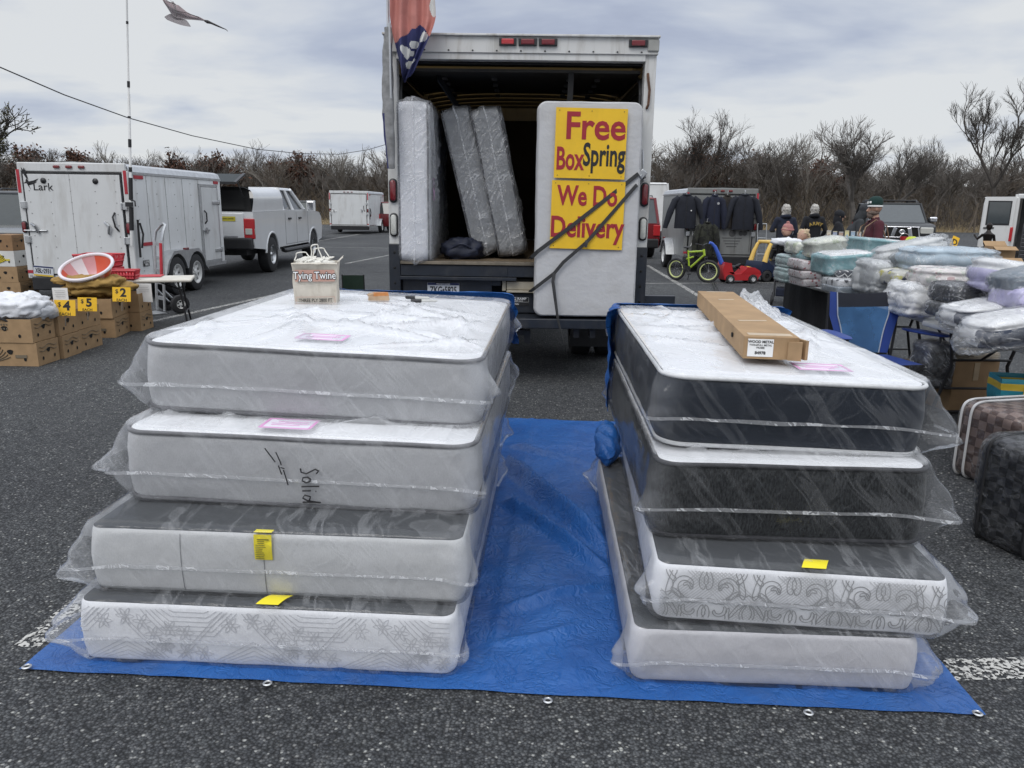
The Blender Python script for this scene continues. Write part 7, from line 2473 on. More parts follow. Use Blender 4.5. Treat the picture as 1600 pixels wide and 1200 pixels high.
q.add([(-.2, -.11, .19), (.24, -.11, .19), (.24, .11, .19), (-.2, .11, .19)], [(0, 1, 2, 3)])
q.build('bag_body', [teal, yel], t, 60)
q = MB(); ribbon(q, [(-.06, -.125, .50), (-.07, -.135, .44), (-.04, -.14, .36), (.0, -.145, .33), (.05, -.14, .37), (.10, -.135, .45), (.10, -.125, .50)], .022, (0, -1, 0), .003); q.build('handle', yel, t, 0)
q = MB(); q.box((.19, -.125, .33), (.085, .004, .2)); q.cur = 1
for k, z in enumerate((.38, .30)):
    q.lathe([(.014 + .006 * k, 0), (0, .002)], 12, TR((.185, -.129, z), rx=R(90)))
q.build('bag_print', [paper, toy_blue], t, 0)
q = MB(); q.box((0, 0, .095), (.5, .34, .19)); tag(q.build('carton', cardboard, loc=(3.48, 5.06, 0), rz=R(-12), bevel=.004, smooth=0), 'low brown carton carrying the teal shopping bag', 'box')
# checked bedding sets on the asphalt
def case(label, c, rz, w_, d_, h_, m, pipe, insert=None, group='checked bedding cases on the asphalt', m2=None):
    t = thing('bedding_case', label, 'bedding bag', c, rz, group)
    q = MB(); 
    n, mm = 56, 28
    p = 8.5
    def pw(x):
        return math.copysign(abs(x) ** (2 / p), x)
    vs = []
    for i in range(mm + 1):
        th = -PI / 2 + PI * i / mm
        for j in range(n):
            ph = 2 * PI * j / n
            d = V((pw(math.cos(th)) * pw(math.cos(ph)), pw(math.cos(th)) * pw(math.sin(ph)), pw(math.sin(th))))
            pos = V((d.x * w_ / 2, d.y * d_ / 2, d.z * h_ / 2))
            f = 1 + .05 * noise.noise(pos * 8 + V((w_ * 50, 0, 0))) + .03 * abs(noise.noise(pos * V((4, 22, 4)).x))
            vs.append(pos * f + V((0, 0, h_ / 2)))
    q.add(vs, [(i * n + j, i * n + (j + 1) % n, (i + 1) * n + (j + 1) % n, (i + 1) * n + j) for i in range(mm) for j in range(n)])
    q.build('quilt', m, t, 179)
    q = MB()
    vs2 = [(v - V((0, 0, h_ / 2))) * 1.035 + V((0, 0, h_ / 2 + .002)) for v in q.v] if q.v else [(v - V((0, 0, h_ / 2))) * 1.04 + V((0, 0, h_ / 2 + .005)) for v in vs]
    q.add(vs2, [(i * n + j, i * n + (j + 1) % n, (i + 1) * n + (j + 1) % n, (i + 1) * n + j) for i in range(mm) for j in range(n)])
    q.build('plastic_bag', film_clear, t, 179, attr=[0.0] * len(vs2))
    def loop(y_, k=1.045):
        pts = []
        for j in range(48):
            a_ = 2 * PI * j / 48
            pts.append((pw2(math.cos(a_)) * w_ / 2 * k, y_, h_ / 2 + .004 + pw2(math.sin(a_)) * h_ / 2 * k))
        return pts
    def pw2(x):
        return math.copysign(abs(x) ** (2 / 8.5), x)
    for y_ in (d_ * .24, d_ * .40) if insert is None else (-d_ * .43, d_ * .30):
        q = MB(); q.tube(loop(y_), .008, 6, True); q.build('piping', pipe, t)
    return t
brown_ck = bagtex('brown checked quilt', [(.085, .055, .048), (.20, .145, .125)], 'check', 18)
dark_ck = bagtex('charcoal checked quilt', [(.016, .017, .02), (.05, .052, .058)], 'check', 22)
pipe_w = mat('pale vinyl piping', (.52, .52, .52), .4, var=.08)
t = case('brown checked quilt in a zipped case with pale piping, at the right edge', (3.15, 4.52, .0), R(14), .62, .44, .475, brown_ck, pipe_w)
q = MB(); q.tube([(.05 + .05 * math.cos(a_), -.235, .40 + .055 * math.sin(a_)) for a_ in [PI * k / 10 for k in range(11)]], .008, 6); q.build('handle', pipe_w, t)
q = MB(); q.box((-.03, -.236, .375), (.07, .004, .05)); q.build('price_tag', paper, t, 0)
t = case('charcoal checked quilt in a clear case with a printed card, at the lower right corner', (2.70, 3.62, 0), R(16), .62, .36, .53, dark_ck, black_plastic, insert=1)
q = MB(); q.box((-.05, -.205, .27), (.38, .004, .30)); o = q.build('insert_card', mat('grey photo card', (.33, .33, .33), .5, var=.2, vs=4), t, 0)
q = MB(); q.box((-.05, -.208, .41), (.38, .002, .04)); q.build('pale_strip', mat('sage paper', (.45, .47, .40), .6), o, 0)
q = MB(); q.blob((.0, -.207, .345), (.17, .004, .045), 16, 8); q.blob((-.08, -.207, .32), (.13, .004, .03), 16, 8); q.build('bed_photo', dark_pipe, o)
q = MB(); q.box((-.05, -.209, .255), (.37, .002, .032)); q.build('name_strip', paper, o, 0)
text('G BELLA', .032, ink_black, o, fr(-.15, -.212, .255), .0004, .0003)
q = MB()
for k in range(5):
    q.box((-.14, -.208, .22 - .022 * k), (.12 - .01 * (k % 3), .002, .007))
q.build('print', dark_pipe, o, 0)
q = MB(); q.tube([(-.20 + .1 * k, -.215 - .004 * (k % 2), .085 - .012 * k) for k in range(5)], .006, 5); q.build('zip', black_plastic, t)
# ------------------------------------------------------------------ blue camp chair
CH = thing('camp_chair', 'blue folding camp chair with mesh back and armrests beside the right stack', 'chair', (2.99, 6.45, 0), R(12))
blue_c = mat('royal blue canvas', (0.012, 0.045, 0.24), .6, var=.12, bump=.25, bs=260, sheen=.1)
def meshcloth():
    m = newmat('blue mesh')
    d = nd('ShaderNodeBsdfDiffuse'); d.inputs[0].default_value = (.10, .24, .48, 1)
    tr = nd('ShaderNodeBsdfTransparent'); x = nd('ShaderNodeMixShader')
    lk(ramp(nz(objco(), 3.5, 4), [(.35, .42), (.65, .70)]), x.inputs[0]); lk(tr.outputs[0], x.inputs[1]); lk(d.outputs[0], x.inputs[2])
    o = nd('ShaderNodeOutputMaterial'); lk(x.outputs[0], o.inputs[0])
    return m
mesh_c = meshcloth()
blk_c = mat('black blue canvas', (0.014, 0.016, 0.026), .7, var=.15, bump=.25, bs=260)
pip = mat('pale grey piping', (.42, .45, .5), .5)
zt_, zb_ = .955, .43
def chair_back(a_, b_, off=0):
    # b_ 0 at the bottom; sides flare then narrow
    hw_ = (.335 if b_ > .6 else .335 - .10 * ((.6 - b_) / .6) ** .8)
    x = (a_ - .5) * 2 * hw_
    sag = -.018 * math.cos((a_ - .5) * PI) * (b_ ** 4)
    return (x, .06 * b_ - .055 * math.cos((a_ - .5) * PI) * 0 + .055 * math.cos((a_ - .5) * PI) + off, zb_ + (zt_ - zb_) * b_ + sag * 1.5)
q = MB(); q.grid(31, 17, chair_back)
fi = 0
for i in range(30):
    for j in range(16):
        a_ = (i + .5) / 30; b_ = (j + .5) / 16
        lim = .30 - .09 * b_ if b_ > .35 else .27
        if lim * .55 < a_ < 1 - lim * .55:
            q.m[fi] = 1 if b_ > .74 else 2
        fi += 1
q.build('backrest', [blue_c, blk_c, mesh_c], CH, 179)
q = MB()
for s in (0, 1):
    pts = []
    for j in range(17):
        b_ = j / 16
        lim = (.30 - .09 * b_ if b_ > .35 else .27) * .55
        p = V(chair_back(lim if s == 0 else 1 - lim, b_))
        pts.append(p + V((0, -.006, 0)))
    q.tube(pts, .005, 5)
q.build('piping', pip, CH)
q = MB(); q.grid(14, 12, lambda a_, b_: ((a_ - .5) * .50, .04 - .46 * b_, .41 - .05 * math.sin(a_ * PI) * math.sin(b_ * PI))); q.build('seat', blue_c, CH)
for s in (-1, 1):
    q = MB(); q.blob((s * .42, -.20, .635), (.065, .23, .014), 18, 8, p=3, M=Matrix.Rotation(R(s * 10), 3, 'Z')); q.build('armrest', blue_c, CH)
    q = MB(); q.tube([(s * .335, .07, zt_ - .01), (s * .33, .06, .62), (s * .30, .04, .40), (s * .36, .02, .02)], .0115, 8); q.build('back_post', black_metal, CH)
    q = MB(); q.tube([(s * .43, -.36, .63), (s * .38, -.42, .38), (s * .30, -.40, .02)], .011, 8); q.build('leg', black_metal, CH)
    q = MB(); q.tube([(s * .34, .03, .03), (s * .25, -.42, .40)], .010, 6); q.tube([(s * .25, .04, .40), (s * .31, -.40, .03)], .010, 6); q.build('side_brace', black_metal, CH)
q = MB(); q.tube([(-.26, -.42, .40), (.31, -.40, .03)], .010, 6); q.tube([(.26, -.42, .40), (-.31, -.40, .03)], .010, 6); q.build('front_brace', black_metal, CH)
# ------------------------------------------------------------------ people
skin_m = mat('skin', (0.42, 0.25, 0.18), .55, var=.08, vs=20)
denim = mat('blue denim', (0.05, 0.075, 0.13), .85, var=.2, vs=20)
coat_navy = mat('navy coat cloth', (0.010, 0.014, 0.030), .9, var=.3, vs=9, bump=.4, bs=25, bd=.01)
hood_black = mat('black hoodie cloth', (0.009, 0.010, 0.014), .9, var=.3, vs=9, bump=.4, bs=25, bd=.01)
hood_grey = mat('charcoal hoodie cloth', (0.030, 0.033, 0.037), .9, var=.25, vs=9, bump=.4, bs=25, bd=.01)
maroon = mat('maroon shirt cloth', (0.075, 0.016, 0.025), .9, var=.2, vs=9, bump=.4, bs=25, bd=.01)
white_hair = mat('white hair', (0.46, 0.44, 0.41), .8, var=.45, vs=30, bump=.5, bs=60, bd=.01)
grey_trouser = mat('grey trousers', (0.16, 0.17, 0.19), .9, var=.15)
shoe = mat('dark shoes', (0.02, 0.018, 0.016), .6, var=.2)
def capsule(mb, a, b, ra, rb, n=12):
    a, b = V(a), V(b)
    t = b - a
    L = t.length
    t = t.normalized() if L > 1e-6 else V((0, 0, 1))
    pts, rs = [], []
    for k in range(5):
        an = -PI / 2 + (PI / 2) * k / 4
        pts.append(a + t * (ra * math.sin(an))); rs.append(max(ra * math.cos(an), ra * .05))
    for k in range(5):
        an = (PI / 2) * k / 4
        pts.append(b + t * (rb * math.sin(an))); rs.append(max(rb * math.cos(an), rb * .05))
    mb.tube(pts, rs, n)
def segdist(p, a, b, ra, rb):
    ab = b - a
    L2 = ab.length_squared
    t = 0 if L2 < 1e-9 else max(0, min(1, (p - a).dot(ab) / L2))
    return (p - (a + ab * t)).length - (ra + (rb - ra) * t)
def person(label, loc, yaw, J, mats, tone, hscale=1.0, coat=None, vox=.013, group=None):
    """J: joints in metres, facing -y. mats: list; tone: region -> slot"""
    t = thing('person', label, 'person', loc, yaw, group)
    prim = []
    def c(a, b, ra, rb, reg):
        prim.append((V(a), V(b), ra, rb, reg))
    hip, chest, neck, head = V(J['hip']), V(J['chest']), V(J['neck']), V(J['head'])
    up = (neck - hip).normalized()
    wv = V(J.get('side', (1, 0, 0)))
    fwd = wv.cross(up) * 1.0
    for s in (-1, 1):
        c(hip + wv * s * .075, chest + wv * s * .085, .105, .105, 'top')
        c(chest + wv * s * .07, chest + up * .10 + wv * s * .10, .11, .085, 'top')
    c(hip, chest, .13, .13, 'top')
    c(chest + up * .05, neck, .10, .06, 'top')
    c(neck - up * .02, neck + (head - neck) * .5, .052, .05, 'skin')
    if coat:
        for s in (-1, 1):
            for q_ in (-1, 1):
                c(hip + wv * s * .07 + fwd * .04 * q_, hip + wv * s * .10 + fwd * .06 * q_ + V((0, 0, -coat)), .105, .10, 'top')
    for i, s in enumerate((-1, 1)):
        sh, el, wr = V(J['sh'][i]), V(J['el'][i]), V(J['wr'][i])
        c(sh, el, .068, .055, 'top'); c(el, wr, .054, .040, 'top')
        c(chest + up * .13 + wv * s * .06, sh, .075, .068, 'top')
        d = (wr - el).normalized()
        o = d.orthogonal().normalized() if abs(d.dot(wv)) > .95 else (wv - d * wv.dot(d)).normalized()
        pn = d.cross(o)
        hd = wr + d * .055
        c(wr, hd, .030, .034, 'skin')
        for f in range(4):
            b0 = hd + o * (.026 - .017 * f) + d * .02
            l = (.065, .075, .07, .055)[f]
            m_ = b0 + d * l * .5 + pn * .006
            c(b0, m_, .0095, .009, 'skin'); c(m_, m_ + d * l * .45 + pn * .022, .009, .008, 'skin')
        c(wr + d * .03 + o * .03, wr + d * .07 + o * .055 + pn * .02, .012, .010, 'skin')
        hp, kn, an = V(J['hp'][i]), V(J['kn'][i]), V(J['an'][i])
        c(hp, kn, .095, .065, 'leg'); c(kn, an, .062, .048, 'leg'); c(hip, hp, .12, .10, 'leg')
        ft = fwd.copy(); ft.z = 0; ft = ft.normalized()
        c(an + V((0, 0, -.03)), an + ft * .15 + V((0, 0, -.045)), .042, .036, 'shoe')
    hf = V(J.get('face', (0, -1, 0))).normalized()
    c(head + V((0, 0, .02)) - hf * .012, head + V((0, 0, .025)) + hf * .008, .080, .077, 'skin')
    c(head + hf * .025 + V((0, 0, -.05)), head + hf * .03 + V((0, 0, -.075)), .054, .042, 'skin')
    c(head + hf * .082 + V((0, 0, .015)), head + hf * .102 + V((0, 0, -.018)), .011, .017, 'skin')
    es = hf.cross(V((0, 0, 1)))
    for s in (-1, 1):
        c(head + es * .075 * s + V((0, 0, .02)), head + es * .079 * s + V((0, 0, -.02)), .016, .012, 'skin')
    if J.get('hood'):
        c(head + V((0, 0, .035)) - hf * .030, head + V((0, 0, .025)) + hf * .0, .102, .097, 'top')
        c(head - hf * .04 + V((0, 0, -.05)), neck - hf * .03, .10, .10, 'top')
    mb = MB()
    for a, b, ra, rb, r in prim:
        capsule(mb, a, b, ra, rb)
    me = bpy.data.meshes.new('tmp'); me.from_pydata(mb.v, [], mb.f)
    o = bpy.data.objects.new('tmp', me); COL.objects.link(o)
    rm = o.modifiers.new('r', 'REMESH'); rm.mode = 'VOXEL'; rm.voxel_size = vox
    sm = o.modifiers.new('s', 'SMOOTH'); sm.factor = .5; sm.iterations = 3
    bpy.context.view_layer.update()
    m2 = bpy.data.meshes.new_from_object(o.evaluated_get(bpy.context.evaluated_depsgraph_get()))
    bpy.data.objects.remove(o)
    m2.materials.clear()
    for m_ in mats:
        m2.materials.append(m_)
    mi = []
    for pgn in m2.polygons:
        p = pgn.center
        best = min(prim, key=lambda q_: segdist(p, q_[0], q_[1], q_[2], q_[3]))
        reg = best[4]
        mi.append(tone.get(reg, 0))
    m2.polygons.foreach_set('material_index', mi)
    m2.polygons.foreach_set('use_smooth', [True] * len(m2.polygons))
    m2.name = 'body'
    ob = bpy.data.objects.new('body', m2); COL.objects.link(ob); ob.parent = t
    # eyes, brows and mouth
    q = MB()
    for s in (-1, 1):
        q.blob(head + hf * .072 + es * .033 * s + V((0, 0, .025)), (.012, .012, .007), 8, 6)
        q.box(head + hf * .080 + es * .033 * s + V((0, 0, .048)), (.03, .012, .007))
    q.box(head + hf * .072 + V((0, 0, -.058)), (.04, .014, .006))
    q.build('face_features', mat('dark brown', (.05, .03, .025), .6), t)
    return t, head, hf
def stand(h=1.70, lean=(0, 0), arms=((-.26, 0), (.26, 0)), face=(0, -1, 0), hood=False, wrists=None, elbows=None):
    k = h / 1.72
    J = dict(hip=(0, 0, .93), chest=(lean[0] * .6, lean[1] * .6, 1.24), neck=(lean[0], lean[1], 1.46), head=(lean[0] * 1.15, lean[1] * 1.2 - .02, 1.60))
    J['sh'] = [(-.19 + lean[0] * .95, lean[1] * .95, 1.395), (.19 + lean[0] * .95, lean[1] * .95, 1.395)]
    J['el'] = elbows or [(-.26 + lean[0] * .8, lean[1] * .7 + .02, 1.12), (.26 + lean[0] * .8, lean[1] * .7 + .02, 1.12)]
    J['wr'] = wrists or [(-.25 + lean[0] * .6, lean[1] * .6 - .06, .88), (.25 + lean[0] * .6, lean[1] * .6 - .06, .88)]
    J['hp'] = [(-.09, 0, .90), (.09, 0, .90)]
    J['kn'] = [(-.10, -.02, .49), (.10, -.02, .49)]
    J['an'] = [(-.11, .01, .09), (.11, .01, .09)]
    for key in J:
        J[key] = [tuple(x * k for x in p) for p in J[key]] if isinstance(J[key], list) else tuple(x * k for x in J[key])
    J['face'] = face
    if hood:
        J['hood'] = True
    return J
def hairdo(t, head, hf, m, r=.108, low=-.07, nm='hair', amp=.22):
    q = MB()
    soft(q, head + V((0, 0, .03)) - hf * .022, (r * .86, r * .84, .112), 5 + r, .5, 7, 44, 26, 2.1)
    soft(q, head + V((0, 0, -.055)) - hf * .035, (r * .80, r * .62, .055), 9, .5, 7, 40, 20, 2.2)
    q.v = q.v
    return q.build(nm, m, t, 179)
def foot(u, y):
    p = D(u, 400, y)
    return V((p.x, y, 0))
# woman with white hair in a long coat, seen from behind
t, h, f = person('person with white hair in a long navy coat, back turned, left of the shoppers', foot(1222, 18), R(184), stand(1.70, wrists=[(-.22, -.08, .90), (.16, -.24, 1.14)], elbows=[(-.27, .04, 1.12), (.29, -.04, 1.16)]), [coat_navy, denim, skin_m, shoe], dict(top=0, leg=1, skin=2, shoe=3), coat=.34)
hairdo(t, h, f, white_hair, .112)
q = MB(); q.tube([h + V((math.cos(a_) * .085, .02 + math.sin(a_) * .085, -.135 + .02 * math.sin(a_))) for a_ in [2 * PI * k / 16 for k in range(16)]], .045, 8, True); q.build('collar', coat_navy, t, 179)
q = MB(); q.tube([(.20 * s, -.06 + .02 * k, .95 - .0 * k) for k, s in ((0, -1), (1, -1.1), (2, -1.15))], .06, 8); q.box((-.22, .04, .90), (.10, .22, .26)); q.build('handbag', hood_black, t, 30, bevel=.02)
# man in black jacket with arched yellow lettering
t, h, f = person('person in a black jacket with arched yellow lettering on the back and white hair', foot(1266, 19), R(178), stand(1.72, elbows=[(-.29, .04, 1.13), (.29, .04, 1.13)], wrists=[(-.24, -.12, .93), (.27, -.04, .90)]), [hood_black, grey_trouser, skin_m, shoe], dict(top=0, leg=1, skin=2, shoe=3))
hairdo(t, h, f, white_hair, .108, -.04)
q = MB(); q.tube([h + V((math.cos(a_) * .08, .03 + math.sin(a_) * .09, -.14 + .03 * math.sin(a_))) for a_ in [2 * PI * k / 16 for k in range(16)]], .05, 8, True); q.build('hood', hood_black, t, 179)
gold = mat('yellow lettering', (.36, .24, .05), .7)
for i, ch in enumerate('ARMY'):
    a_ = R(-24 + 16 * i)
    text(ch, .105, gold, t, Matrix.Translation((-.30 * math.sin(a_) * 1.0, .178 - .03 * abs(math.sin(a_)), 1.02 + .27 * math.cos(a_))) @ rotz(R(180)) @ FRONT @ rotz(-a_), .004, .004)
# black hoodie, facing right
t, h, f = person('person in a black hoodie with the hood up, turned to the right at the tables', foot(1305, 17.5), R(62), stand(1.60, face=(0, -1, -.1), hood=True, elbows=[(-.25, -.03, 1.10), (.24, -.12, 1.12)], wrists=[(-.18, -.26, .98), (.16, -.34, .98)]), [hood_black, denim, skin_m, shoe], dict(top=0, leg=1, skin=2, shoe=3))
# charcoal hoodie, bending forward
J = stand(1.72, lean=(.0, -.26), face=(0, -.85, -.4), hood=True, elbows=[(-.30, -.22, 1.08), (.30, -.24, 1.08)], wrists=[(-.24, -.46, .94), (.22, -.46, .95)])
t, h, f = person('person in a charcoal hoodie stooping over the goods beside the bearded one', foot(1316, 15.2), R(70), J, [hood_grey, denim, skin_m, shoe], dict(top=0, leg=1, skin=2, shoe=3))
q = MB()
for k in range(3):
    q.box((.13 + .03 * k, -.30, 1.30 - .012 * k), (.028, .03, .03))
q.build('chest_print', mat('pale print', (.5, .46, .36), .7), t, 0)
# bearded man in maroon with braces and a green knit hat
J = stand(1.76, face=(0, -1, -.08), elbows=[(-.27, -.02, 1.12), (.27, -.02, 1.12)], wrists=[(-.23, -.16, .92), (.23, -.18, .92)])
t, h, f = person('bearded person in a maroon shirt with tan braces and a green knit hat', foot(1361, 10.9), R(-98), J, [maroon, denim, skin_m, shoe], dict(top=0, leg=1, skin=2, shoe=3))
q = MB(); q.blob(h + f * .046 + V((0, 0, -.075)), (.052, .052, .055), 16, 12, .25, 7, 2); q.blob(h + f * .016 + V((0, 0, -.05)), (.074, .074, .042), 16, 12, .2, 7, 4); q.build('beard', mat('grey brown beard', (.16, .12, .10), .9, var=.3, vs=40, bump=.6, bs=60), t, 179)
green = mat('dark green knit', (.006, .030, .026), .9, var=.2, bump=.5, bs=60)
q = MB(); q.M = Matrix.Translation(h + V((0, 0, .05))); q.lathe([(.094, -.015), (.097, .03), (.092, .065), (.076, .10), (.04, .122), (0, .126)], 26); hat = q.build('knit_hat', green, t)
q = MB(); q.M = Matrix.Translation(h + V((0, 0, .05))); q.lathe([(.094, -.022), (.100, -.018), (.100, .0), (.095, .002)], 26); q.build('white_band', paper, hat)
q = MB()
for k in range(6):
    a_ = R(150 + 30 * k)
    q.box(h + V((math.cos(a_) * .097, math.sin(a_) * .097, .085 + .006 * (k % 2))), (.022, .022, .028))
q.build('hat_print', paper, hat, 0)
brace = mat('tan braces', (.34, .22, .14), .8)
for s in (-1, 1):
    q = MB(); ribbon(q, [(s * .10, -.17, .98), (s * .11, -.195, 1.2), (s * .11, -.15, 1.40), (s * .11, -.02, 1.49), (s * .10, .12, 1.42), (s * .06, .195, 1.2), (s * .04, .18, .98)], .035, (0, 1, .2), .008); q.build('brace', brace, t, 30)
# ------------------------------------------------------------------ child's pushchair with two dolls
PU = thing('pushchair', 'black pushchair standing left of the bedding tables, carrying two dolls', 'pushchair', (4.78, 13.4, 0), R(-20))
q = MB()
for s in (-1, 1):
    q.tube([(s * .23, .30, .10), (s * .23, .0, .55), (s * .23, -.28, 1.02)], .014, 8); q.tube([(s * .23, -.25, .10), (s * .23, .0, .55), (s * .22, .2, .62)], .014, 8)
q.tube([(-.23, -.28, 1.02), (.23, -.28, 1.02)], .018, 8); q.tube([(-.23, .2, .62), (.23, .2, .62)], .014, 6)
q.build('frame', black_metal, PU)
q = MB(); q.box((0, .05, .42), (.42, .36, .05)); q.box((0, -.14, .68), (.42, .06, .50), Matrix.Rotation(R(-18), 3, 'X')); q.box((0, .0, .22), (.40, .40, .14)); q.build('seat', coat_navy, PU, 0, bevel=.02)
for s in (-1, 1):
    for y_ in (.30, -.25):
        wheel('wheel', PU, (s * .25, y_, .09), .09, .04, black_plastic, .6, 5, s, 16)
def doll(label, c, capm, topm, hairm):
    t = thing('doll', label, 'doll', c, R(-60), 'dolls in the pushchair')
    q = MB(); q.blob((0, 0, .14), (.13, .11, .16), 20, 12, .08, 3, 2)
    for s in (-1, 1):
        q.tube([(s * .11, 0, .22), (s * .17, -.06, .12), (s * .13, -.15, .06)], [.045, .04, .03], 8)
        q.tube([(s * .06, -.05, .03), (s * .08, -.22, .02), (s * .08, -.26, -.10)], [.05, .045, .035], 8)
    q.build('clothing', topm, t, 60)
    q = MB(); q.blob((0, -.01, .38), (.085, .09, .10), 20, 14); q.blob((0, -.10, .37), (.014, .014, .014), 8, 6); q.build('head', skin_m, t)
    q = MB()
    if hairm:
        soft(q, (0, .02, .41), (.088, .092, .082), 3, .5, 7, 40, 22, 2.1); soft(q, (0, .05, .33), (.085, .06, .075), 5, .5, 7, 36, 18, 2.1)
    else:
        q.blob((0, .01, .42), (.092, .097, .085), 24, 14, .1, 5, 3); q.tube([(.09 * math.cos(a_), .01 + .095 * math.sin(a_), .395) for a_ in [2 * PI * k / 20 for k in range(20)]], .018, 8, True); q.blob((0, .01, .51), (.03, .03, .03), 12, 8, .4, 6, 2)
    q.build('hair' if hairm else 'cap', hairm or capm, t, 179)
    q = MB()
    for s in (-1, 1):
        q.blob((s * .03, -.085, .39), (.01, .008, .012), 8, 6)
    q.box((0, -.085, .34), (.03, .01, .006)); q.build('face_features', mat('dark brown', (.05, .03, .025), .6), t)
    return t
doll('doll with blond hair and a red top in the pushchair', (4.92, 13.32, .80), None, mat('red knit', (.36, .015, .03), .8), mat('blond hair', (.52, .40, .26), .7, var=.2, vs=30))
doll('doll in a dusty pink knit cap behind the blond one in the pushchair', (4.72, 13.55, .88), mat('dusty pink knit', (.36, .16, .15), .9, var=.15), mat('black padded cloth', (.02, .018, .018), .9), None)
q = MB(); soft(q, (0, 0, 0), (.26, .20, .06), 4, .3, 5, 30, 16); tag(q.build('white_blanket', linen, loc=(4.62, 13.25, 1.08), rz=R(20), smooth=179), 'white blanket draped over the back of the pushchair', 'blanket')
t = thing('handbag', 'black and white shopping bags heaped on a table behind the blond doll', 'bag', (5.30, 13.4, .80))
q = MB(); q.blob((0, 0, .10), (.22, .16, .14), 20, 12, .35, 4, 2); q.build('bag_body', hood_black, t, 179)
q = MB(); q.blob((.06, -.12, .20), (.07, .05, .06), 14, 10, .35, 5, 4); q.build('white_lining', linen, t, 179)
q = MB(); q.tube([(-.1, 0, .2), (-.08, 0, .33), (.08, 0, .33), (.1, 0, .2)], .012, 6); q.build('handle', hood_black, t)
t = thing('handbag', 'wide dark grey bag lying on the table right of the dolls', 'bag', (5.75, 13.2, .80))
q = MB(); q.blob((0, 0, .09), (.34, .18, .12), 24, 12, .2, 4, 5, 2.6); q.build('bag_body', hood_grey, t, 179)
q = MB(); q.tube([(-.2, -.1, .15), (-.1, -.16, .24), (.1, -.16, .24), (.2, -.1, .15)], .012, 6); q.build('handle', hood_grey, t)
q = MB(); soft(q, (0, 0, .05), (.22, .14, .06), 6, .3, 5, 30, 16); tag(q.build('pink_cloth', mat('crimson and pink cloth', (.35, .09, .13), .9, var=.5, vs=9), loc=(6.0, 14.4, .75), smooth=179), 'crimson and pink folded cloth on the table by the hooded shopper', 'cloth')
folding_table('long folding table holding bags and picture boards behind the bedding stall', (6.0, 13.5), R(90), .75, 2.3, .74, group='folding tables of the flea market')
# picture boards, plain coloured stand-ins
cols = [((.55, .50, .40), (.25, .12, .10)), ((.30, .34, .44), (.52, .48, .44)), ((.42, .30, .24), (.60, .50, .30)), ((.60, .55, .30), (.30, .42, .50)), ((.30, .40, .50), (.55, .55, .55)), ((.50, .48, .46), (.35, .10, .10)), ((.50, .52, .56), (.25, .28, .32)), ((.20, .22, .22), (.35, .36, .36))]
pl_ = ['pale board with a dark red patch, leftmost in the row of picture boards', 'blue grey board next to the leftmost picture board', 'brown board with tan patches in the row of picture boards', 'yellow and blue board in the middle of the picture row', 'light blue board right of the yellow one', 'grey white board with a red figure patch', 'pale grey board with a round patch', 'dark green board at the right end of the picture row']
for i in range(8):
    u0 = 1291 + i * 9.4
    a_, b_ = D(u0, 386, 12.9), D(u0 + 9.0, 360 + (i % 3), 12.9)
    t = thing('picture_board', pl_[i], 'picture', ((a_.x + b_.x) / 2, 12.9, a_.z), 0, 'row of picture boards', rot=(R(-9), 0, R(-2)))
    w_, h_ = b_.x - a_.x, b_.z - a_.z
    q = MB(); q.box((0, 0, h_ / 2), (w_, .012, h_)); q.build('board', mat('picture %d' % i, cols[i][0], .5, var=.3, vs=9), t, 0)
    q = MB(); q.blob((0, -.008, h_ * .48), (w_ * .30, .004, h_ * .28), 14, 8, .3, 3, i); q.build('painted_patch', mat('patch %d' % i, cols[i][1], .5, var=.3, vs=12), t)
    q = MB(); q.box((0, -.008, h_ * .97), (w_, .006, .012)); q.box((0, -.008, h_ * .03), (w_, .006, .012)); q.split('trim', mat('trim %d' % (i % 2), (.55, .5, .35) if i % 2 else (.5, .5, .5), .5), t, smooth=0)
# ------------------------------------------------------------------ far flea market tables and their goods
folding_table('folding table in front of the black off-roader with tubs and bottles', (8.95, 17.1), R(84), .75, 1.9, .74, group='folding tables of the flea market')
folding_table('long folding table of tools before the open white van', (9.1, 13.6), R(80), .75, 2.4, .74, group='folding tables of the flea market')
folding_table('folding table at the far right heaped with dark tools', (8.9, 11.95), R(80), .75, 2.2, .74, group='folding tables of the flea market')
def at(u, v, z=.76):
    return G(u, v, z)
P0 = at(1391, 390)
t = thing('jar', 'white plastic jar on the table before the off-roader', 'jar', at(1395, 391), 0)
q = MB(); q.lathe([(0, 0), (.07, 0), (.075, .02), (.075, .15), (.05, .18), (.05, .19)], 16); q.build('jar_wall', white_paint, t); q = MB(); q.lathe([(.055, .19), (.055, .22), (0, .22)], 16); q.build('lid', white_paint, t)
t = thing('storage_box', 'low white plastic tray under the yellow helmet', 'box', at(1420, 393), R(-8))
q = MB(); q.box((0, 0, .06), (.5, .34, .12), top=(1.08, 1.08)); q.build('tray', white_paint, t, 0, bevel=.015); q = MB(); q.box((0, 0, .125), (.56, .40, .02)); q.build('rim', white_paint, t, 0, bevel=.008)
c = at(1423, 391)
t = thing('hard_hat', 'bright yellow green helmet standing in the white tray', 'helmet', (c.x, c.y, .88), R(20), rot=(R(70), 0, R(15)))
q = MB(); q.blob((0, 0, .06), (.14, .17, .13), 22, 14); q.build('shell', mat('yellow green plastic', (.50, .58, .03), .4), t); q = MB(); q.lathe([(.13, .0), (.19, .01), (.19, .018), (.13, .03)], 24); q.build('brim', mat('yellow green plastic', (.50, .58, .03), .4), t)
t = thing('toy_bucket', 'red plastic bucket beside the yellow green helmet', 'bucket', at(1411, 389) + V((0, 0, .12)), 0)
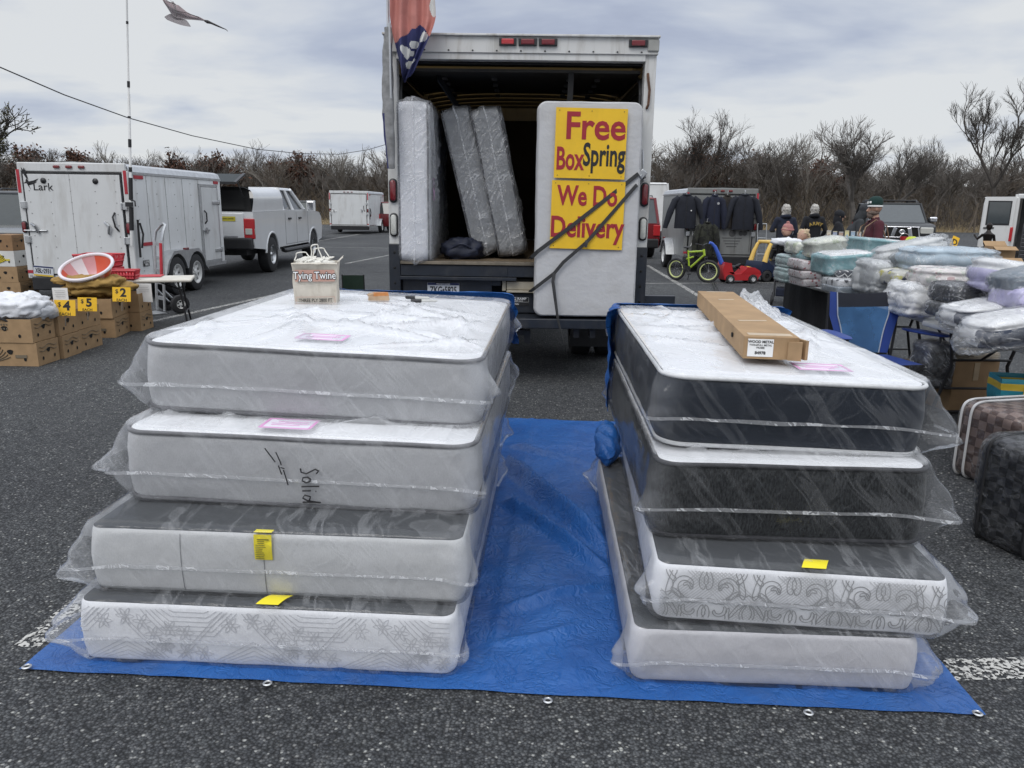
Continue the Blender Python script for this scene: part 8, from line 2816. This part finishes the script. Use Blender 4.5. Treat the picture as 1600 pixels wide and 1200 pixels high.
q = MB(); q.lathe([(0, 0), (.07, 0), (.10, .16), (.095, .16), (.065, .01), (0, .01)], 18); q.build('bucket_wall', toy_red, t); q = MB(); q.tube([(.1 * math.cos(a_), 0, .16 + .07 * math.sin(a_)) for a_ in [PI * k / 8 for k in range(9)]], .006, 5); q.build('handle', white_paint, t)
q = MB(); soft(q, (0, 0, .07), (.20, .16, .08), 3, .5, 5, 26, 14); tag(q.build('rag_heap', mat('tan rags', (.24, .21, .14), .9, var=.6, vs=14), loc=at(1401, 389), smooth=179), 'tan and grey rag heap behind the white jar', 'rags')
q = MB(); soft(q, (0, 0, .09), (.16, .14, .10), 5, .45, 5, 26, 14); tag(q.build('tool_bag', hood_black, loc=at(1386, 391), smooth=179), 'small black tool bag at the left end of the off-roader table', 'bag')
c = at(1484, 401)
t = thing('leaf_blower', 'orange power tool lying on the tool table under a yellow card', 'tool', (c.x, c.y, .77), R(10))
q = MB(); q.blob((0, 0, .07), (.16, .10, .07), 18, 10, .1, 3, 2, 2.6); q.tube([(.12, 0, .08), (.30, 0, .06), (.46, 0, .05)], [.05, .04, .03], 10); q.build('housing', mat('orange tool plastic', (.62, .12, .03), .4), t); q = MB(); q.tube([(-.1, 0, .12), (-.04, 0, .19), (.06, 0, .18), (.1, 0, .12)], .018, 8); q.build('grip', black_plastic, t)
t = thing('price_card', 'yellow price card tilted above the orange power tool', 'price card', (c.x + .05, c.y + .06, .90), 0, 'yellow price cards', rot=(R(-12), R(22), 0))
q = MB(); q.box((0, 0, .10), (.14, .006, .32)); q.build('card', yellow_card, t, 0); text('D', .16, ink_black, t, fr(0, -.005, .14), .004, .001); q = MB(); q.box((0, 0, -.08), (.012, .006, .1)); q.build('stick', post_m, t, 0)
rnd = random.Random(12)
its = [(1500, 404, .18, .12, .15, (.05, .04, .035), 'dark wooden tool box left of the black cloth heap'), (1516, 405, .10, .10, .13, (.30, .20, .12), 'small tan box on the tool table'), (1533, 408, .22, .12, .03, (.40, .30, .20), 'flat tan tray before the black cloth heap'), (1570, 416, .26, .12, .05, (.05, .05, .055), 'flat dark tool case on the rightmost table'), (1588, 419, .16, .12, .06, (.28, .27, .26), 'pale grey box beside the dark tool case')]
for u, v, w_, d_, h_, colr, lab in its:
    t = thing('tool_box', lab, 'box', at(u, v), R(rnd.uniform(-20, 20)), 'boxes on the tool tables')
    mm = mat('box ' + lab[:14], colr, .7, var=.25, vs=12)
    q = MB(); q.box((0, 0, h_ / 2), (w_, d_, h_)); q.build('case', mm, t, 0, bevel=.008); q = MB(); q.tube([(-w_ * .2, 0, h_), (-w_ * .15, 0, h_ + .04), (w_ * .15, 0, h_ + .04), (w_ * .2, 0, h_)], .007, 5); q.build('handle', black_metal, t)
q = MB(); soft(q, (0, 0, .09), (.24, .16, .10), 9, .5, 5, 30, 16); tag(q.build('black_cloth', hood_black, loc=at(1527, 402), smooth=179), 'black cloth heap in the middle of the tool table', 'cloth')
q = MB()
for k in range(5):
    q.tube([(-.2 + .05 * k, 0, .02 + .02 * k), (0, .03 * k, .10 - .01 * k), (.22 - .03 * k, -.05 * k, .03)], .012, 6)
tag(q.build('cable_tangle', black_plastic, loc=at(1506, 403)), 'tangle of black cables on the tool table', 'cable')
c = at(1539, 400)
t = thing('figurine', 'dark bronze figurine standing beside the brown carton', 'figurine', (c.x, c.y, .77), R(160))
br = mat('dark bronze', (.025, .02, .018), .4, .6, var=.3)
q = MB(); q.lathe([(0, 0), (.09, 0), (.09, .03), (.05, .05), (.045, .16), (.07, .24), (.08, .34), (.10, .42), (.05, .46), (.03, .50), (.055, .55), (.055, .60), (.02, .64), (0, .64)], 18); q.tube([(.09, 0, .41), (.17, -.05, .32), (.22, -.12, .40)], [.03, .025, .02], 8); q.tube([(-.09, 0, .41), (-.13, -.02, .28), (-.08, -.08, .22)], [.03, .025, .02], 8); q.build('figure', br, t)
for u, v, w_, d_, h_, lab in ((1560, 403, .42, .3, .22, 'open brown carton on the tool table before the van'), (1572, 424, .75, .4, .10, 'flattened brown carton lying in front of the rightmost tool table')):
    z0 = .77 if h_ > .15 else .74
    t = thing('carton', lab, 'box', at(u, v, z0), R(-6), 'brown cartons at the tool tables')
    q = MB()
    for (cx, cy, sx, sy) in ((0, -d_ / 2, w_, .008), (0, d_ / 2, w_, .008), (-w_ / 2, 0, .008, d_), (w_ / 2, 0, .008, d_)):
        q.box((cx, cy, h_ / 2), (sx, sy, h_))
    q.box((0, 0, .005), (w_, d_, .008)); q.build('carton_wall', cardboard, t, 0)
    q = MB(); q.box((0, -d_ / 2 - .07, h_ - .03), (w_ * .95, .15, .006), Matrix.Rotation(R(24), 3, 'X')); q.box((0, d_ / 2 + .06, h_ + .04), (w_ * .95, .15, .006), Matrix.Rotation(R(35), 3, 'X')); q.split('flap', cardboard, t, smooth=0)
folding_table('folding table at the right edge under the flattened carton', (7.75, 10.6), R(86), .75, 1.9, .735, group='folding tables of the flea market')
q = MB(); soft(q, (0, 0, .05), (.30, .14, .06), 11, .5, 5, 30, 14); tag(q.build('grey_cloth', hood_grey, loc=at(1590, 428), smooth=179), 'dark grey cloth lying on the flattened carton at the right edge', 'cloth')
